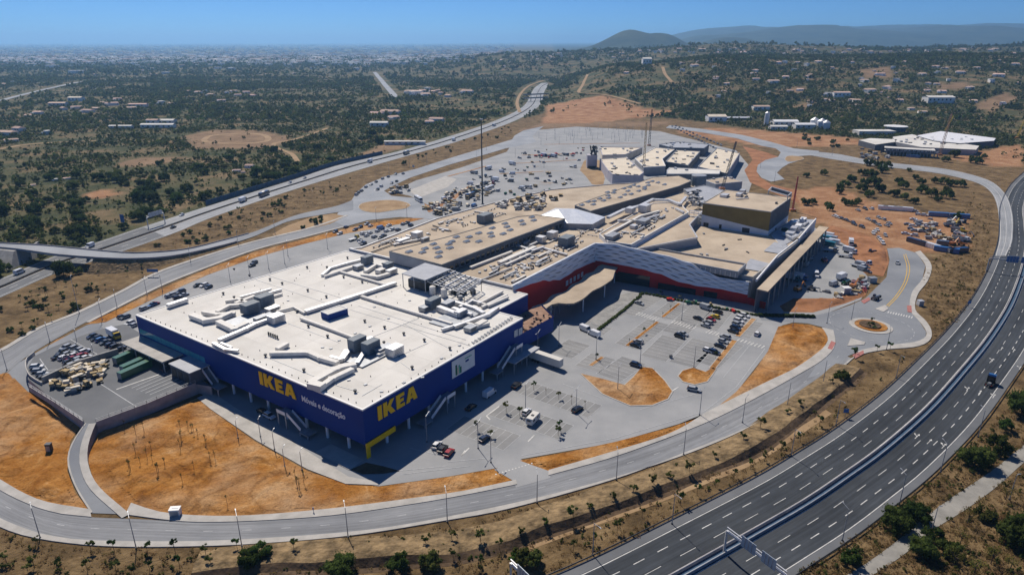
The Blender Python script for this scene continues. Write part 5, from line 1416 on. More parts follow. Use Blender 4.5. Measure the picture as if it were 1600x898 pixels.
tk = thing('water_tank', at(1091, 288, MZ), 'big dark grey cylindrical tank behind the mall roofs', 'tank')
p = at(1091, 290, MZ); part('tank_body', MB().cyl((p.x, p.y, MZ - 2), (p.x, p.y, MZ + 7), 5.0, 5.0, 24), M['unit_grey'], tk); part('tank_lid', MB().cyl((p.x, p.y, MZ + 7), (p.x, p.y, MZ + 7.4), 5.2, 4.9, 24), M['metal_mid'], tk)
# pipes and cable runs over the mall roofs
random.seed(12)
dP = Vector((dM.y, -dM.x, 0))
for poly, z, k in (([(735, 428), (800, 443), (925, 377), (905, 362), (850, 372)], MZ, 46), ([(572, 390), (690, 347), (770, 322), (800, 334), (640, 382)], MZ, 26), ([(955, 372), (1040, 322), (1062, 320), (1000, 375)], 18.0, 22), ([(890, 360), (935, 352), (960, 362), (930, 376)], MZ, 12), ([(1060, 300), (1095, 296), (1100, 318), (1080, 330)], 18.0, 14)):
    n_ = 0
    while n_ < k:
        x = random.uniform(min(p[0] for p in poly), max(p[0] for p in poly)); y = random.uniform(min(p[1] for p in poly), max(p[1] for p in poly))
        if not inpoly(np.array([x]), np.array([y]), poly)[0]: continue
        p = at(x, y, z); d = dM if random.random() < .65 else dP; l = random.uniform(2, 16 if d is dM else 8)
        q = p + d * l; x2, y2 = pix(q.x, q.y, z)
        n_ += 1
        if not inpoly(np.array([x2]), np.array([y2]), poly)[0]: continue
        w_ = random.choice([.25, .3, .5, .9]); h = random.uniform(.3, .9)
        part('roof_pipe', MB().beam(p + Vector((0, 0, h)), q + Vector((0, 0, h)), w_, min(w_, .6)), M[random.choice(['metal_light', 'duct_cream', 'metal_mid', 'duct_cream'])], mall)
        for f in (.1, .5, .9):
            r_ = p.lerp(q, f); part('pipe_support', MB().box((r_.x, r_.y, z + h / 2), (.5, .5, h)), M['metal_dark'], mall)
# roof clutter on the mall
clut = [MB().box((0, 0, .3), (1.6, 1.0, .6)).mesh('roof_box', M['metal_mid']), MB().box((0, 0, .2), (2.4, .6, .4)).mesh('roof_box', M['metal_dark']), MB().box((0, 0, .4), (1.2, 1.2, .8)).mesh('roof_box', M['metal_light'])]
for poly, z, k in (([(740, 425), (800, 440), (920, 378), (900, 370)], MZ, 60), ([(1010, 392), (1085, 362), (1190, 378), (1165, 405)], EZ, 14), ([(580, 388), (690, 348), (770, 325), (800, 332), (640, 378)], MZ, 30), ([(960, 372), (1040, 326), (1060, 322), (1000, 370)], 18, 16)):
    n_ = 0
    while n_ < k:
        x = random.uniform(min(p[0] for p in poly), max(p[0] for p in poly)); y = random.uniform(min(p[1] for p in poly), max(p[1] for p in poly))
        if not inpoly(np.array([x]), np.array([y]), poly)[0]: continue
        p = at(x, y, z); link('roof_box', random.choice(clut), mall, p - mall.location, random.random() * 3); n_ += 1

# ---- rear retail blocks
def shop(label, pts, zt, wall, roof='roof_cream', par=.5, cop='wall_lavender', nbox=10):
    P = AT(pts, zt); c = sum(P, Vector()) / len(P)
    t = thing('retail_block', Vector((c.x, c.y, 0)), label, 'shop building')
    block(t, P, zt, 0, wall, roof, par, .6, cop, False)
    k = 0
    while k < nbox:
        x = random.uniform(min(p[0] for p in pts), max(p[0] for p in pts)); y = random.uniform(min(p[1] for p in pts), max(p[1] for p in pts))
        if inpoly(np.array([x]), np.array([y]), pts)[0]:
            p = at(x, y, zt); link('roof_box', random.choice(clut), t, p - t.location, random.random() * 3, (1.6, 1.6, 1.8)); k += 1
    return t
shop('lavender walled retail block with cream roof by the bare soil', [(937, 249), (979, 246), (1006, 270), (999, 275), (957, 273), (950, 267)], 8, 'wall_lavender', nbox=16)
shop('low cream roofed retail block behind the grey stair tower', [(937, 230), (1004, 231), (977, 242), (941, 243)], 6, 'roof_cream', nbox=8)
shop('angular cream roofed retail block with white parapet', [(992, 248), (1024, 231), (1054, 234), (1035, 249), (1040, 260), (1006, 262)], 7, 'wall_grey', nbox=12, cop='trim_white')
shop('cream roofed retail block between two grey roof valleys', [(1040, 253), (1057, 235), (1094, 237), (1075, 259)], 7, 'wall_darkgrey', nbox=12, cop='metal_mid')
shop('long cream roofed retail block beside the curving service road', [(1090, 261), (1120, 232), (1156, 240), (1136, 272)], 8, 'wall_grey', nbox=10, cop='metal_mid')
shop('low white roofed bar building along the mall service street', [(1042, 266), (1046, 262), (1126, 266), (1124, 272), (1042, 272)], 9, 'wall_darkgrey', 'roof_white', .3, 'metal_light', 2)
shop('small tan roofed annex between the bar building and cinema', [(1100, 282), (1136, 276), (1160, 284), (1118, 288)], 8, 'wall_grey', 'roof_tan', .3, 'metal_light', 4)
shop('dark low roof behind the rear retail blocks', [(1030, 226), (1060, 222), (1108, 226), (1100, 232), (1050, 231)], 8, 'wall_darkgrey', 'roof_grey', .4, 'metal_mid', 10)
p = at(924, 262)
tw = thing('stair_tower', p, 'grey concrete stair tower with black steel top beside the soil', 'tower')
part('wall', MB().box((p.x, p.y, 6), (9, 9, 12)), M['wall_lavender'], tw); part('base_opening', MB().box((p.x, p.y - 4.6, 1.2), (8, .3, 2.2)), M['metal_dark'], tw)
for i in range(10):
    part('steel_frame', MB().beam((p.x + random.uniform(-2, 5), p.y + random.uniform(-4, 4), 12), (p.x + random.uniform(-2, 5), p.y + random.uniform(-4, 4), 20), .7), M['metal_dark'], tw)
part('steel_deck', MB().box((p.x + 2.5, p.y, 15), (6, 7, .5)).box((p.x + 2.5, p.y, 18), (5, 6, .5)), M['metal_dark'], tw)
# ------------------------------------------------------------------ vehicles
VM = {}
def wheel_mesh(r, w):
    k = ('w', r, w)
    if k not in VM: VM[k] = MB().cyl((0, -w / 2, 0), (0, w / 2, 0), r, r, 12).mesh('wheel', M['rubber'])
    return VM[k]
def frustum(mb, x0, x1, w0, z0, X0, X1, W1, z1, top=True):
    a = [(x0, -w0, z0), (x1, -w0, z0), (x1, w0, z0), (x0, w0, z0)]; b = [(X0, -W1, z1), (X1, -W1, z1), (X1, W1, z1), (X0, W1, z1)]
    for i in range(4):
        j = (i + 1) % 4; mb.poly([a[i], a[j], b[j], b[i]])
    if top: mb.poly(b)
    return mb
def extr(mb, prof, w):
    """side profile (x,z,halfwidth) closed, extruded across y"""
    n = len(prof); b = len(mb.v)
    mb.v += [(x, -h * w, z) for x, z, h in prof] + [(x, h * w, z) for x, z, h in prof]
    mb.f.append(tuple(b + i for i in range(n))); mb.m.append(0)
    mb.f.append(tuple(b + n + i for i in range(n - 1, -1, -1))); mb.m.append(0)
    for i in range(n):
        j = (i + 1) % n; mb.f.append((b + j, b + i, b + n + i, b + n + j)); mb.m.append(0)
    return mb
def vmeshes(kind):
    if kind in VM: return VM[kind]
    P = []                                          # (name, mesh, own_paint, [locations])
    if kind in ('hatchback', 'estate', 'saloon', 'suv'):
        L, W, H = {'hatchback': (4.2, 1.78, 1.5), 'estate': (4.6, 1.8, 1.52), 'saloon': (4.6, 1.8, 1.45), 'suv': (4.5, 1.86, 1.72)}[kind]
        x0, x1 = -L / 2, L / 2; w = W / 2; zb = .95 if kind != 'suv' else 1.08
        body = extr(MB(), [(x0 + .05, .32, .93), (x0, .62, 1), (x0 + .06, zb - .03, .97), (x0 + .3, zb + .02, .95), (x1 - 1.25, zb + .02, .95), (x1 - .35, zb - .14, .93), (x1 - .04, zb - .32, .92), (x1, .5, .93), (x1 - .08, .3, .9)], w)
        tail = {'hatchback': .12, 'estate': .1, 'saloon': .85, 'suv': .1}[kind]
        c0, c1 = x0 + tail, x1 - 1.05; r0 = c0 + (.5 if kind != 'saloon' else .75); r1 = c1 - .85
        frustum(body, r0 - .06, r1 + .06, w * .76, H - .07, r0, r1, w * .72, H)
        glass = frustum(MB(), c0, c1, w * .92, zb, r0 - .05, r1 + .05, w * .765, H - .06)
        P += [('body', body.mesh('body', M['car_white']), True, [(0, 0, 0)]), ('window_glass', glass.mesh('window_glass', M['glass_dark']), False, [(0, 0, 0)]),
              ('wheel', wheel_mesh(.32, .24), False, [(x, y, .32) for x in (x0 + .82, x1 - .85) for y in (-w + .1, w - .1)]),
              ('headlight', MB().box((0, 0, 0), (.1, .36, .16)).mesh('headlight', M['light_lens']), False, [(x1 - .06, y, zb - .3) for y in (-w + .3, w - .3)]),
              ('tail_light', MB().box((0, 0, 0), (.1, .3, .2)).mesh('tail_light', M['lamp_red']), False, [(x0 + .02, y, zb - .22) for y in (-w + .25, w - .25)])]
    elif kind in ('van', 'minibus'):
        L, W, H = 5.6, 2.0, 2.4; x0, x1, w = -L / 2, L / 2, 1.0
        body = extr(MB(), [(x0, .4, 1), (x0, H - .1, .95), (x0 + .1, H, .9), (x1 - 1.5, H, .9), (x1 - .95, 1.35, .97), (x1 - .12, 1.05, .95), (x1, .7, .95), (x1 - .05, .35, .93)], w)
        wsc = MB().poly([(x1 - 1.40, -.82, H - .12), (x1 - .93, -.9, 1.42), (x1 - .93, .9, 1.42), (x1 - 1.40, .82, H - .12)][::-1])
        for s in (-1, 1):
            q = [(x1 - 1.65, s * 1.0, 1.45), (x1 - 1.05, s * 1.0, 1.45), (x1 - 1.5, s * .95, 2.1), (x1 - 1.65, s * .95, 2.1)]; wsc.poly(q if s < 0 else q[::-1])
            if kind == 'minibus':
                for k in range(3): wsc.box((x0 + .7 + k * 1.1, s * .985, 1.7), (.95, .06, .6))
        P += [('body', body.mesh('body', M['car_white']), True, [(0, 0, 0)]), ('window_glass', wsc.mesh('window_glass', M['glass_dark']), False, [(.02, 0, .01)]),
              ('wheel', wheel_mesh(.36, .26), False, [(x, y, .36) for x in (x0 + 1.0, x1 - .9) for y in (-.88, .88)]),
              ('headlight', MB().box((0, 0, 0), (.1, .3, .25)).mesh('headlight', M['light_lens']), False, [(x1 - .06, y, .85) for y in (-.75, .75)])]
    elif kind in ('box_truck', 'tipper', 'flatbed'):
        cab = extr(MB(), [(1.7, .6, 1), (1.7, 2.7, .96), (3.1, 2.75, .94), (3.55, 1.6, .98), (3.6, .6, .97)], 1.15)
        gl = MB().poly([(3.18, -1.0, 2.6), (3.58, -1.05, 1.65), (3.58, 1.05, 1.65), (3.18, 1.0, 2.6)][::-1])
        for s in (-1, 1): gl.box((2.7, s * 1.12, 2.05), (.9, .08, .8))
        ch = MB().box((-.2, 0, .75), (7.0, .9, .3))
        if kind == 'box_truck': ld = MB().box((-1.15, 0, 2.2), (5.5, 2.4, 2.5))
        elif kind == 'tipper':
            ld = MB(); ld.box((-1.1, 0, 1.05), (5.2, 2.3, .2))
            for s in (-1, 1): ld.box((-1.1, s * 1.1, 1.7), (5.2, .12, 1.1))
            ld.box((1.45, 0, 1.75), (.12, 2.3, 1.2)).box((-3.7, 0, 1.6), (.12, 2.3, 1.0))
        else: ld = MB().box((-1.1, 0, 1.05), (5.4, 2.4, .2)).box((1.5, 0, 1.6), (.12, 2.4, 1.0))
        P += [('cab', cab.mesh('cab', M['car_white']), True, [(0, 0, 0)]), ('window_glass', gl.mesh('window_glass', M['glass_dark']), False, [(.02, 0, .01)]), ('chassis', ch.mesh('chassis', M['metal_dark']), False, [(0, 0, 0)]), ('load_body', ld.mesh('load_body', M['car_white' if kind == 'box_truck' else 'metal_mid']), False, [(0, 0, 0)]),
              ('wheel', wheel_mesh(.5, .35), False, [(x, y, .5) for x in (-2.4, -1.2, 2.7) for y in (-.95, .95)])]
    elif kind == 'coach':
        body = extr(MB(), [(-6, .5, 1), (-6, 3.2, .96), (-5.8, 3.35, .92), (5.6, 3.35, .92), (6, 2.0, .97), (6.05, .5, .97)], 1.25)
        gl = MB().box((-.1, 0, 2.25), (11.4, 2.52, 1.0)); gl.poly([(5.68, -1.1, 3.15), (6.03, -1.15, 1.9), (6.03, 1.15, 1.9), (5.68, 1.1, 3.15)][::-1])
        P += [('body', body.mesh('body', M['car_white']), True, [(0, 0, 0)]), ('window_glass', gl.mesh('window_glass', M['glass_dark']), False, [(.02, 0, 0)]), ('roof_unit', MB().box((-1, 0, 3.45), (3, 1.6, .25)).mesh('roof_unit', M['metal_light']), False, [(0, 0, 0)]), ('wheel', wheel_mesh(.5, .35), False, [(x, y, .5) for x in (-4, 3.6) for y in (-1.05, 1.05)])]
    elif kind == 'semi_trailer':
        P += [('box_body', MB().box((0, 0, 2.6), (13.4, 2.5, 2.8)).mesh('box_body', M['roof_white']), False, [(0, 0, 0)]), ('rear_door', MB().box((-6.73, 0, 2.6), (.08, 2.3, 2.6)).mesh('rear_door', M['metal_mid']), False, [(0, 0, 0)]), ('chassis', MB().box((0, 0, 1.05), (13, 1.0, .3)).mesh('chassis', M['metal_dark']), False, [(0, 0, 0)]),
              ('landing_leg', MB().box((0, 0, .5), (.15, .15, 1.0)).mesh('landing_leg', M['metal_dark']), False, [(4.0, -.7, 0), (4.0, .7, 0)]), ('wheel', wheel_mesh(.5, .35), False, [(x, y, .5) for x in (-5.2, -4.0, -2.8) for y in (-1.05, 1.05)])]
    elif kind == 'caravan':
        body = extr(MB(), [(-2.8, .5, .96), (-2.9, 1.6, 1), (-2.6, 2.55, .97), (2.1, 2.65, .97), (2.7, 1.9, .98), (2.6, .5, .96)], 1.15)
        gl = MB()
        for s in (-1, 1):
            for x in (-1.6, .9): gl.box((x, s * 1.13, 1.75), (1.1, .1, .6))
        gl.box((-2.83, 0, 1.9), (.2, 1.2, .55))
        P += [('body', body.mesh('body', M['roof_white']), False, [(0, 0, 0)]), ('window_glass', gl.mesh('window_glass', M['glass_dark']), False, [(0, 0, 0)]), ('roof_hatch', MB().box((-.4, 0, 2.68), (.8, .8, .14)).mesh('roof_hatch', M['metal_dark']), False, [(0, 0, 0)]), ('drawbar', MB().beam((2.6, 0, .5), (4.0, 0, .5), .15).mesh('drawbar', M['metal_dark']), False, [(0, 0, 0)]), ('wheel', wheel_mesh(.33, .24), False, [(0, -1.0, .33), (0, 1.0, .33)])]
    elif kind == 'tractor_truck':
        cab = extr(MB(), [(-1.3, .7, 1), (-1.3, 3.0, .95), (.7, 3.0, .95), (1.2, 1.8, .98), (1.3, .7, .97)], 1.25)
        P += [('cab', cab.mesh('cab', M['car_black']), True, [(0, 0, 0)]), ('roof_deflector', frustum(MB(), -1.2, .7, 1.2, 3.0, -1.0, .0, 1.05, 3.6).mesh('roof_deflector', M['car_blue']), False, [(0, 0, 0)]), ('chassis', MB().box((-2.2, 0, .9), (5.0, 1.0, .35)).mesh('chassis', M['metal_dark']), False, [(0, 0, 0)]),
              ('window_glass', MB().poly([(.80, -1.1, 2.85), (1.22, -1.15, 1.85), (1.22, 1.15, 1.85), (.80, 1.1, 2.85)][::-1]).mesh('window_glass', M['glass_dark']), False, [(.02, 0, 0)]), ('tail_light', MB().box((0, 0, 0), (.1, .35, .2)).mesh('tail_light', M['lamp_red']), False, [(-4.7, -.8, .9), (-4.7, .8, .9)]), ('fifth_wheel', MB().cyl((-3, 0, 1.05), (-3, 0, 1.25), .5, .5, 12).mesh('fifth_wheel', M['metal_mid']), False, [(0, 0, 0)]), ('wheel', wheel_mesh(.5, .4), False, [(x, y, .5) for x in (-3.6, -2.4, .6) for y in (-1.05, 1.05)])]
    elif kind == 'excavator':
        tr = MB()
        for s in (-1, 1): tr.box((0, s * 1.0, .45), (3.4, .5, .85))
        P += [('track', tr.mesh('track', M['metal_dark']), False, [(0, 0, 0)]), ('house', MB().box((-.5, 0, 1.5), (3.0, 2.2, 1.1)).box((.4, .65, 2.3), (1.2, .85, .1)).mesh('house', M['car_yellow']), True, [(0, 0, 0)]), ('cab_glass', MB().box((.45, .65, 1.9), (1.3, .9, 1.0)).mesh('cab_glass', M['glass_dark']), False, [(0, 0, 0)]), ('boom', MB().beam((.8, -.3, 1.6), (3.2, -.3, 4.2), .4).mesh('boom', M['car_yellow']), True, [(0, 0, 0)]), ('arm', MB().beam((3.1, -.3, 4.2), (5.0, -.3, 2.0), .32).mesh('arm', M['car_yellow']), True, [(0, 0, 0)]), ('bucket', MB().box((5.0, -.3, 1.5), (.8, 1.0, .9)).mesh('bucket', M['metal_dark']), False, [(0, 0, 0)])]
    elif kind == 'telehandler':
        P += [('body', MB().box((0, 0, 1.1), (3.6, 1.9, .9)).mesh('body', M['car_yellow']), True, [(0, 0, 0)]), ('cab_glass', MB().box((-.1, .5, 2.0), (1.3, .9, 1.0)).mesh('cab_glass', M['glass_dark']), False, [(0, 0, 0)]), ('boom', MB().beam((-1.8, -.5, 1.9), (3.4, -.5, 1.5), .4).mesh('boom', M['car_yellow']), True, [(0, 0, 0)]), ('fork', MB().box((3.6, -.5, .9), (.15, 1.2, 1.2)).mesh('fork', M['metal_dark']), False, [(0, 0, 0)]), ('wheel', wheel_mesh(.6, .45), False, [(x, y, .6) for x in (-1.2, 1.3) for y in (-.95, .95)])]
    elif kind in ('container', 'site_cabin'):
        L = 12 if kind == 'container' else 6
        rib = MB().box((0, 0, 1.4), (.22, .08, 2.3)).mesh('rib', M['car_white'])
        rl_ = [(-L / 2 + .75 + i * 1.5, s * 1.235, 0) for i in range(int(L / 1.5)) for s in (-1, 1)]
        P += [('box_body', MB().box((0, 0, 1.4), (L, 2.44, 2.6)).mesh('box_body', M['car_white']), True, [(0, 0, 0)]), ('rib', rib, True, rl_), ('door', MB().box((-L / 2 - .04, 0, 1.4), (.08, 2.2, 2.3)).mesh('door', M['metal_mid']), False, [(0, 0, 0)])]
    VM[kind] = P
    return P
KW = {'hatchback': 'hatchback car', 'estate': 'estate car', 'saloon': 'saloon car', 'suv': 'tall sport utility car', 'box_truck': 'box truck', 'semi_trailer': 'semi trailer', 'tractor_truck': 'truck tractor', 'site_cabin': 'site cabin'}
CATS = {'hatchback': 'car', 'estate': 'car', 'saloon': 'car', 'suv': 'car', 'box_truck': 'truck', 'tipper': 'truck', 'flatbed': 'truck', 'tractor_truck': 'truck', 'coach': 'bus', 'semi_trailer': 'trailer', 'site_cabin': 'cabin'}
NAMES = {'hatchback': 'parked_car', 'estate': 'parked_car', 'saloon': 'parked_car', 'suv': 'parked_car', 'van': 'van', 'minibus': 'minibus'}
def vehicle(kind, color, p, ang, where, group=None, label=None, name=None, z=None, sc=1.0):
    p = Vector((p.x, p.y, z if z is not None else p.z))
    lab = label or '%s %s %s' % ({'black': 'black', 'silver': 'silver'}.get(color, color), KW.get(kind, kind.replace('_', ' ')), where)
    t = thing(name or NAMES.get(kind, kind), p, lab, CATS.get(kind, kind.replace('_', ' ')), group, ang)
    if sc != 1: t.scale = (sc, sc, sc)
    for nm, me, paint, locs in vmeshes(kind):
        for l in locs:
            o = link(nm, me, t, l)
            if paint:
                o.material_slots[0].link = 'OBJECT'; o.material_slots[0].material = M['car_' + color]
    return t
def heading(x, y, dx, dy, z=0):
    a, b = at(x, y, z), at(x + dx, y + dy, z); d = b - a
    return math.atan2(d.y, d.x)
CK = ['hatchback', 'hatchback', 'estate', 'saloon', 'suv']
def cars(lst, where, group, hd, z=.12, colors=None, sc=1.0):
    for it in lst:
        x, y = it[0], it[1]; c = it[2] if len(it) > 2 and it[2] else random.choice(colors or ['white', 'white', 'silver', 'silver', 'grey', 'black', 'navy'])
        k = it[3] if len(it) > 3 else random.choice(CK); h = it[4] if len(it) > 4 else hd
        p = at(x, y, z)
        vehicle(k, c, p, heading(x, y, h[0], h[1], z) + random.uniform(-.04, .04) + (math.pi if random.random() < .4 else 0), where, group, z=z + (.02 if z > 1 else 0), sc=sc)
ROWH = (10, 3.3)                     # parked across the rows of the main car park
cars([(999, 475, 'silver'), (1103, 483, 'silver', 'van'), (1121, 489, 'black', 'estate'), (1117, 496, 'yellow', 'hatchback'), (1111, 501, 'red', 'hatchback'), (1091, 499, 'black', 'saloon'), (1106, 505, 'silver', 'estate'), (1102, 510, 'silver', 'hatchback'), (1067, 523, 'silver'), (1062, 527, 'black', 'suv'), (997, 535, 'silver'), (993, 541, 'black', 'saloon')], 'parked in the bays before the wavy facade', 'cars in the bays before the facade', ROWH)
cars([(1163, 494, 'white', 'estate'), (1158, 498, 'white'), (1154, 503, 'white', 'suv'), (1152, 508, 'silver'), (1149, 514, 'navy'), (1145, 519, 'black')], 'in the row beside the orange strip by the hedge', 'cars beside the orange strip by the hedge', ROWH)
cars([(1133, 528, 'silver', 'suv'), (1130, 535, 'silver', 'hatchback'), (1125, 542, 'black', 'saloon'), (1106, 549, 'white'), (1116, 552, 'navy', 'suv')], 'in the row above the rounded soil island', 'cars above the rounded soil island', ROWH)
cars([(915, 517, 'white', 'van'), (928, 524, 'white', 'van')], 'standing by the terrace end of the car park', 'white vans by the terrace', (10, 4))
vehicle('suv', 'navy', at(993.5, 572, .12), heading(993, 572, 10, 3), 'parked at the corner of the large soil island')
vehicle('estate', 'silver', at(1084, 610, .12), heading(1084, 610, 10, 2), 'driving round the rounded soil island', name='moving_car')
vehicle('hatchback', 'white', at(1183, 523, .12), heading(1183, 523, 6, -7), 'driving past the crossing towards the roundabout', name='moving_car')
vehicle('hatchback', 'white', at(823, 645, .12), heading(823, 645, 8, -8), 'coupled in front of the white caravan')
vehicle('caravan', 'white', at(833, 659, .12), heading(833, 659, 8, -8), '', label='white caravan standing beside a row of posts in the car park')
vehicle('estate', 'black', at(902, 641, .12), heading(902, 641, 8, -5), 'parked near the row of young staked trees')
vehicle('suv', 'black', at(807, 604, .12), heading(807, 604, 10, -8), 'in the shade under the pickup canopy')
vehicle('semi_trailer', 'white', at(853, 569, .12), heading(827, 557, 52, 18), '', label='long white box semi trailer parked in the car park beside the store')
vehicle('van', 'white', at(765, 617, .12), heading(765, 617, 10, -7), '', label='white delivery van in the shadow of the blue wall')
vehicle('saloon', 'black', at(736, 638, .12), heading(736, 638, 10, -7), 'in the shadow beside the fire escape')
vehicle('hatchback', 'white', at(683, 697, .12), heading(683, 697, 8, -9), 'at the head of three cars near the store corner')
vehicle('hatchback', 'black', at(692, 703, .12), heading(692, 703, 8, -9), 'between a white and a red car near the store corner')
vehicle('hatchback', 'red', at(702, 709, .12), heading(702, 709, 8, -9), 'beside a black car near the store corner')
vehicle('hatchback', 'navy', at(757, 687, .12), heading(757, 687, 9, -6), 'alone beside a young tree in the front car park')
vehicle('suv', 'white', at(421, 652, .12), heading(421, 652, 8, 4), 'in the shade before the columns of the blue store')
vehicle('saloon', 'black', at(411, 645, .12), heading(411, 645, 8, 4), 'half hidden beside the white car by the columns')
# delivery yard
YC = (9, 2.5)
cars([(144, 527, 'navy'), (151, 530, 'black'), (158, 532, 'blue'), (165, 536, 'grey'), (173, 540, 'navy'), (181, 543, 'black'), (188, 547, 'black')], 'in the dark row at the top of the delivery yard', 'dark cars at the top of the yard', (10, -4), YZ, sc=.95)
cars([(103, 545, 'silver'), (113, 547, 'silver'), (123, 549, 'silver'), (133, 551, 'white'), (98, 552, 'grey'), (107, 554, 'silver'), (118, 556, 'white'), (128, 557, 'red'), (91, 559, 'black'), (101, 560, 'white'), (113, 562, 'red'), (124, 562, 'silver'), (136, 560, 'white'), (108, 567, 'black'), (119, 568, 'silver'), (114, 571, 'silver')], 'packed among many cars above the yard dividing wall', 'cars above the yard dividing wall', (10, -4), YZ, sc=.95)
cars([(58, 575, 'white'), (61, 581, 'silver'), (67, 586, 'silver'), (72, 590, 'grey')], 'by the curved barrier of the delivery yard', 'cars by the curved yard barrier', (10, -1), YZ, sc=.95)
vehicle('box_truck', 'yellow', at(179, 527, YZ), heading(179, 527, 9, 5), '', label='yellow box truck with pale body beside the dark row of cars')
for x, y, c, lab in ((203, 556, 'green', 'green open topped skip container under the loading canopy'), (215, 569, 'green', 'green skip container between two others at the dock'), (212, 579, 'green', 'green skip container nearest the ramp lines of the yard')):
    vehicle('container', c, at(x, y + 3, YZ), heading(x, y, 10, -4.5), '', label=lab, name='skip_container', sc=.95)
vehicle('saloon', 'navy', at(262, 577, YZ), heading(262, 577, 9, -4), 'beside the dock house on the delivery yard')
# rear car park
cars([(265, 464), (272, 461), (278, 466), (283, 457), (288, 462)], 'clustered behind the rear roof edge of the blue store', 'cars behind the rear roof edge', (10, -3), colors=['silver', 'grey', 'black', 'navy'])
cars([(309, 447, 'black'), (319, 447, 'white'), (326, 450, 'navy'), (226, 483, 'silver'), (238, 478, 'blue'), (243, 476, 'red'), (394, 416, 'black'), (397, 412, 'grey'), (191, 496, 'black'), (196, 497, 'grey'), (203, 507, 'white'), (207, 511, 'silver')], 'in the nearly empty rear car park', 'cars in the empty part of the rear car park', (10, -4))
cars([(524, 363), (531, 366), (541, 356), (555, 360), (563, 356), (573, 351), (579, 354), (567, 366), (578, 365), (585, 371), (595, 373), (600, 369), (565, 379), (562, 376), (568, 382), (612, 360), (608, 353), (622, 360), (630, 351), (642, 353), (636, 349), (573, 369), (590, 362), (604, 362)], 'in the busy rear car park beside the tan roof', 'cars in the busy rear car park', (10, -4))
vehicle('van', 'blue', at(595, 358, .12), heading(595, 358, 10, -3), 'among cars beside the tan roof')
vehicle('flatbed', 'yellow', at(553, 375, .12), heading(553, 375, 10, -3), 'among cars beside the tan roof')
# roads
vehicle('tractor_truck', 'black', at(1548, 598, .14), heading(1548, 598, 6, -10), '', label='black truck tractor with blue roof alone on the motorway', name='truck_tractor')
vehicle('hatchback', 'silver', at(1402, 412, .14), heading(1402, 412, 1, 9), 'driving along the approach road to the roundabout', name='moving_car')
vehicle('telehandler', 'grey', at(1367, 468, .14), heading(1367, 468, 8, -4), '', label='dark machine working at the mouth of the approach road', name='road_machine')
def on_a22(x, y, kind, c, lab, rev=False):
    vehicle(kind, c, at(x, y, .15), heading(x, y, 10, -4) + (math.pi if rev else 0), '', label=lab, name='moving_' + (kind if kind in ('van',) else 'truck' if kind in ('box_truck', 'coach') else 'car'))
on_a22(31, 427, 'minibus', 'white', 'white van heading under the overpass on the dual carriageway')
on_a22(141, 386, 'van', 'white', 'white van beside the overpass parapet on the carriageway', True)
on_a22(271, 356, 'saloon', 'black', 'black car below the gantry on the dual carriageway')
on_a22(284, 337, 'hatchback', 'white', 'white car past the gantry on the far carriageway', True)
on_a22(380, 315, 'box_truck', 'black', 'dark truck along the dark blue screen', False)
on_a22(413, 306, 'coach', 'navy', 'dark coach ahead of the dark truck')
on_a22(453, 286, 'hatchback', 'white', 'white car near the middle of the noise screen', True)
on_a22(476, 279, 'hatchback', 'silver', 'silver car near the end of the noise screen', True)
on_a22(578, 254, 'box_truck', 'white', 'white truck past the end of the noise screen', True)
on_a22(635, 241, 'coach', 'black', 'dark coach below the white farm wall')
on_a22(709, 220, 'box_truck', 'navy', 'dark truck before the tall mast on the dual carriageway')
on_a22(772, 197, 'coach', 'white', 'white coach where the dual carriageway starts to bend', True)
cars([(557, 305), (565, 299), (560, 302), (572, 293), (580, 289), (588, 285), (598, 280), (607, 277), (618, 273), (630, 272), (590, 297), (596, 292), (612, 287), (620, 284)], 'parked along the road behind the rear roundabout', 'cars along the road behind the rear roundabout', (10, -5), .19)
vehicle('coach', 'white', at(654, 314, .19), heading(654, 314, 10, 6), '', label='white coach turning at the rear roundabout', name='coach')
for i, (x, y, k, c, lab) in enumerate(((735, 308, 'coach', 'navy', 'dark blue articulated lorry parked on the building site dirt'), (765, 297, 'coach', 'white', 'white lorry behind the dark lorry on the building site'), (716, 322, 'tipper', 'black', 'black tipper truck among the stacked materials'), (741, 323, 'van', 'blue', 'blue van beside the tan roof on the building site'), (694, 312, 'van', 'white', 'white van among stacked materials by the white slab'))):
    vehicle(k, c, at(x, y, .12), heading(x, y, 10, -4), '', label=lab, name='lorry' if k == 'coach' else None)
# loading yard of the mall and dirt lot
def z8(x, y): return 1200 + x / 3.99, 265 + y / 3.99
LOTW = ['white', 'white', 'white', 'silver', 'silver', 'grey']
cars([(*z8(a, b),) for a, b in ((415, 294), (435, 302), (460, 309), (490, 320), (525, 332), (538, 345), (585, 361))], 'in the diagonal row on the brown lot near the trees', 'diagonal row on the brown lot', (8, 3), .1, LOTW)
cars([(*z8(a, b),) for a, b in ((560, 256), (605, 248), (645, 246), (625, 313), (690, 303), (720, 313), (662, 332), (755, 338), (690, 348), (740, 352))], 'scattered on the brown lot before the white cabins', 'cars scattered on the brown lot', (7, 3), .1, LOTW)
cars([(*z8(a, b),) for a, b in ((665, 388), (680, 378), (730, 413), (700, 443), (715, 462), (690, 432), (655, 400))], 'on the brown lot above the approach road', 'cars on the brown lot above the approach road', (5, 6), .1, LOTW)
cars([(*z8(a, b),) for a, b in ((855, 402), (905, 313), (915, 263), (940, 283), (975, 288), (900, 353), (940, 353), (985, 358), (910, 383), (960, 388), (1000, 386), (910, 413), (870, 345), (925, 325), (1020, 365), (890, 372))], 'in the crowded middle of the brown lot', 'cars in the crowded middle of the brown lot', (9, 1), .1, LOTW)
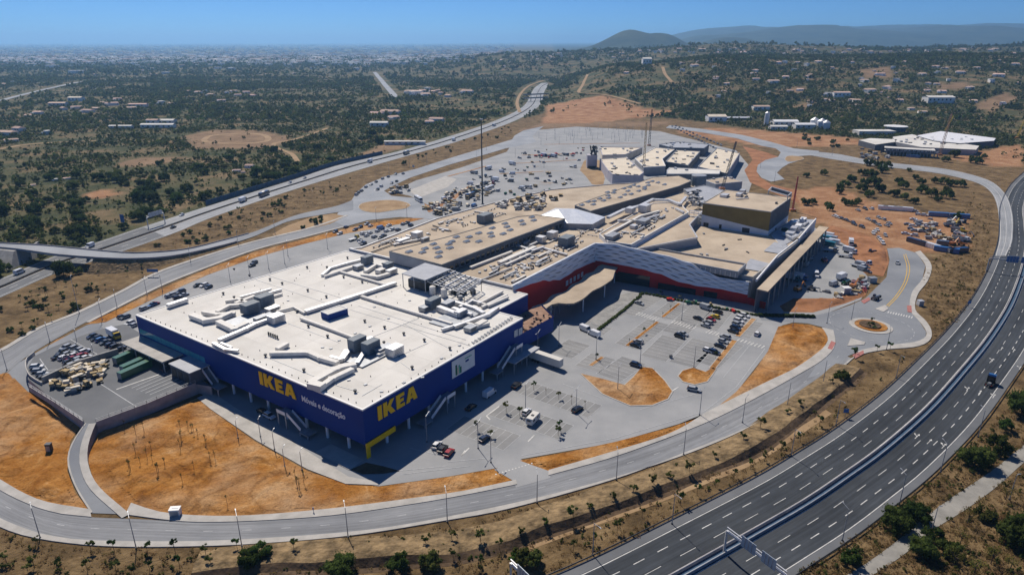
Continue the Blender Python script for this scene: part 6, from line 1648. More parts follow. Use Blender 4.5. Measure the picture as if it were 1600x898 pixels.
LL = [(775, 252, 'container', 'white', 'long white container block at the head of the brown lot', (10, .8)), (715, 248, 'site_cabin', 'white', 'white site cabin beside the long white container', (10, .8)), (840, 256, 'container', 'white', 'second white container at the head of the brown lot', (10, .8)), (925, 462, 'container', 'navy', 'navy container at the corner of the works compound', (10, 3)), (1005, 484, 'container', 'white', 'white container beside the navy one in the works compound', (10, 3)), (1060, 290, 'container', 'blue', 'blue container at the rear of the works compound', (10, .6)), (1110, 512, 'container', 'blue', 'blue container at the front edge of the works compound', (10, 1.5)), (1180, 515, 'container', 'navy', 'navy container beside the front blue container', (10, -.6)), (1190, 300, 'container', 'blue', 'blue container behind the yellow machines', (10, .6)), (1085, 470, 'site_cabin', 'grey', 'grey cabin inside the works compound', (10, 1))]
for x, y, k, c, lab, h in LL:
    X, Y = z8(x, y); vehicle(k, c, at(X, Y, .1), heading(X, Y, *h), '', label=lab)
for i, (x, y) in enumerate(((1215, 392), (1220, 420), (1215, 448), (1205, 472), (1160, 345), (1130, 352), (1175, 405), (1150, 470), (1180, 380), (1165, 425), (1135, 330), (1190, 440))):
    X, Y = z8(x, y); c = ['yellow', 'cream', 'white', 'orange'][i % 4]
    vehicle(['telehandler', 'excavator', 'tipper'][i % 3], c, at(X, Y, .1), heading(X, Y, 10, random.uniform(-2, 2)), 'in the line along the grass edge of the compound', 'machines in the works compound')
for x, y, k, c, lab, h in ((515, 470, 'box_truck', 'white', 'white box truck at the soil edge of the loading yard', (2, 9)), (510, 520, 'box_truck', 'white', 'white box truck with open rear in the loading yard', (8, 2)), (480, 545, 'flatbed', 'white', 'white flatbed beside the box trucks in the loading yard', (9, 1)), (385, 512, 'flatbed', 'grey', 'grey flatbed truck in the middle of the loading yard', (10, 1)), (350, 574, 'telehandler', 'red', 'red tractor alone on the loading yard asphalt', (6, 5)), (300, 665, 'van', 'white', 'white van alone on the loading yard asphalt', (2, 9)), (458, 682, 'box_truck', 'white', 'white truck with cab near the red crane parts', (9, -4)), (408, 720, 'van', 'silver', 'silver van near the pale kerb of the loading yard', (9, -3)), (240, 600, 'van', 'silver', 'silver van under the edge of the long tan canopy', (7, -6)), (200, 685, 'box_truck', 'blue', 'blue and white truck backed under the tan canopy', (9, 2)), (150, 690, 'box_truck', 'teal', 'teal box truck deep under the tan canopy', (9, 2)), (185, 755, 'excavator', 'orange', 'orange excavator at the front of the loading yard', (9, -3)), (270, 750, 'telehandler', 'grey', 'grey loader beside the orange excavator', (9, 1)), (250, 570, 'tipper', 'silver', 'silver tipper at the canopy edge of the loading yard', (9, -4)), (480, 715, 'telehandler', 'green', 'green lift machine by the red crane parts', (9, -4)), (530, 735, 'excavator', 'orange', 'orange digger on the soil beside the loading yard', (9, -4)), (640, 523, 'telehandler', 'black', 'black dumper on the brown soil above the loading yard', (8, -2))):
    X, Y = z8(x, y); vehicle(k, c, at(X, Y, .12), heading(X, Y, *h), '', label=lab)
for i, (x, y) in enumerate(((375, 398), (395, 418), (360, 418), (410, 440), (365, 440), (385, 455))):
    X, Y = z8(x, y + 20); vehicle('site_cabin', ['white', 'silver', 'teal'][i % 3], at(X, Y, .12), heading(X, Y, 10, 2), 'in the stack of units behind the tan canopy', 'pale units behind the tan canopy')
for i, (x, y) in enumerate(((600, 590), (575, 600), (610, 612), (560, 610), (590, 630), (620, 640))):
    X, Y = z8(x, y); vehicle(['flatbed', 'van', 'hatchback'][i % 3], ['white', 'silver', 'grey'][i % 3], at(X, Y, .12), heading(X, Y, 10, 3), 'wedged at the exit of the mall loading yard', 'vehicles at the exit of the loading yard')
for j, (x, y, d) in enumerate(((520, 698, (40, 12)), (560, 712, (40, 6)), (590, 725, (14, 40)))):
    X, Y = z8(x, y); p = at(X, Y, .12); q = at(X + d[0] / 4, Y + d[1] / 4, .12)
    t = thing('crane_boom', p, ['red lattice crane boom lying across the loading yard', 'red lattice crane boom lying next to another', 'short red lattice crane boom lying on the soil'][j], 'crane boom')
    for s in (-.5, .5):
        for zz in (.3, 1.3): part('chord', MB().beam((p.x + s, p.y, zz), (q.x + s, q.y, zz), .18), M['car_red'], t)
    for k in range(8):
        a = p.lerp(q, k / 8); b = p.lerp(q, (k + 1) / 8); part('brace', MB().beam((a.x - .5, a.y, .3), (b.x + .5, b.y, 1.3), .12), M['car_red'], t)
# far car park and upper road rows
def zz3(x, y): return 800 + x / 6.667, 190 + y / 6.667
cars([(1050 + i * 4.6, 198 + i * 2.35) for i in range(22)], 'in the long row along the upper service road', 'cars along the upper service road', (8, 3), .19)
cars([(1056 + i * 5.4, 197.5 + i * 2.3) for i in range(14)], 'in the second row along the upper service road', 'cars in the second row of the upper road', (8, 3), .19)
for i in range(26):
    x, y = random.choice([(random.uniform(800, 925), random.uniform(232, 300)), (random.uniform(680, 800), random.uniform(262, 290)), (random.uniform(820, 910), random.uniform(240, 262))])
    if y < 275 - (x - 680) * .32 or (x > 880 and y > 275): continue
    cars([(x, y, random.choice(['white', 'silver', 'white', 'red', 'grey', 'grey', 'silver', 'navy']), random.choice(['van', 'box_truck', 'flatbed', 'hatchback', 'tipper', 'telehandler']))], 'on the unfinished car park behind the mall', 'site vehicles on the unfinished car park', (10, random.uniform(-3, 2)), .12)

# ------------------------------------------------------------------ stacks of materials
def pile_mesh(seed, m):
    r = random.Random(seed); mb = MB()
    for i in range(r.randint(3, 6)):
        l, w, h = r.uniform(1.2, 3.2), r.uniform(.8, 1.4), r.uniform(.4, 1.1)
        mb.box((r.uniform(-.8, .8), r.uniform(-.6, .6), h / 2 + r.choice([0, 0, .6, .9])), (l, w, h), r.uniform(-.4, .4), r.randint(0, 1))
    return mb.mesh('stack', [M[m], M['metal_dark' if seed % 2 else 'concrete_dark']])
PILE = {m: [pile_mesh(i + 10 * j, m) for i in range(4)] for j, m in enumerate(('pallet_wood', 'duct_cream', 'metal_mid', 'roof_cream', 'green_paint', 'wall_red'))}
def piles(poly, n, kinds, where, group, z=.1, sc=(1, 1.6)):
    k = 0
    names = {'pallet_wood': 'wooden pallet stack', 'duct_cream': 'pale boxed goods stack', 'metal_mid': 'grey metal parts stack', 'roof_cream': 'cream insulation stack', 'green_paint': 'green crate stack', 'wall_red': 'red material stack'}
    while k < n:
        x = random.uniform(min(p[0] for p in poly), max(p[0] for p in poly)); y = random.uniform(min(p[1] for p in poly), max(p[1] for p in poly))
        if not inpoly(np.array([x]), np.array([y]), poly)[0]: continue
        m = random.choice(kinds); p = at(x, y, z); s = random.uniform(*sc)
        o = link('material_stack', random.choice(PILE[m]), None, p, random.random() * 3, (s, s, s))
        tag(o, '%s %s' % (names[m], where), 'stack', group + ', ' + names[m]); k += 1
piles([(78, 600), (100, 578), (140, 565), (165, 572), (160, 600), (120, 612), (85, 608)], 46, ['pallet_wood', 'pallet_wood', 'roof_cream'], 'heaped on the delivery yard', 'stacks on the delivery yard', YZ, (.8, 1.3))
piles([(662, 326), (700, 303), (760, 286), (775, 300), (735, 320), (690, 340)], 70, ['pallet_wood', 'duct_cream', 'metal_mid', 'pallet_wood', 'roof_cream'], 'on the building site dirt', 'stacks on the building site')
piles([(600, 300), (645, 285), (640, 300), (612, 306)], 14, ['metal_mid', 'pallet_wood', 'duct_cream'], 'on the wedge by the rear roundabout', 'stacks by the rear roundabout')
piles([(700, 300), (770, 262), (880, 258), (900, 290), (800, 312)], 44, ['metal_mid', 'duct_cream', 'pallet_wood', 'green_paint', 'metal_mid'], 'on the unfinished car park', 'stacks on the unfinished car park', .1, (.7, 1.5))
piles([(770, 318), (860, 300), (890, 310), (830, 332), (790, 334)], 46, ['duct_cream', 'pallet_wood', 'metal_mid'], 'on the unfinished mall roof', 'stacks on the mall roof', MZ, (1, 1.8))
piles([(1070, 300), (1090, 296), (1108, 318), (1085, 326)], 18, ['duct_cream', 'metal_mid'], 'on the low roof beside the tank', 'stacks beside the tank', 18.1, (.8, 1.2))
piles([(1290, 455), (1340, 462), (1360, 440), (1345, 425), (1310, 470)], 18, ['metal_mid', 'duct_cream', 'pallet_wood'], 'along the soil edge of the loading yard', 'stacks along the loading yard', .1, (.8, 1.3))
piles([(1428, 350), (1470, 338), (1505, 345), (1512, 378), (1475, 388), (1440, 374)], 34, ['duct_cream', 'metal_mid', 'duct_cream', 'pallet_wood'], 'in the works compound on the brown lot', 'stacks in the works compound', .1, (.8, 1.5))
piles([(840, 262), (905, 244), (925, 232), (900, 228), (830, 236), (800, 252)], 30, ['metal_mid', 'duct_cream', 'pallet_wood', 'wall_red'], 'on the paving beside the stair tower', 'stacks beside the stair tower', .1, (.6, 1.2))
piles([(1345, 232), (1365, 240), (1390, 246), (1370, 252), (1345, 246)], 16, ['pallet_wood', 'metal_mid', 'duct_cream'], 'beside the unfinished right hand building', 'stacks by the unfinished building', .1, (1.2, 2.2))
piles([(1100, 340), (1240, 362), (1230, 368), (1100, 348)], 12, ['duct_cream', 'green_paint', 'metal_mid'], 'along the foot of the bronze box', 'stacks by the bronze box', EZ, (.8, 1.2))
piles([(1020, 462), (1050, 472), (1100, 478), (1170, 494), (1170, 490), (1100, 474), (1030, 458)], 14, ['wall_red', 'green_paint', 'pallet_wood', 'metal_mid'], 'along the hedge before the red wall', 'stacks before the red wall', .12, (.5, .8))
# ------------------------------------------------------------------ lamps, masts, gantries
def lamp_parts(h, arm=1.8, double=False):
    k = ('lamp', h, arm, double)
    if k in VM: return VM[k]
    pole = MB().cyl((0, 0, 0), (0, 0, h), .13, .07, 7)
    ps = [('pole', pole.mesh('pole', M['metal_mid']), (0, 0, 0)), ('base_plate', MB().cyl((0, 0, 0), (0, 0, .25), .28, .25, 8).mesh('base_plate', M['metal_dark']), (0, 0, 0))]
    for s in ((1, -1) if double else (1,)):
        ps.append(('arm', MB().beam((0, 0, h - .1), (s * arm, 0, h + .25), .09).mesh('arm', M['metal_mid']), (0, 0, 0)))
        ps.append(('lamp_head', MB().box((s * (arm + .3), 0, h + .27), (.7, .24, .12)).mesh('lamp_head', M['metal_mid']), (0, 0, 0)))
    VM[k] = ps
    return ps
def lamp(x, y, where, group, h=8.6, ang=0.0, double=False, arm=1.8, z=.1):
    p = at(x, y, z)
    t = thing('street_lamp', p, ('tall grey street lamp %s' if h < 12 else 'very tall grey lamp mast %s') % where, 'street lamp', group, ang)
    for nm, me, l in lamp_parts(h, arm, double): link(nm, me, t, l)
    return t
for x, y in ((63, 840), (213, 856), (378, 853), (544, 839), (699, 815), (839, 785), (963, 749), (1068, 710), (1230, 634), (1286, 598), (1385, 546)):
    lamp(x, y, 'on the outer pavement of the ring road', 'lamps on the outer pavement', ang=heading(x, y, -2, -10))
for x, y in ((11, 578), (78, 534), (123, 545), (183, 480), (254, 455), (298, 409), (372, 382), (430, 366), (105, 590), (150, 570)):
    lamp(x, y, 'beside the rear ring road', 'lamps beside the rear ring road', ang=heading(x, y, 3, 6))
for x, y in ((840, 552), (873, 540), (931, 562), (1000, 568), (1065, 500), (1084, 574), (900, 645), (821, 638), (667, 690), (767, 722), (1093, 648), (1165, 470), (1238, 515), (1292, 505), (1330, 500), (965, 608), (1160, 660), (747, 700)):
    lamp(x, y, 'rising from the main car park', 'lamps in the main car park', ang=heading(x, y, 5, -6), double=(x % 3 == 0))
for x, y in ((390, 428), (420, 420), (450, 400), (512, 389), (445, 412), (588, 345), (636, 340), (360, 440), (160, 500), (230, 462)):
    lamp(x, y, 'in the rear car park', 'lamps in the rear car park', ang=heading(x, y, 5, -6), double=True)
for x, y in ((372, 690), (407, 688), (429, 708), (445, 735), (472, 740)):
    lamp(x, y - 6, 'on the pavement before the blue store', 'lamps on the pavement before the store', 6.0, arm=.9, ang=heading(x, y, 5, -6))
for x, y in ((926, 866), (1050, 818), (1236, 712), (1306, 664), (1400, 590)):
    lamp(x, y, 'on the soil bank side of the motorway', 'lamps on the bank side of the motorway', 8.8, ang=heading(x, y, 6, 6))
for x, y in ((1316, 844), (1405, 788), (1469, 738), (1528, 682)):
    lamp(x, y, 'on the path side of the motorway', 'lamps on the path side of the motorway', 9, ang=heading(x, y, -6, -6))
for x, y in ((1455, 832), (1577, 780), (1590, 320)):
    lamp(x, y, 'among the bushes beyond the concrete path', 'lamps beyond the concrete path', 7.5, arm=.3)
lamp(124, 490, 'behind the blue store beside the ring road', None, 17.0, heading(124, 490, 5, -6), arm=.8)
random.seed(21)
for i in range(70):
    x, y = random.uniform(838, 1010), random.uniform(200, 226)
    if inpoly(np.array([x]), np.array([y]), [(845, 206), (880, 201), (1000, 202), (1025, 207), (1000, 222), (900, 226), (838, 226)])[0]:
        lamp(x, y, 'in the distant empty car park', 'lamps in the distant car park', 8, random.random() * 6, arm=1.2)
for x, y in ((700, 240), (745, 250), (805, 246), (850, 262), (880, 250), (760, 235), (640, 262), (608, 272), (667, 258), (1245, 230), (1300, 243), (1420, 255), (1210, 284), (1188, 262)):
    lamp(x, y, 'beside the road to the distant car park', 'lamps beside the far roads', 9, random.random() * 6)
def mast(x, y, h, r, label, top=None, name='mast', cat='mast'):
    p = at(x, y); t = thing(name, p, label, cat)
    part('pole', MB().cyl((p.x, p.y, 0), (p.x, p.y, h), r, r * .55, 10), M['metal_dark'], t)
    part('base_plate', MB().cyl((p.x, p.y, 0), (p.x, p.y, .6), r * 1.8, r * 1.7, 10), M['concrete_dark'], t)
    part('lamp_ring', MB().cyl((p.x, p.y, h - .8), (p.x, p.y, h), r * 1.9, r * 1.9, 10), M['metal_mid'], t)
mast(754, 319, 60, .62, 'very tall dark mast rising from the building site')
def tower_crane(base, top, label, m='metal_mid', w=1.3):
    a, b = Vector(base), Vector(top); t = thing('crane', a, label, 'crane')
    d = (b - a).normalized(); s = d.cross(Vector((0, 1, 0))).normalized() * w / 2; u = d.cross(s).normalized() * w / 2
    for i, q in enumerate((s + u, s - u, -s - u, -s + u)): part('chord', MB().beam(a + q, b + q * .5, .22), M[m], t)
    k = int((b - a).length / 3)
    for i in range(k):
        f0, f1 = i / k, (i + 1) / k; p0, p1 = a.lerp(b, f0), a.lerp(b, f1)
        part('brace', MB().beam(p0 + (s + u) * (1 - f0 / 2), p1 + (-s + u) * (1 - f1 / 2), .14).beam(p0 + (s - u) * (1 - f0 / 2), p1 + (-s - u) * (1 - f1 / 2), .14), M[m], t)
    part('base', MB().box((a.x, a.y, a.z + .8), (4, 3, 1.6)), M['car_orange'], t)
    return t
p = at(1128, 296, 8); tower_crane(p, p + Vector((8.5, 6, 34)), 'dark leaning crane boom above the rear retail blocks', 'metal_dark', 1.6)
p = at(1014, 228, 0); tower_crane(p, p + Vector((.6, 0, 40)), 'dark upright crane behind the rear retail blocks', 'metal_dark', 2.0)
p = at(1005, 270, 0); tower_crane(p, p + Vector((0, 0, 44)), 'yellow crane boom between the cream roofed blocks', 'pallet_wood', 1.8)
p = at(1468, 243, 0); tower_crane(p, p + Vector((3, 0, 42)), 'brown crane boom in front of the unfinished right building', 'wood_deck', 2.2)
p = at(1476, 206, 0); tower_crane(p, p + Vector((7, 0, 20)), 'yellow crane boom behind the unfinished right building', 'car_yellow', 1.6)
p = at(1589, 216, 0); tower_crane(p, p + Vector((4, 0, 26)), 'yellow crane boom beside the right hand road', 'car_yellow', 1.4)
p = at(1238, 330, 0); tower_crane(p, p + Vector((.4, 0, 24)), 'red and white steel mast at the corner of the bronze box', 'car_red', .9)
def gantry(a, b, h, label, signs, m='metal_light', back=True):
    A, B = at(*a), at(*b); t = thing('sign_gantry', A, label, 'gantry')
    for P in (A, B): part('post', MB().box((P.x, P.y, h / 2), (.45, .45, h)), M[m], t)
    part('beam', MB().beam((A.x, A.y, h), (B.x, B.y, h), .5, .5), M[m], t); part('beam', MB().beam((A.x, A.y, h + 1), (B.x, B.y, h + 1), .25, .25), M[m], t)
    for s0, s1, z0, z1 in signs:
        p, q = A.lerp(B, s0), A.lerp(B, s1); d = (q - p).normalized(); n = Vector((d.y, -d.x, 0)) * .4
        part('sign_board', MB().beam((p.x + n.x, p.y + n.y, h + (z0 + z1) / 2), (q.x + n.x, q.y + n.y, h + (z0 + z1) / 2), .12, z1 - z0), M['sign_back' if back else 'sign_blue'], t)
        for k in range(1, 4):
            c = p.lerp(q, k / 4) + n * 1.2; part('sign_rib', MB().box((c.x, c.y, h + (z0 + z1) / 2), (.12, .12, (z1 - z0) * .95)), M['metal_mid'], t)
    return t
gantry((1131, 863), (1222, 935), 6.2, 'sign gantry with two panels seen from behind over the motorway', [(.28, .52, -.6, 2.2), (.62, .85, -.6, 2.2)])
gantry((798, 915), (842, 960), 6.2, 'sign gantry post and panel at the entry of the motorway', [(.3, .7, -.6, 2.2)])
gantry((1541, 424), (1622, 431), 7.0, 'sign gantry with blue panels over the upper motorway', [(.32, .55, -1, 2.2), (.6, .8, -1, 2.2)], 'metal_mid', False)
gantry((232, 356), (258, 348), 6.5, 'sign gantry with grey panels over the dual carriageway', [(.1, .9, -.2, 2.6)])
def signpost(x, y, h, w, hh, m, label, cat='sign'):
    p = at(x, y); t = thing('road_sign', p, label, cat)
    part('post', MB().cyl((p.x, p.y, 0), (p.x, p.y, h), .07, .07, 6), M['metal_mid'], t)
    part('sign_board', MB().box((p.x, p.y - .08, h - hh / 2), (w, .06, hh)), M[m], t)
for x, y, h, w, hh, m, lab in ((1320, 652, 3.2, 1.6, 1.4, 'sign_blue', 'blue road sign on the soil bank beside the motorway'), (1513, 480, 3.2, 1.4, 1.4, 'sign_blue', 'blue road sign on the grass slope above the motorway'), (1335, 552, 2.6, .8, .8, 'sign_blue', 'small blue sign by the red crossing at the roundabout'), (194, 357, 9, 2.4, 5, 'sign_blue', 'tall double post blue sign beside the dual carriageway'), (646, 263, 3, 2, 2, 'sign_back', 'white information sign beside the far road'), (240, 432, 4, 5.5, 1.6, 'sign_blue', 'long blue direction sign beside the rear ring road'), (276, 804, 2.2, 1.6, 1.2, 'trim_white', 'small white sign on the pavement by the ring road'), (490, 800, 1.6, .3, .8, 'sign_blue', 'narrow blue marker on the pavement by the big soil patch'), (1265, 333, 1.5, .1, .1, 'metal_mid', 'thin post beside the cinema block')):
    signpost(x, y, h, w, hh, m, lab)
# concrete cabinets
def cabinet(x, y, s, label, m='trim_white'):
    p = at(x, y, .05); t = thing('utility_cabinet', p, label, 'cabinet')
    part('body', MB().box((p.x, p.y, s[2] / 2), s, .1), M[m], t); part('lid', MB().box((p.x, p.y, s[2] + .06), (s[0] + .15, s[1] + .15, .12), .1), M[m], t); part('door', MB().box((p.x + .05, p.y - s[1] / 2 - .02, s[2] * .45), (s[0] * .8, .06, s[2] * .75), .1), M['metal_mid'], t)
cabinet(275, 804, (2.4, 1.6, 2.0), 'white utility cabinet on the pavement beside the orange soil')
cabinet(78, 704, (1.4, 1.2, 2.4), 'dark box standing on the left soil patch', 'metal_dark')
cabinet(1437, 477, (2.2, 2.0, 2.4), 'pale bus shelter box on the pavement above the roundabout', 'metal_light')
cabinet(1362, 441, (3.5, 2.5, 2.6), 'grey cabin at the exit of the loading yard', 'metal_mid')
cabinet(1321, 458, (3.5, 2.8, 3.0), 'white cabin on the soil beside the loading yard', 'trim_white')
cabinet(1048, 559, (1.0, .9, 1.0), 'small dark bin in an empty parking row', 'metal_dark')
# low walls, hedges and forecourt
struct('pavement', MB().prism(AT([(308, 622), (330, 640), (400, 688), (480, 733), (540, 756), (592, 758), (586, 752), (545, 745), (520, 730), (440, 680), (380, 645), (330, 612)]), 0, .2), M['concrete_path'], 'broad pale pavement before the columns of the blue store')
sheet('paved_area', [(492, 706), (517, 693), (569, 718), (546, 734)], .23, 'concrete_path', 'square pale slab before the near corner of the store')
struct('soil_patch', MB().poly(AT([(548, 733), (572, 722), (600, 728), (624, 735), (600, 739), (565, 740)], .24)), M['soil_dark_and_shade'], 'dark soil bed at the near corner of the store')
sheet('forecourt', [(905, 508), (965, 462), (1000, 452), (1180, 486), (1184, 492), (1020, 462), (985, 486), (935, 514)], .13, 'concrete_dark', 'paved forecourt before the red mall wall')
def hedge(pts, w, h, label):
    L_ = resample(catmull(AT(pts), 2), 60); r = random.Random(5); mb = MB()
    for p in L_:
        for k in range(7):
            c = Vector((p.x + r.uniform(-w, w) / 2, p.y + r.uniform(-w, w) / 2, r.uniform(.1, h))); mb.box(c, (r.uniform(.5, 1.2), r.uniform(.5, 1.2), r.uniform(.3, .7)), r.random() * 3)
    solo('hedge', mb, M['leaf_dark'], label, 'hedge')
hedge([(935, 516), (970, 489), (1000, 464), (1010, 460), (1100, 478), (1180, 493)], .7, .7, 'dark clipped hedge round the top of the main car park')
hedge([(1186, 494), (1230, 495), (1270, 496)], .9, 1.1, 'dark green hedge screen beside the roundabout road')
t = thing('retaining_wall', at(240, 665), 'dark retaining wall under the front of the delivery yard', 'wall')
u, v = at(208, 652), at(300, 617)
part('wall_panel', MB().beam((u.x, u.y, 1.2), (v.x, v.y, 1.2), .5, 2.4), M['wall_darkgrey'], t)
# ------------------------------------------------------------------ painted markings in the car parks
def mark(a, b, w=.22, m='paint_faded'):
    dash_obj('bay_line', at(*a), at(*b), w, m, car_park, .155)
def zc(x, y): return 800 + x / 3.99, 450 + y / 3.99
# bays: darker strips with separate bay lines
def bay_strip(a, b, w, n, both=True):
    A, B = at(*a), at(*b); d = (B - A); l = d.length; d.normalize(); nn = Vector((d.y, -d.x, 0))
    o = link('parking_bay', MB().poly([(q.x, q.y, .135) for q in (A - nn * w, A + nn * w, B + nn * w, B - nn * w)]).mesh('parking_bay', M['asphalt_bay']), car_park)
    k = int(l / 2.5)
    for i in range(k + 1):
        c = A + d * (l * i / k); dash_obj('bay_line', c - nn * w, c + nn * w, .14, 'paint_faded', car_park, .15)
    for s in (-w, w): dash_obj('bay_line', A + nn * s, B + nn * s, .16, 'paint_faded', car_park, .152)
for a, b in (((715, 365), (910, 212)), ((935, 185), (1050, 97)), ((880, 440), (1010, 310)), ((1010, 285), (1200, 105)), ((470, 505), (570, 425)), ((600, 560), (760, 450)), ((480, 290), (560, 235)), ((700, 160), (880, 50)), ((1060, 480), (1200, 330)), ((1210, 255), (1330, 120)), ((300, 420), (420, 340)), ((1215, 480), (1375, 340)), ((1410, 300), (1500, 205))):
    bay_strip(zc(*a), zc(*b), 5.0 if a[0] < 1200 else 4.5, 0)
for a, b in (((815, 604), (930, 643)), ((775, 638), (885, 676)), ((712, 660), (800, 692))):
    bay_strip(a, b, 4.6, 0)
for x0, y0, dx, dy, l in ((1000, 497, 20, -24, 6), (1054, 510, 22, -22, 6), (1106, 523, 23, -18, 6), (1154, 537, 24, 8, 7)):
    pass
def zebra(x, y, nx, ny, n, ln, parent=car_park, z=.158, gap=1.0, m='paint_white'):
    p = at(x, y); q = at(x + nx, y + ny); d = (q - p).normalized(); t_ = Vector((d.y, -d.x, 0))
    for i in range(n):
        c = p + d * i * gap; dash_obj('crossing_bar', c - t_ * ln / 2, c + t_ * ln / 2, .42, m, parent, z)
zebra(997, 490, 10, 3, 8, 3.6, gap=1.35); zebra(1052, 503, 10, 3, 8, 3.6, gap=1.35); zebra(1106, 518, 10, 3, 8, 3.6, gap=1.35); zebra(1154, 531, 10, 3, 8, 3.0, gap=1.4)
zebra(1388, 488, 10, 2.2, 10, 2.4, ring, .17); zebra(775, 741, 10, -3, 12, .5, gap=1.0)
for a, b in (((600, 738), (700, 728)), ((630, 741), (735, 728)), ((700, 722), (760, 716)), ((815, 712), (960, 685)), ((960, 685), (1100, 643)), ((1100, 643), (1150, 605)), ((1150, 605), (1195, 545)), ((1000, 640), (1090, 615)), ((880, 600), (940, 622)), ((640, 700), (690, 712)), ((1130, 590), (1175, 535)), ((1145, 575), (1165, 579)), ((1135, 590), (1155, 594))):
    L_ = [at(*a), at(*b)]; mark(a, b, .2)
for a, b in (((760, 650), (780, 635)), ((733, 700), (721, 712)), ((721, 712), (727, 704)), ((825, 690), (835, 680)), ((760, 650), (766, 656)), ((1035, 620), (1060, 605))): mark(a, b, .4, 'paint_white')
random.seed(31)
for i in range(16):
    y = 203 + i * 1.5; x0 = 842 + random.uniform(0, 12) - (i * .4); mark((x0, y), (x0 + random.uniform(90, 150), y + random.uniform(-.5, 1.0)), .3)
for i in range(40):
    x, y = random.uniform(800, 915), random.uniform(236, 300); l = random.uniform(10, 60)
    if y > 270 and x > 850: continue
    mark((x, y), (x + l, y + l * random.uniform(-.08, .1)), random.choice([.3, .5, .9]), random.choice(['paint_faded', 'paint_faded', 'soil_tan', 'asphalt_bay']))
for a, b, l in (((800, 256), (905, 250), 'long thin soil strip across the unfinished car park'), ((815, 243), (900, 240), 'thin soil strip on the unfinished car park near the tower'), ((850, 226), (1000, 224), 'soil strip along the near side of the distant car park'), ((780, 272), (850, 268), 'thin soil strip near the stacked materials'), ((700, 276), (760, 260), 'soil strip along the road to the far car park')): strip_island(a, b, 2.5, l)
# yard and rear car park lines
for i in range(5):
    dash_obj('bay_line', at(206 + i * 7, 606 + i * 2.6, YZ), at(262 + i * 7, 582 + i * 2.6, YZ), .25, 'paint_faded', car_park, YZ + .03)
for a, b in (((155, 598), (213, 635)), ((62, 560), (75, 578)), ((75, 578), (100, 576)), ((110, 530), (155, 555))): dash_obj('bay_line', at(*a, YZ), at(*b, YZ), .25, 'paint_faded', car_park, YZ + .03)
A, B = at(182, 608, YZ), at(245, 586, YZ)
for i in range(16): c = A.lerp(B, i / 15); dash_obj('bay_line', c, c + (B - A).normalized() * .9, .5, 'paint_white', car_park, YZ + .035)
for i in range(7):
    a, b = (300 + i * 35, 440 - i * 11), (330 + i * 35, 447 - i * 11); mark(a, b, .25)
for a, b in (((250, 470), (390, 415)), ((280, 476), (420, 418)), ((400, 408), (520, 370)), ((430, 414), (550, 374))): mark(a, b, .2)
# roundabout and approach road paint
solid('centre_line', catmull(AT([(1385, 478), (1400, 462), (1413, 440), (1417, 418), (1412, 398)]), 3), .3, 'paint_yellow', ring, .165)
solid('centre_line', catmull(AT([(1388, 479), (1404, 462), (1417, 440), (1421, 418), (1415, 397)]), 3), .3, 'paint_yellow', ring, .165)
for i in range(28):
    an = i / 28 * 2 * math.pi; r_ = R_ + 7.5; c = rc + Vector((math.cos(an), math.sin(an), 0)) * r_; d = Vector((-math.sin(an), math.cos(an), 0))
    dash_obj('lane_dash', c - d * .9, c + d * .9, .2, 'paint_faded', ring, .165)
for p_, lab in (([(1417, 477), (1424, 477), (1425, 488), (1418, 487)], 'red paving at the approach road crossing'), ([(1332, 554), (1349, 547), (1350, 552), (1336, 560)], 'red paving at the lower crossing of the roundabout'), ([(1293, 544), (1299, 532), (1306, 535), (1300, 546)], 'red paving on the island side of the roundabout'), ([(1345, 470), (1358, 464), (1360, 468), (1350, 474)], 'red paving at the soil side of the approach road')):
    sheet('paved_area', p_, .285, 'paving_red', lab)
dashes('lane_dash', midl, 2.2, 7, .16, 'paint_faded', ring, .145)
# bank and ditch between ring road and motorway
bl = catmull(AT([(300, 905), (420, 888), (600, 880), (760, 862), (850, 832), (930, 805), (1020, 772), (1110, 735), (1180, 705), (1250, 655), (1310, 610), (1345, 580)]), 2.5)
nb = normals(bl); prof = [(-9, .03), (-6, .9), (-3.2, 1.7), (-1.2, 1.9), (-.3, 1.75), (1.3, .15), (2.4, .05)]
rows = []
for k, (d, h) in enumerate(prof):
    rows.append([Vector((p.x + n_.x * (d + 1.2 * (mnoise.noise(Vector((p.x * .06, p.y * .06, k)))) ), p.y + n_.y * (d + .8 * mnoise.noise(Vector((p.x * .1, p.y * .1, k)))), max(.03, h * (.75 + .5 * mnoise.noise(Vector((p.x * .05, p.y * .05, 3))))) if 0 < k < len(prof) - 1 else .03)) for p, n_ in zip(bl, nb)])
if True:
    mb = MB()
    for a, b in zip(rows[:4], rows[1:5]): mb.strip(a, b, 0)
    for a, b in zip(rows[4:-1], rows[5:]): mb.strip(a, b, 1)  # shade of the steep face is put into its darker colour
    struct('soil_bank', mb, [M['grass_dry'], M['soil_dark_and_shade']], 'low dry soil bank with painted shade on its cut face beside the motorway', True)
# works track between bank and motorway
A, B = two_edges([(820, 850), (900, 820), (1000, 786), (1100, 745), (1180, 712), (1290, 640)], [(830, 858), (910, 828), (1010, 793), (1110, 753), (1190, 718), (1300, 646)])
struct('soil_patch', MB().strip(setz(A, .04), setz(B, .04)), M['soil_tan'], 'narrow bare track along the soil bank')
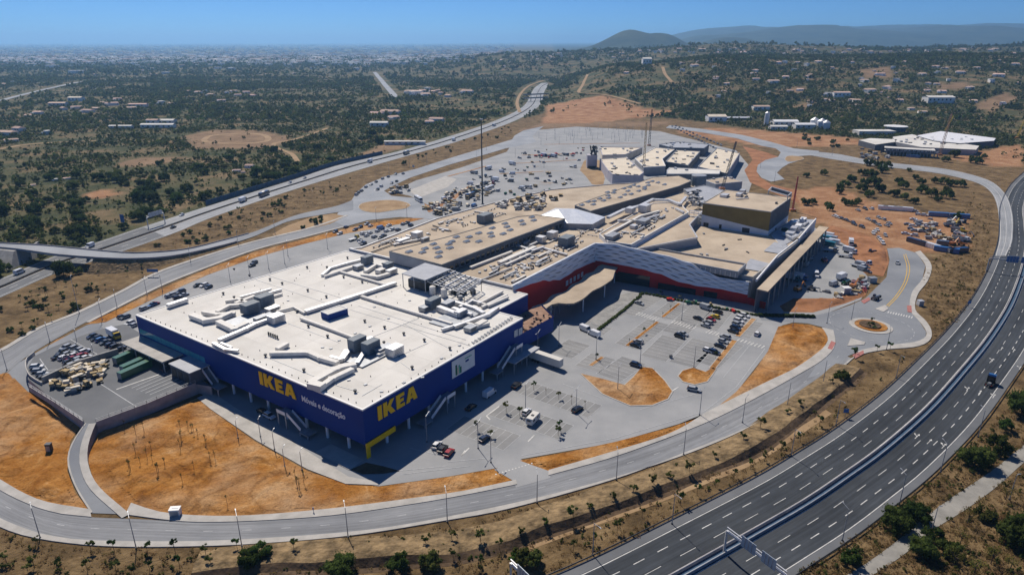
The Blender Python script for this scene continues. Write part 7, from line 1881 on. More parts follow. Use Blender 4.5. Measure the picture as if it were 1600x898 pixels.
# tracks through the scrub
TRACKS = []
def track(pts, w, label, m='soil_tan'):
    L_ = catmull([atg(x, y) for x, y in pts], 8); TRACKS.append((L_, w))
    L_ = [Vector((p.x, p.y, ghz(p.x, p.y) + .6 if p.y > 980 else .06)) for p in L_]
    struct('track', MB().strip(offset(L_, -w / 2), offset(L_, w / 2)), M[m], label)
track([(465, 252), (455, 240), (435, 232), (428, 224), (450, 220), (480, 212), (512, 200)], 5, 'pale dirt track winding through the scrub beside the cleared plot', 'soil_tan')
oval = [(318, 219), (330, 212), (365, 209), (400, 209), (418, 214), (415, 221), (385, 224), (350, 224), (325, 222), (318, 219)]
track(oval, 7, 'oval sandy track on the cleared plot', 'soil_tan')
track([(585, 113), (596, 126), (606, 138), (616, 150), (612, 153)], 14, 'straight pale road running up the far plain', 'asphalt_far')
track([(0, 158), (30, 150), (80, 138), (130, 128), (180, 124), (230, 120)], 12, 'pale road crossing the left plain', 'asphalt_far')
track([(0, 233), (40, 226), (80, 223), (150, 220)], 6, 'pale lane through the left scrub', 'soil_tan')
track([(919, 117), (912, 132), (905, 144), (918, 147), (950, 150), (990, 160), (1000, 163)], 9, 'winding dirt road climbing the wooded hill', 'soil_tan')
track([(1035, 106), (1040, 118), (1050, 130)], 7, 'short dirt track on the wooded hill', 'soil_tan')
track([(812, 176), (808, 160), (815, 145), (828, 134), (850, 126)], 6, 'dirt track beside the bend of the dual carriageway', 'soil_tan')
# far overpass
for dy, lab in ((148.5, 'near one of two slim concrete overpasses on the bend'), (154, 'second of two slim concrete overpasses on the bend')):
    a, b = at(818, dy, 6), at(856, dy - 1.5, 6); t = thing('overpass', a, lab, 'bridge')
    part('deck', MB().beam(a, b, 7, 1.2), M['concrete_dark'], t)
    for f in (.3, .7):
        q = a.lerp(b, f); part('pier', MB().box((q.x, q.y, 2.7), (1.2, 3, 5.4)), M['concrete_dark'], t)
    for s in (-1, 1): part('parapet', MB().beam(a + Vector((0, 3.3 * s, 1)), b + Vector((0, 3.3 * s, 1)), .3, 1.0), M['concrete_dark'], t)
# ------------------------------------------------------------------ buildings in the landscape
def pbox(name, mb, mats, root): return part(name, mb, mats, root)
rs = thing('retail_block', at(1450, 238), 'unfinished low building with white roofs and dark open frame', 'building')
def blk(pts, zt, zb, wall, roof): 
    P = AT(pts, zt); part('wall', wall_ring(P, zb, zt), M[wall], rs); part('roof', MB().poly([(p.x, p.y, zt) for p in P]), M[roof], rs)
blk([(1432, 212), (1470, 205), (1556, 216), (1553, 220), (1500, 224), (1460, 220)], 7, 0, 'wall_darkgrey', 'metal_panel')
blk([(1395, 214), (1425, 210), (1470, 220), (1530, 228), (1525, 234), (1440, 230), (1400, 222)], 6, 0, 'wall_grey', 'roof_white')
blk([(1342, 219), (1360, 216), (1402, 218), (1398, 222), (1368, 226)], 6, 0, 'wall_darkgrey', 'roof_white')
F0, F1 = AT([(1384, 242), (1463, 247)], 0)
part('slab', MB().beam((F0.x, F0.y + 5, 7.2), (F1.x, F1.y + 5, 7.2), 14, .7), M['roof_white'], rs); part('slab', MB().beam((F0.x, F0.y + 4, 4.2), (F1.x, F1.y + 4, 4.2), 12, .6), M['concrete_dark'], rs)
part('rear_wall', MB().beam((F0.x, F0.y + 11, 4), (F1.x, F1.y + 11, 4), .5, 8), M['wall_darkgrey'], rs)
for i in range(16):
    p = F0.lerp(F1, i / 15); part('column', MB().box((p.x, p.y - 1.2, 3.5), (.7, .7, 7)), M['concrete_wall'], rs)
for i in range(12):
    p = F0.lerp(F1, (i + .5) / 12); part('window', MB().box((p.x, p.y - .6, 5.7), (3.2, .3, 1.3)), M['trim_white'], rs)
for i in range(26):
    x, y = random.uniform(1400, 1530), random.uniform(215, 226); p = at(x, y, 6.2); link('roof_box', clut[i % 3], rs, p - rs.location, random.random(), (1.8, 1.8, 1.8))
vehicle('container', 'blue', at(1426, 246), heading(1426, 246, 10, 1), '', label='blue container before the unfinished right building')
t = thing('retail_block', at(1370, 212), 'grey round topped pavilion beyond the unfinished building', 'building')
for z0_, z1_, r_ in ((0, 5, 12), (5, 7.5, 7), (7.5, 8.2, 14)):
    p = at(1398, 207); part('drum', MB().cyl((p.x, p.y, z0_), (p.x, p.y, z1_), r_, r_, 16), M['wall_darkgrey' if r_ < 14 else 'trim_white'], t)
part('hall', MB().box((at(1365, 210).x, at(1365, 210).y, 2.5), (46, 18, 5)), M['roof_white'], t)
# silo works
def hall(x, y, l, w, h, label, wall='white_wall_far', roof='roof_white', name='works_hall', cat='building', ang=0.0):
    p = atg(x, y); t = thing(name, p, label, cat, None, ang)
    link('wall', wall_ring([Vector((-l / 2, -w / 2, 0)), Vector((l / 2, -w / 2, 0)), Vector((l / 2, w / 2, 0)), Vector((-l / 2, w / 2, 0))], -2, h).mesh('wall', M[wall]), t)
    rf_ = MB(); o_ = .5
    rf_.poly([(-l / 2 - o_, -w / 2 - o_, h - .1), (l / 2 + o_, -w / 2 - o_, h - .1), (l / 2 + o_, 0, h + w * .12), (-l / 2 - o_, 0, h + w * .12)]); rf_.poly([(l / 2 + o_, w / 2 + o_, h - .1), (-l / 2 - o_, w / 2 + o_, h - .1), (-l / 2 - o_, 0, h + w * .12), (l / 2 + o_, 0, h + w * .12)])
    link('roof', rf_.mesh('roof', M[roof]), t)
    for k in range(int(l / 7)): link('window', MB().box((-l / 2 + 3.5 + k * 7, -w / 2 - .03, h * .55), (2.6, .12, h * .3)).mesh('window', M['glass_dark']), t)
    return t
for i, (x, y, r_, h_) in enumerate(((1197, 196, 3.2, 17), (1272, 199, 6, 10), (1283, 201, 6, 10), (1290, 202, 5, 9))):
    p = atg(x, y); t = thing('silo', p, ['slim tall white silo at the works', 'stout white silo in the works yard', 'stout pale silo beside another at the works', 'smallest white silo at the edge of the works'][i], 'silo')
    part('body', MB().cyl((p.x, p.y, p.z), (p.x, p.y, p.z + h_), r_, r_, 16), M['wall_white'], t); part('cone_roof', MB().cyl((p.x, p.y, p.z + h_), (p.x, p.y, p.z + h_ + r_ * .6), r_, .4, 16), M['metal_light'], t)
hall(1225, 196, 34, 16, 6, 'long white works hall between the silos', roof='metal_panel')
hall(1255, 201, 26, 14, 6, 'second white works hall in front of the stout silos', roof='metal_panel')
hall(1215, 203, 22, 10, 5, 'low white works shed nearest the slim silo', roof='roof_white')
hall(1118, 190, 26, 20, 8, 'pale blue sided warehouse with cream roof behind the far car park', 'metal_panel', 'roof_cream')
hall(1152, 187, 40, 12, 3, 'long low dark roofed shed beside the warehouse', 'wall_darkgrey', 'metal_light')
hall(1188, 172, 26, 14, 6, 'terracotta roofed hall above the works', 'white_wall_far', 'roof_terracotta')
hall(633, 226, 46, 6, 4, 'long narrow white farm building beside the dual carriageway')
hall(248, 200, 44, 10, 5, 'long white farm building with pale roof in the scrub plain')
hall(240, 194, 16, 10, 6, 'white farmhouse beside the long farm building', roof='roof_terracotta')
hall(262, 193, 22, 12, 5, 'pale barn behind the long farm building')
hall(190, 201, 30, 7, 4, 'low white shed left of the farm complex')
hall(120, 158, 26, 14, 7, 'white house with cream roof among trees on the plain', roof='roof_cream')
hall(92, 166, 30, 12, 6, 'white terrace of houses on the left plain', roof='roof_terracotta')
hall(217, 167, 32, 10, 5, 'white house with terracotta roof amid the scrub', roof='roof_terracotta')
hall(593, 198, 24, 12, 6, 'white villa beside the carriageway scrub', roof='roof_white')
hall(1010, 101, 22, 22, 14, 'white domed building on the crest of the wooded hill', roof='roof_white')
hall(1465, 160, 46, 20, 9, 'large white hillside villa with flat terraces')
hall(1313, 152, 30, 14, 8, 'cream gable villa low on the wooded hill', roof='roof_terracotta')
def house_meshes():
    out = []
    for k in range(4):
        l, w, h = [(14, 9, 4.5), (18, 10, 4), (11, 9, 7), (24, 11, 5)][k]
        wl_ = MB(); wl_.prism([Vector((-l / 2, -w / 2, 0)), Vector((l / 2, -w / 2, 0)), Vector((l / 2, w / 2, 0)), Vector((-l / 2, w / 2, 0))], -3, h)
        if k != 0: wl_.prism([Vector((-l / 2, -w / 2 - 5, 0)), Vector((-l / 2 + 6, -w / 2 - 5, 0)), Vector((-l / 2 + 6, -w / 2 - .01, 0)), Vector((-l / 2, -w / 2 - .01, 0))], -3, h * .7)
        r = MB()
        if k in (0, 1, 3):
            for s in (1, -1): r.poly([(-l / 2 - .4, -s * (w / 2 + .4), h - .1), (s and l / 2 + .4, -s * (w / 2 + .4), h - .1), (l / 2 - 1.5, 0, h + 1.9), (-l / 2 + 1.5, 0, h + 1.9)][::s])
            for s in (1, -1): r.poly([(s * (l / 2 + .4), -w / 2 - .4, h - .1), (s * (l / 2 + .4), w / 2 + .4, h - .1), (s * (l / 2 - 1.5), 0, h + 1.9)])
        else: r.prism([Vector((-l / 2 - .2, -w / 2 - .2, 0)), Vector((l / 2 + .2, -w / 2 - .2, 0)), Vector((l / 2 + .2, w / 2 + .2, 0)), Vector((-l / 2 - .2, w / 2 + .2, 0))], h + .02, h + .5)
        wi = MB().box((0, 0, 0), (1.6, .15, 1.4)).mesh('window', M['glass_dark'])
        out.append((wl_.mesh('wall', M['white_wall_far']), r.mesh('roof', M['roof_terracotta' if k != 2 else 'roof_white']), wi, l, w, h, k))
    return out
HM = house_meshes()
HNAME = ['small hipped roof house', 'broad house with a side wing', 'two storey flat roofed house', 'long hipped roof house']
def house(x, y, where, group, s=1.0, k=None, win=True):
    p = atg(x, y); wl_, r, wi, l, w, h, kk = HM[k if k is not None else random.randrange(4)]
    t = thing('house', p, 'white %s %s' % (HNAME[kk], where), 'house', group + ', ' + HNAME[kk], random.uniform(-.7, .7)); t.scale = (s, s, s)
    link('wall', wl_, t); link('roof', r, t)
    if win:
        for q in range(3): link('window', wi, t, (-l / 2 + 2.5 + q * (l - 5) / 2 if q else l / 2 - 2.2, -w / 2 - .04 if (kk == 0 or q != 1) else w / 2 + .04, h * .55))
random.seed(5)
for x, y in ((1226, 99), (1216, 101), (1278, 99), (1227, 124), (1208, 130), (1266, 120), (1413, 99), (1462, 106), (1476, 108), (1483, 95), (1450, 132), (1448, 143), (1471, 145), (1385, 139), (1293, 151), (1441, 177), (1423, 172), (1338, 160), (1358, 144), (1526, 108), (1561, 97), (1586, 102), (1548, 129), (1560, 120), (1119, 123), (1181, 126), (1122, 153), (1136, 101), (1152, 101), (1066, 112), (959, 100), (979, 115), (1240, 112), (1300, 108), (1375, 118), (1400, 128), (1500, 116), (1515, 140), (1250, 142), (1350, 128), (1405, 160), (1590, 132), (1330, 100), (1180, 112), (1085, 104), (1200, 148), (1520, 160), (1440, 118), (1465, 116), (1395, 108), (1260, 104)):
    house(x, y, 'on the wooded hill behind the works', 'houses on the wooded hill', random.uniform(.55, 1.0))
for i in range(105):
    x = random.uniform(760, 1600); y = 92 - 14 * sst(740, 940, np.array([x]))[0] + random.uniform(0, 10) * (1.6 if x < 1000 else .8)
    house(x, y, 'on the blue ridge behind the wooded hill', 'houses on the far ridge', random.uniform(.6, 1.2), None, False)
for x, y in ((588, 181), (615, 186), (671, 194), (641, 146), (650, 147), (660, 145), (668, 143), (676, 145), (684, 144), (730, 146), (645, 150), (690, 148), (655, 149), (665, 150), (700, 152), (610, 180), (682, 190)):
    house(x, y, 'among trees beyond the dual carriageway', 'houses beyond the dual carriageway', random.uniform(.9, 1.3))
for x, y, *s_ in ((184, 157), (138, 176), (253, 164), (321, 144), (296, 144), (346, 159), (223, 111), (197, 109), (135, 112), (264, 109), (90, 112), (60, 178), (45, 183), (100, 172), (160, 163), (175, 165), (205, 171), (268, 163), (355, 147), (372, 150), (385, 146), (395, 152), (330, 150), (120, 170), (30, 205), (12, 212), (75, 210), (18, 222), (390, 262, .55), (88, 283, .28), (105, 280, .25), (52, 290, .22), (312, 262, .4), (370, 268, .3), (380, 270, .25), (20, 130), (40, 128), (8, 133), (310, 146), (340, 140), (365, 144), (150, 172), (150, 118), (178, 120), (240, 118), (280, 112), (330, 122), (380, 120), (420, 118), (460, 116)):
    house(x, y, 'scattered over the left scrub plain', 'houses on the left plain', s_[0] if s_ else random.uniform(.6, 1.0))
for i in range(44):
    x, y = random.uniform(1060, 1600), random.uniform(98, 168)
    if y > 150 and x < 1230: continue
    house(x, y, 'half hidden by trees on the wooded slope', 'small houses on the wooded slope', random.uniform(.35, .7))
# distant town: far too many houses to count
pts = []
for i in range(5200):
    y = 66.5 + 2 + abs(random.gauss(0, 1)) * 14 if random.random() < .45 else random.gauss(93, 4.5)
    x = random.uniform(-150, 800)
    if y < 70 or y > 118: continue
    if random.random() > (.35 + .9 * fbm(np.array([x / 60.]), np.array([y / 6.]))[0]) * (1.0 if y > 82 else .75): continue
    p = at(x, y, 0); pts.append((p.x, p.y))
tw_ = MB(); tx = np.array(pts); tz_ = hz(tx[:, 0], tx[:, 1])
for (x, y), z in zip(pts, tz_):
    s = random.uniform(.7, 1.5) * (1 + y / 9000)
    tw_.box((x, y, z + 2.5 * s), (random.uniform(9, 30) * s, random.uniform(8, 14) * s, 7 * s), random.uniform(-.6, .6), 0 if random.random() < .8 else 1)
struct('distant_town', tw_, [M['white_wall_far'], M['roof_terracotta']], 'pale distant town spread over the coastal plain', kind='stuff')

# ------------------------------------------------------------------ vegetation
def leaf_crown(n, R, Hh, size, seed, clumps=14, squash=1.0, z0=.0, core=.72):
    """crown of leaf quads gathered in clumps through an uneven volume, with a rough inner mass"""
    r = np.random.default_rng(seed)
    th = r.uniform(0, 2 * np.pi, clumps); rr = np.sqrt(r.uniform(0.05, 1, clumps)) * R * .72; zc_ = z0 + Hh * (.3 + .55 * r.random(clumps) * (1 - .5 * (rr / R) ** 2))
    C = np.stack([rr * np.cos(th), rr * np.sin(th), zc_], -1); cr = R * r.uniform(.22, .46, clumps)
    k = r.integers(0, clumps, n); d = r.normal(size=(n, 3)); d /= np.linalg.norm(d, axis=1)[:, None]
    P = C[k] + d * (cr[k] * r.uniform(.55, 1.08, n))[:, None] * np.array([1, 1, .75 * squash]); P[:, 2] = np.maximum(P[:, 2], z0 + .05)
    a = r.normal(size=(n, 3)) + d * .6; a /= np.linalg.norm(a, axis=1)[:, None]; b = np.cross(a, r.normal(size=(n, 3))); b /= np.linalg.norm(b, axis=1)[:, None]; c = np.cross(a, b)
    s = size * r.uniform(.6, 1.3, n)[:, None]
    V = np.stack([P - b * s, P - c * s * .6, P + b * s, P + c * s * .6], 1).reshape(-1, 3)
    F = np.arange(4 * n).reshape(-1, 4).tolist(); V = V.tolist()
    for q in range(clumps):
        base = len(V); m_ = []
        for lat in (-.6, .0, .6):
            for j in range(6):
                an = j * math.pi / 3 + lat; w_ = cr[q] * core * math.sqrt(1 - lat * lat) * r.uniform(.75, 1.15); V.append([C[q, 0] + w_ * math.cos(an), C[q, 1] + w_ * math.sin(an), max(z0, C[q, 2] + cr[q] * core * lat * .75)])
        V.append([C[q, 0], C[q, 1], C[q, 2] + cr[q] * core * .8])
        for L_ in (0, 1):
            for j in range(6): F.append((base + L_ * 6 + j, base + L_ * 6 + (j + 1) % 6, base + L_ * 6 + 6 + (j + 1) % 6, base + L_ * 6 + 6 + j))
        for j in range(6): F.append((base + 12 + j, base + 12 + (j + 1) % 6, base + 18))
    return V, F
def crown_mesh(name, m, *a, **k):
    V, F = leaf_crown(*a, **k); me = bpy.data.meshes.new(name); me.from_pydata(V, [], F); me.materials.append(M[m]); me.update(); return me
def trunk_mesh(h, r, limbs, seed, spread):
    rr = random.Random(seed); mb = MB().cyl((0, 0, -.2), (0, 0, h), r, r * .6, 6)
    for i in range(limbs):
        an = rr.uniform(0, 6.28); mb.cyl((0, 0, h * rr.uniform(.5, .95)), (math.cos(an) * spread, math.sin(an) * spread, h + rr.uniform(.3, 1.0) * spread), r * .5, r * .2, 5)
    return mb.mesh('trunk', M['bark'])
def no_leaf(x): return x
TREE = {
    'big': [(crown_mesh('crown', 'leaf_dark', 2600, 1.0, 1.05, .055, s, 22), trunk_mesh(.5, .05, 4, s, .35)) for s in (1, 2, 3)],
    'bush': [(crown_mesh('crown', m, 520, 1.0, .95, .10, s, 12), trunk_mesh(.3, .05, 3, s, .3)) for s, m in ((4, 'leaf_dark'), (5, 'leaf_dark'), (6, 'leaf_olive'), (7, 'leaf_olive'), (8, 'leaf_green'))],
    'sapling': [(crown_mesh('crown', m, 190, .62, .95, .085, s, 8, z0=.85), trunk_mesh(1.25, .035, 3, s, .22)) for s, m in ((11, 'leaf_green'), (12, 'leaf_dark'), (13, 'leaf_olive'), (14, 'leaf_dark'))],
    'thin': [(crown_mesh('crown', 'leaf_yellow', 240, .9, 1.0, .05, s, 12, z0=.5, core=.1), trunk_mesh(.9, .05, 7, s, .5)) for s in (21, 22)],
    'stick': [(crown_mesh('crown', 'leaf_olive', 36, .25, .5, .07, 31, 4, z0=1.3, core=.2), trunk_mesh(1.9, .03, 2, 31, .15)), (crown_mesh('crown', 'leaf_yellow', 26, .22, .5, .06, 32, 4, z0=1.2, core=.2), trunk_mesh(1.8, .03, 2, 32, .15))],
}
TNAME = {'big': ('large_shrub', 'large dense dark green shrub'), 'bush': ('bush', 'rounded evergreen bush'), 'sapling': ('sapling', 'young leafy tree'), 'thin': ('small_tree', 'thin yellowish tree'), 'stick': ('sapling', 'bare staked sapling')}
SHADE = {'leaf_dark': 'dark green', 'leaf_olive': 'olive green', 'leaf_green': 'bright green', 'leaf_yellow': 'yellowish'}
def tree(p, kind, s, where, group, v=None, label=None):
    cr, tr = TREE[kind][v if v is not None else random.randrange(len(TREE[kind]))]
    nm, desc = TNAME[kind]
    if kind in ('bush', 'sapling'): desc = SHADE[cr.materials[0].name] + ' ' + desc
    t = thing(nm, p, label or desc + ' ' + where, 'tree' if kind != 'bush' and kind != 'big' else 'bush', (group + ', ' + desc) if not label else None, random.random() * 6.28)
    sx = s * random.uniform(.9, 1.1); t.scale = (sx, s * random.uniform(.9, 1.1), s * random.uniform(.85, 1.15) * (1.35 if kind in ('bush', 'big') else 1.0))
    link('trunk', tr, t); link('crown', cr, t)
    return t
random.seed(99)
for x, y, s, k, lab in ((1523, 725, 4.7, 'big', 'largest dark green shrub between the motorway and the concrete path'), (1558, 705, 3.8, 'bush', 'rounded bush just behind the largest shrub'), (1400, 826, 4.0, 'big', 'wide dark shrub hanging over the concrete path'), (1430, 812, 3.4, 'big', 'shrub joined to the wide dark shrub on the path'), (1328, 880, 2.6, 'bush', 'small bush in dry grass at the path edge'), (1456, 842, 2.8, 'bush', 'bush at the foot of the lamp beyond the path'), (1441, 868, 3.2, 'big', 'dark shrub on the far side of the concrete path'), (1480, 864, 3.0, 'bush', 'low dark bush beside a shrub beyond the path'), (1584, 848, 4.2, 'big', 'large dark shrub in the dry field'), (1600, 822, 3.5, 'bush', 'bush at the corner of the dry field'), (1537, 812, 2.8, 'bush', 'bush in the dry field near thin trees'), (1595, 648, 5, 'big', 'dark shrub beside the motorway guard rail'), (1570, 672, 2.6, 'bush', 'small bush near the motorway guard rail'), (533, 896, 3.4, 'big', 'large dark green shrub below the ring road'), (391, 882, 2.7, 'big', 'dark shrub beside the pale lane below the ring road'), (407, 872, 3, 'bush', 'bush beside the dark shrub below the ring road'), (623, 888, 3.0, 'bush', 'bush right of the large shrub below the ring road'), (675, 885, 3.2, 'bush', 'bush with yellow top in the dry bank'), (816, 880, 3, 'bush', 'bush near the gantry post'), (834, 884, 3, 'bush', 'bush beside the soil track at the gantry'), (100, 431, 5.2, 'big', 'dark round tree beside the dual carriageway and overpass'), (120, 428, 3, 'bush', 'bush behind the round tree by the overpass')):
    tree(at(x, y), k, s, '', None, None, lab)
for x, y, k in ((1571, 780, 'thin'), (1548, 880, 'thin'), (1511, 818, 'thin'), (1490, 880, 'thin'), (1522, 895, 'thin'), (1578, 890, 'thin'), (1500, 850, 'thin')):
    tree(at(x, y), k, 2.8, 'in the dry field beyond the concrete path', 'thin trees in the dry field')
for x, y in ((60, 852), (11, 880), (54, 886), (91, 893), (143, 862), (179, 862), (182, 893), (137, 893), (231, 864), (234, 890), (274, 863), (281, 886), (322, 867), (371, 858), (10, 893), (45, 897), (330, 885), (460, 862), (210, 897)):
    tree(at(x, y), 'sapling', random.uniform(1.5, 2.1), 'planted in the dry bank below the ring road', 'saplings below the ring road')
for x, y in ((815, 840), (853, 828), (895, 818), (921, 800), (957, 785), (989, 775), (1019, 762), (1047, 752), (1076, 742), (1116, 718), (1161, 690), (1187, 672), (1230, 650), (1250, 640), (1296, 602), (1335, 560), (1370, 550), (1390, 548), (748, 886), (751, 852), (706, 845), (665, 852), (708, 872), (780, 860), (800, 885)):
    tree(at(x, y), 'sapling', random.uniform(1.7, 2.6), 'in the line along the soil bank', 'saplings along the soil bank')
tree(at(1314, 595), 'bush', 3.0, '', None, 1, 'dark bushy tree at the end of the sapling line near the roundabout')
for x, y in ((896, 860), (930, 848), (964, 832), (1003, 808), (1063, 789), (1089, 773), (1118, 761), (1147, 746), (1172, 733), (1195, 720), (1220, 705), (1250, 690), (1280, 665)):
    tree(at(x, y), 'sapling', random.uniform(1.5, 2.1), 'between the bare track and the motorway', 'saplings beside the motorway')
for i in range(34):
    x, y = random.choice([(random.uniform(185, 400), random.uniform(715, 795)), (random.uniform(190, 240), random.uniform(660, 740)), (random.uniform(280, 340), random.uniform(665, 705)), (random.uniform(400, 480), random.uniform(745, 790))])
    tree(at(x, y), 'stick', random.uniform(1.6, 2.4), 'standing in the large orange soil patch', 'staked saplings in the orange soil')
for x, y in ((834, 610), (853, 617), (873, 624), (893, 632), (914, 639), (791, 644), (812, 650), (746, 673), (767, 684), (872, 680), (983, 540), (1006, 522), (1021, 510), (1035, 497), (1047, 488), (932, 562), (1118, 560), (1148, 515), (1137, 545), (874, 672)):
    tree(at(x, y), 'stick' if random.random() < .6 else 'sapling', random.uniform(1.5, 2.2), 'planted between the parking rows', 'young trees between the parking rows')
def fill(poly, n, kinds, s0, s1, where, group, terrain=False):
    k = 0
    while k < n:
        x = random.uniform(min(p[0] for p in poly), max(p[0] for p in poly)); y = random.uniform(min(p[1] for p in poly), max(p[1] for p in poly))
        if not inpoly(np.array([x]), np.array([y]), poly)[0]: continue
        tree(at(x, y), random.choice(kinds), random.uniform(s0, s1), where, group); k += 1
fill([(0, 480), (80, 450), (160, 415), (235, 412), (240, 425), (190, 452), (125, 484), (60, 512), (0, 545)], 46, ['sapling', 'sapling', 'bush'], 1.3, 2.3, 'on the dry slope behind the rear ring road', 'young trees on the rear slope')
fill([(240, 388), (330, 345), (520, 285), (560, 275), (545, 300), (460, 325), (400, 352), (330, 378)], 62, ['sapling', 'bush'], 1.0, 2.4, 'on the dry verge below the dual carriageway', 'plants on the carriageway verge')
fill([(440, 362), (490, 343), (525, 338), (500, 350), (450, 364)], 8, ['bush'], 1.4, 2.4, 'on the planted wedge near the rear roundabout', 'bushes on the planted wedge')
fill([(600, 262), (700, 228), (800, 196), (812, 206), (740, 228), (640, 258)], 26, ['bush', 'sapling'], 1.6, 3.0, 'between the carriageway and the road to the far car park', 'plants beside the far road')
for x, y, s in ((1355, 259, 4), (1348, 274, 4), (1370, 262, 4.5), (1378, 270, 4.8), (1362, 278, 5), (1352, 290, 4.5), (1366, 291, 5), (1374, 300, 4.5), (1345, 300, 4), (1358, 308, 4), (1405, 289, 4.6), (1411, 295, 4), (1397, 307, 4.2), (1413, 312, 3.6), (1386, 262, 4), (1440, 288, 3.4), (1460, 286, 3), (1475, 288, 4), (1487, 291, 3.6), (1500, 292, 4), (1478, 300, 3.4), (1455, 308, 4), (1478, 310, 4.4), (1440, 302, 4), (1428, 318, 3.4), (1260, 277, 3), (1288, 274, 3.6), (1258, 320, 3.2), (1270, 319, 2.8), (1297, 329, 3), (1293, 322, 2.4), (1325, 321, 3), (1335, 322, 2.8), (1318, 316, 2.6), (1330, 284, 3.8), (1320, 292, 3.8), (1312, 303, 3), (1495, 342, 2.6), (1500, 338, 2.6), (1491, 246, 5), (1478, 253, 4), (1517, 254, 4), (1527, 256, 4.5), (1538, 248, 3.2), (1430, 280, 3), (1420, 268, 2.4), (1312, 296, 3), (1341, 318, 3), (1485, 306, 2.6), (1466, 314, 2.8)):
    tree(at(x, y), 'bush', s * 1.15, 'in the clump between the brown lot and the slip road', 'bushes above the brown lot', random.choice([0, 1, 0, 1, 2]))
fill([(1346, 506), (1360, 502), (1376, 508), (1364, 515)], 6, ['bush', 'sapling'], .9, 1.5, 'on the round island of the roundabout', 'plants on the roundabout island')
fill([(1246, 205 + 8), (1330, 212), (1345, 226), (1300, 232), (1255, 226)], 14, ['bush'], 2.4, 4.2, 'beside the road above the cinema block', 'bushes above the cinema block')
# individually standing bushes of the scrub, nearest ones
WILD = [(-40, 462), (0, 432), (75, 398), (133, 380), (225, 348), (326, 318), (400, 295), (530, 255), (625, 232), (640, 215), (560, 205), (380, 238), (200, 262), (0, 275), (-40, 280)]
cnt = 0
while cnt < 240:
    x = random.uniform(-20, 640); y = random.uniform(205, 440)
    if not inpoly(np.array([x]), np.array([y]), WILD)[0]: continue
    if any(inpoly(np.array([x]), np.array([y]), q)[0] for q in BARE + RED): continue
    q_ = at(x, y)
    if any((q_ - p).length < w + 3 for L_, w in TRACKS for p in L_): continue
    if fbm(np.array([x / 45.]), np.array([y / 16.]), 3)[0] < random.uniform(.36, .55): continue
    big = random.random() < .35
    tree(at(x, y), 'big' if big else 'bush', random.uniform(3, 5.6) if big else random.uniform(1.4, 3.6), 'in the scrub beyond the dual carriageway', 'shrubs beyond the dual carriageway', None if big else random.choice([0, 1, 2, 3, 2])); cnt += 1
# ---- the rest of the scrub: uncountable, instanced on points
def scatter(name, label, P, S, proto, mname):
    me = bpy.data.meshes.new(name); me.from_pydata(P.tolist(), [], [])
    a = me.attributes.new('sc', 'FLOAT', 'POINT'); a.data.foreach_set('value', S.astype(np.float32))
    r = me.attributes.new('rz', 'FLOAT', 'POINT'); r.data.foreach_set('value', RNG.uniform(0, 6.28, len(S)).astype(np.float32))
    o = tag(link(name, me), label, None, None, 'stuff')
    ng = bpy.data.node_groups.new(name, 'GeometryNodeTree')
    ng.interface.new_socket('Geometry', in_out='INPUT', socket_type='NodeSocketGeometry'); ng.interface.new_socket('Geometry', in_out='OUTPUT', socket_type='NodeSocketGeometry')
    N, L = ng.nodes, ng.links
    gi, go = N.new('NodeGroupInput'), N.new('NodeGroupOutput')
    oi = N.new('GeometryNodeObjectInfo'); oi.inputs['Object'].default_value = proto; oi.inputs['As Instance'].default_value = True
    ip = N.new('GeometryNodeInstanceOnPoints')
    def attr(nm):
        n = N.new('GeometryNodeInputNamedAttribute'); n.data_type = 'FLOAT'; n.inputs['Name'].default_value = nm; return n.outputs[0]
    cx = N.new('ShaderNodeCombineXYZ'); L.new(attr('rz'), cx.inputs['Z'])
    L.new(gi.outputs[0], ip.inputs['Points']); L.new(oi.outputs['Geometry'], ip.inputs['Instance']); L.new(cx.outputs[0], ip.inputs['Rotation']); L.new(attr('sc'), ip.inputs['Scale'])
    L.new(ip.outputs[0], go.inputs[0])
    md = o.modifiers.new('scatter', 'NODES'); md.node_group = ng
    return o
def cand(n, y0, y1, u0=-1.0, u1=1.0):
    Y = np.sqrt(RNG.uniform(y0 * y0, y1 * y1, n)); X = RNG.uniform(u0, u1, n) * Y; return X, Y
def keep(X, Y, dens):
    Z = hz(X, Y) * (Y > 900)
    d = Y * CP - (Z - CAM_H) * SP; px_ = CX + FPX * X / d; py_ = CY - FPX * (Y * SP + (Z - CAM_H) * CP) / d
    ok = ~inpoly(px_, py_, SITE)
    ok &= ~inpoly(px_, py_, [(x, y + 3) for x, y in near] + [(x, y - 3) for x, y in farr][::-1])
    for q in BARE + RED: ok &= ~inpoly(px_, py_, q) | (RNG.random(len(X)) < .04)
    for L_, w in TRACKS:
        for p in L_[::max(1, int(w / 8))]: ok &= (X - p.x) ** 2 + (Y - p.y) ** 2 > (w * .5 + 5 + (p.y > 1500) * 9) ** 2
    n = .55 * fbm(X / 60, Y / 60, 3) + .45 * fbm(X / 260 + 5, Y / 260, 3)
    n = np.clip((n - .39) / .2, 0, 1)
    ok &= RNG.random(len(X)) < dens * (.12 + .88 * n)
    return np.stack([X, Y, Z], -1)[ok]
protos = []
for i, (m_, nl) in enumerate((('leaf_scrub', 90), ('leaf_scrub', 70), ('leaf_olive', 80))):
    p_ = at(300 + 40 * i, 262 - 9 * i); me = crown_mesh('crown', m_, nl, 1.0, 1.35, .19, 50 + i, 6)
    t = thing('bush', p_, ['small dark scrub bush standing near the oval track', 'small spreading scrub bush near the oval track', 'small olive scrub bush near the oval track'][i], 'bush'); t.scale = (2, 2, 2)
    link('trunk', TREE['bush'][0][1], t); protos.append(link('crown', me, t))
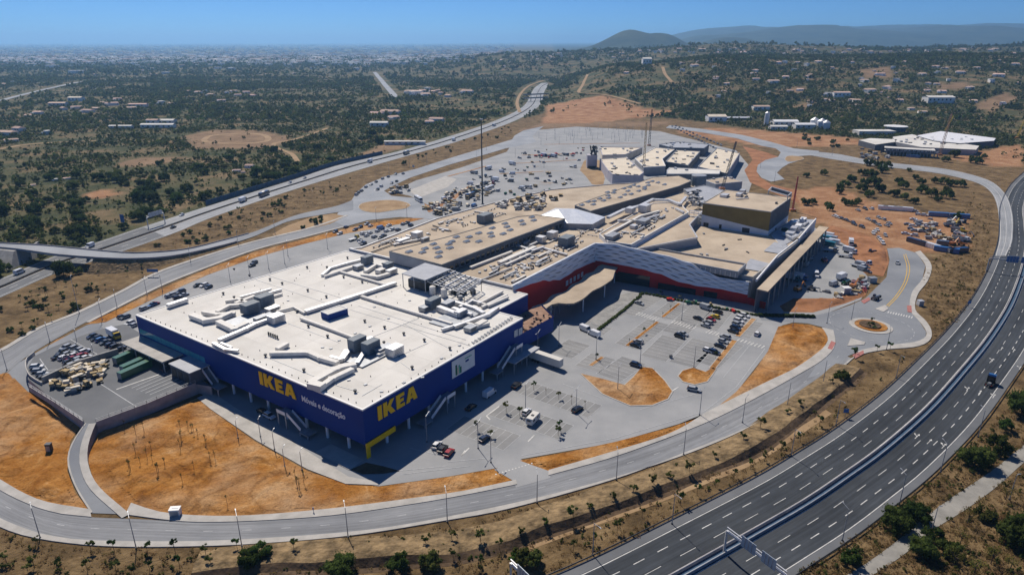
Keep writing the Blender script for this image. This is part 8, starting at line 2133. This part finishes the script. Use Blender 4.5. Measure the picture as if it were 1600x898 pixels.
A1 = keep(*cand(80000, 330, 1000), .85); A2 = keep(*cand(120000, 1000, 2300, -.95, .95), .95); A3 = keep(*cand(52000, 2300, 5200, -.9, .9), .9)
allp = np.concatenate([A1, A2, A3]); alls = np.concatenate([np.clip(RNG.lognormal(.25, .5, len(A1)), .4, 4.5), np.clip(RNG.lognormal(.9, .45, len(A2)), .8, 7), np.clip(RNG.lognormal(1.75, .4, len(A3)), 3, 13)])
print('scrub', len(A1), len(A2), len(A3))
sel = RNG.integers(0, 3, len(allp))
for i in range(3): scatter('scrub', ['dark evergreen scrub covering plain and hills', 'spreading scrub bushes covering plain and hills', 'olive coloured scrub covering plain and hills'][i], allp[sel == i], alls[sel == i], protos[i], None)
# tufts on the dry banks
G1 = []
for poly, n in (([(0, 830), (100, 855), (400, 856), (700, 822), (960, 756), (1160, 680), (1330, 565), (1440, 545), (1520, 475), (1290, 678), (1000, 838), (860, 896), (0, 905)], 9000), ([(1240, 898), (1410, 790), (1540, 675), (1600, 598), (1640, 598), (1640, 920), (1240, 920)], 7000), ([(1440, 440), (1520, 300), (1550, 330), (1545, 420), (1500, 500), (1460, 530)], 2500), ([(240, 395), (330, 345), (560, 275), (545, 300), (400, 355)], 2500)):
    x = RNG.uniform(min(p[0] for p in poly), max(p[0] for p in poly), n); y = RNG.uniform(min(p[1] for p in poly), max(p[1] for p in poly), n); ok = inpoly(x, y, poly) & ~inpoly(x, y, [(1310, 905), (1350, 882), (1395, 850), (1440, 812), (1490, 775), (1550, 735), (1640, 660), (1640, 695), (1560, 758), (1510, 795), (1462, 825), (1420, 860), (1352, 905)])
    G1 += [tuple(at(a, b)) for a, b in zip(x[ok], y[ok])]
leaf_mat('leaf_straw', (.17, .115, .045), (.33, .235, .11), .3)
tp = at(1480, 900); tt = thing('bush', tp, 'straw coloured dry tuft in the field beyond the path', 'bush'); tt.scale = (.5, .5, .5); tcrown = link('crown', crown_mesh('crown', 'leaf_straw', 50, 1.0, .7, .16, 77, 5, core=.3), tt); link('trunk', TREE['bush'][0][1], tt)
G1 = np.array(G1); scatter('dry_grass', 'straw coloured dry grass tufts on the banks', G1, RNG.uniform(.2, .85, len(G1)) ** 1.3, tcrown, None)
sel = RNG.random(len(G1)) < .12; scatter('weeds', 'olive weeds among the dry grass of the banks', G1[sel] + np.array([.7, .5, 0]), RNG.uniform(.3, .9, sel.sum()), protos[2], None)
# ------------------------------------------------------------------ haze
hb = MB(); X_, Y0_, Y1_, Z0_, Z1_ = 130000, -400, 95000, -3.0, 400.0
hb.box((0, (Y0_ + Y1_) / 2, (Z0_ + Z1_) / 2), (2 * X_, Y1_ - Y0_, Z1_ - Z0_))
hm = bpy.data.materials.new('haze'); hm.use_nodes = True
hn = hm.node_tree.nodes; hn.remove(hn['Principled BSDF'])
pv = hn.new('ShaderNodeVolumePrincipled')
pv.inputs['Color'].default_value = (.32, .62, 1.0, 1)
pv.inputs['Density'].default_value = 0.8e-4
pv.inputs['Anisotropy'].default_value = 0.4
hm.node_tree.links.new(pv.outputs[0], hn['Material Output'].inputs['Volume'])
haze = struct('haze', hb, hm, 'blue air haze over the whole landscape', kind='stuff')
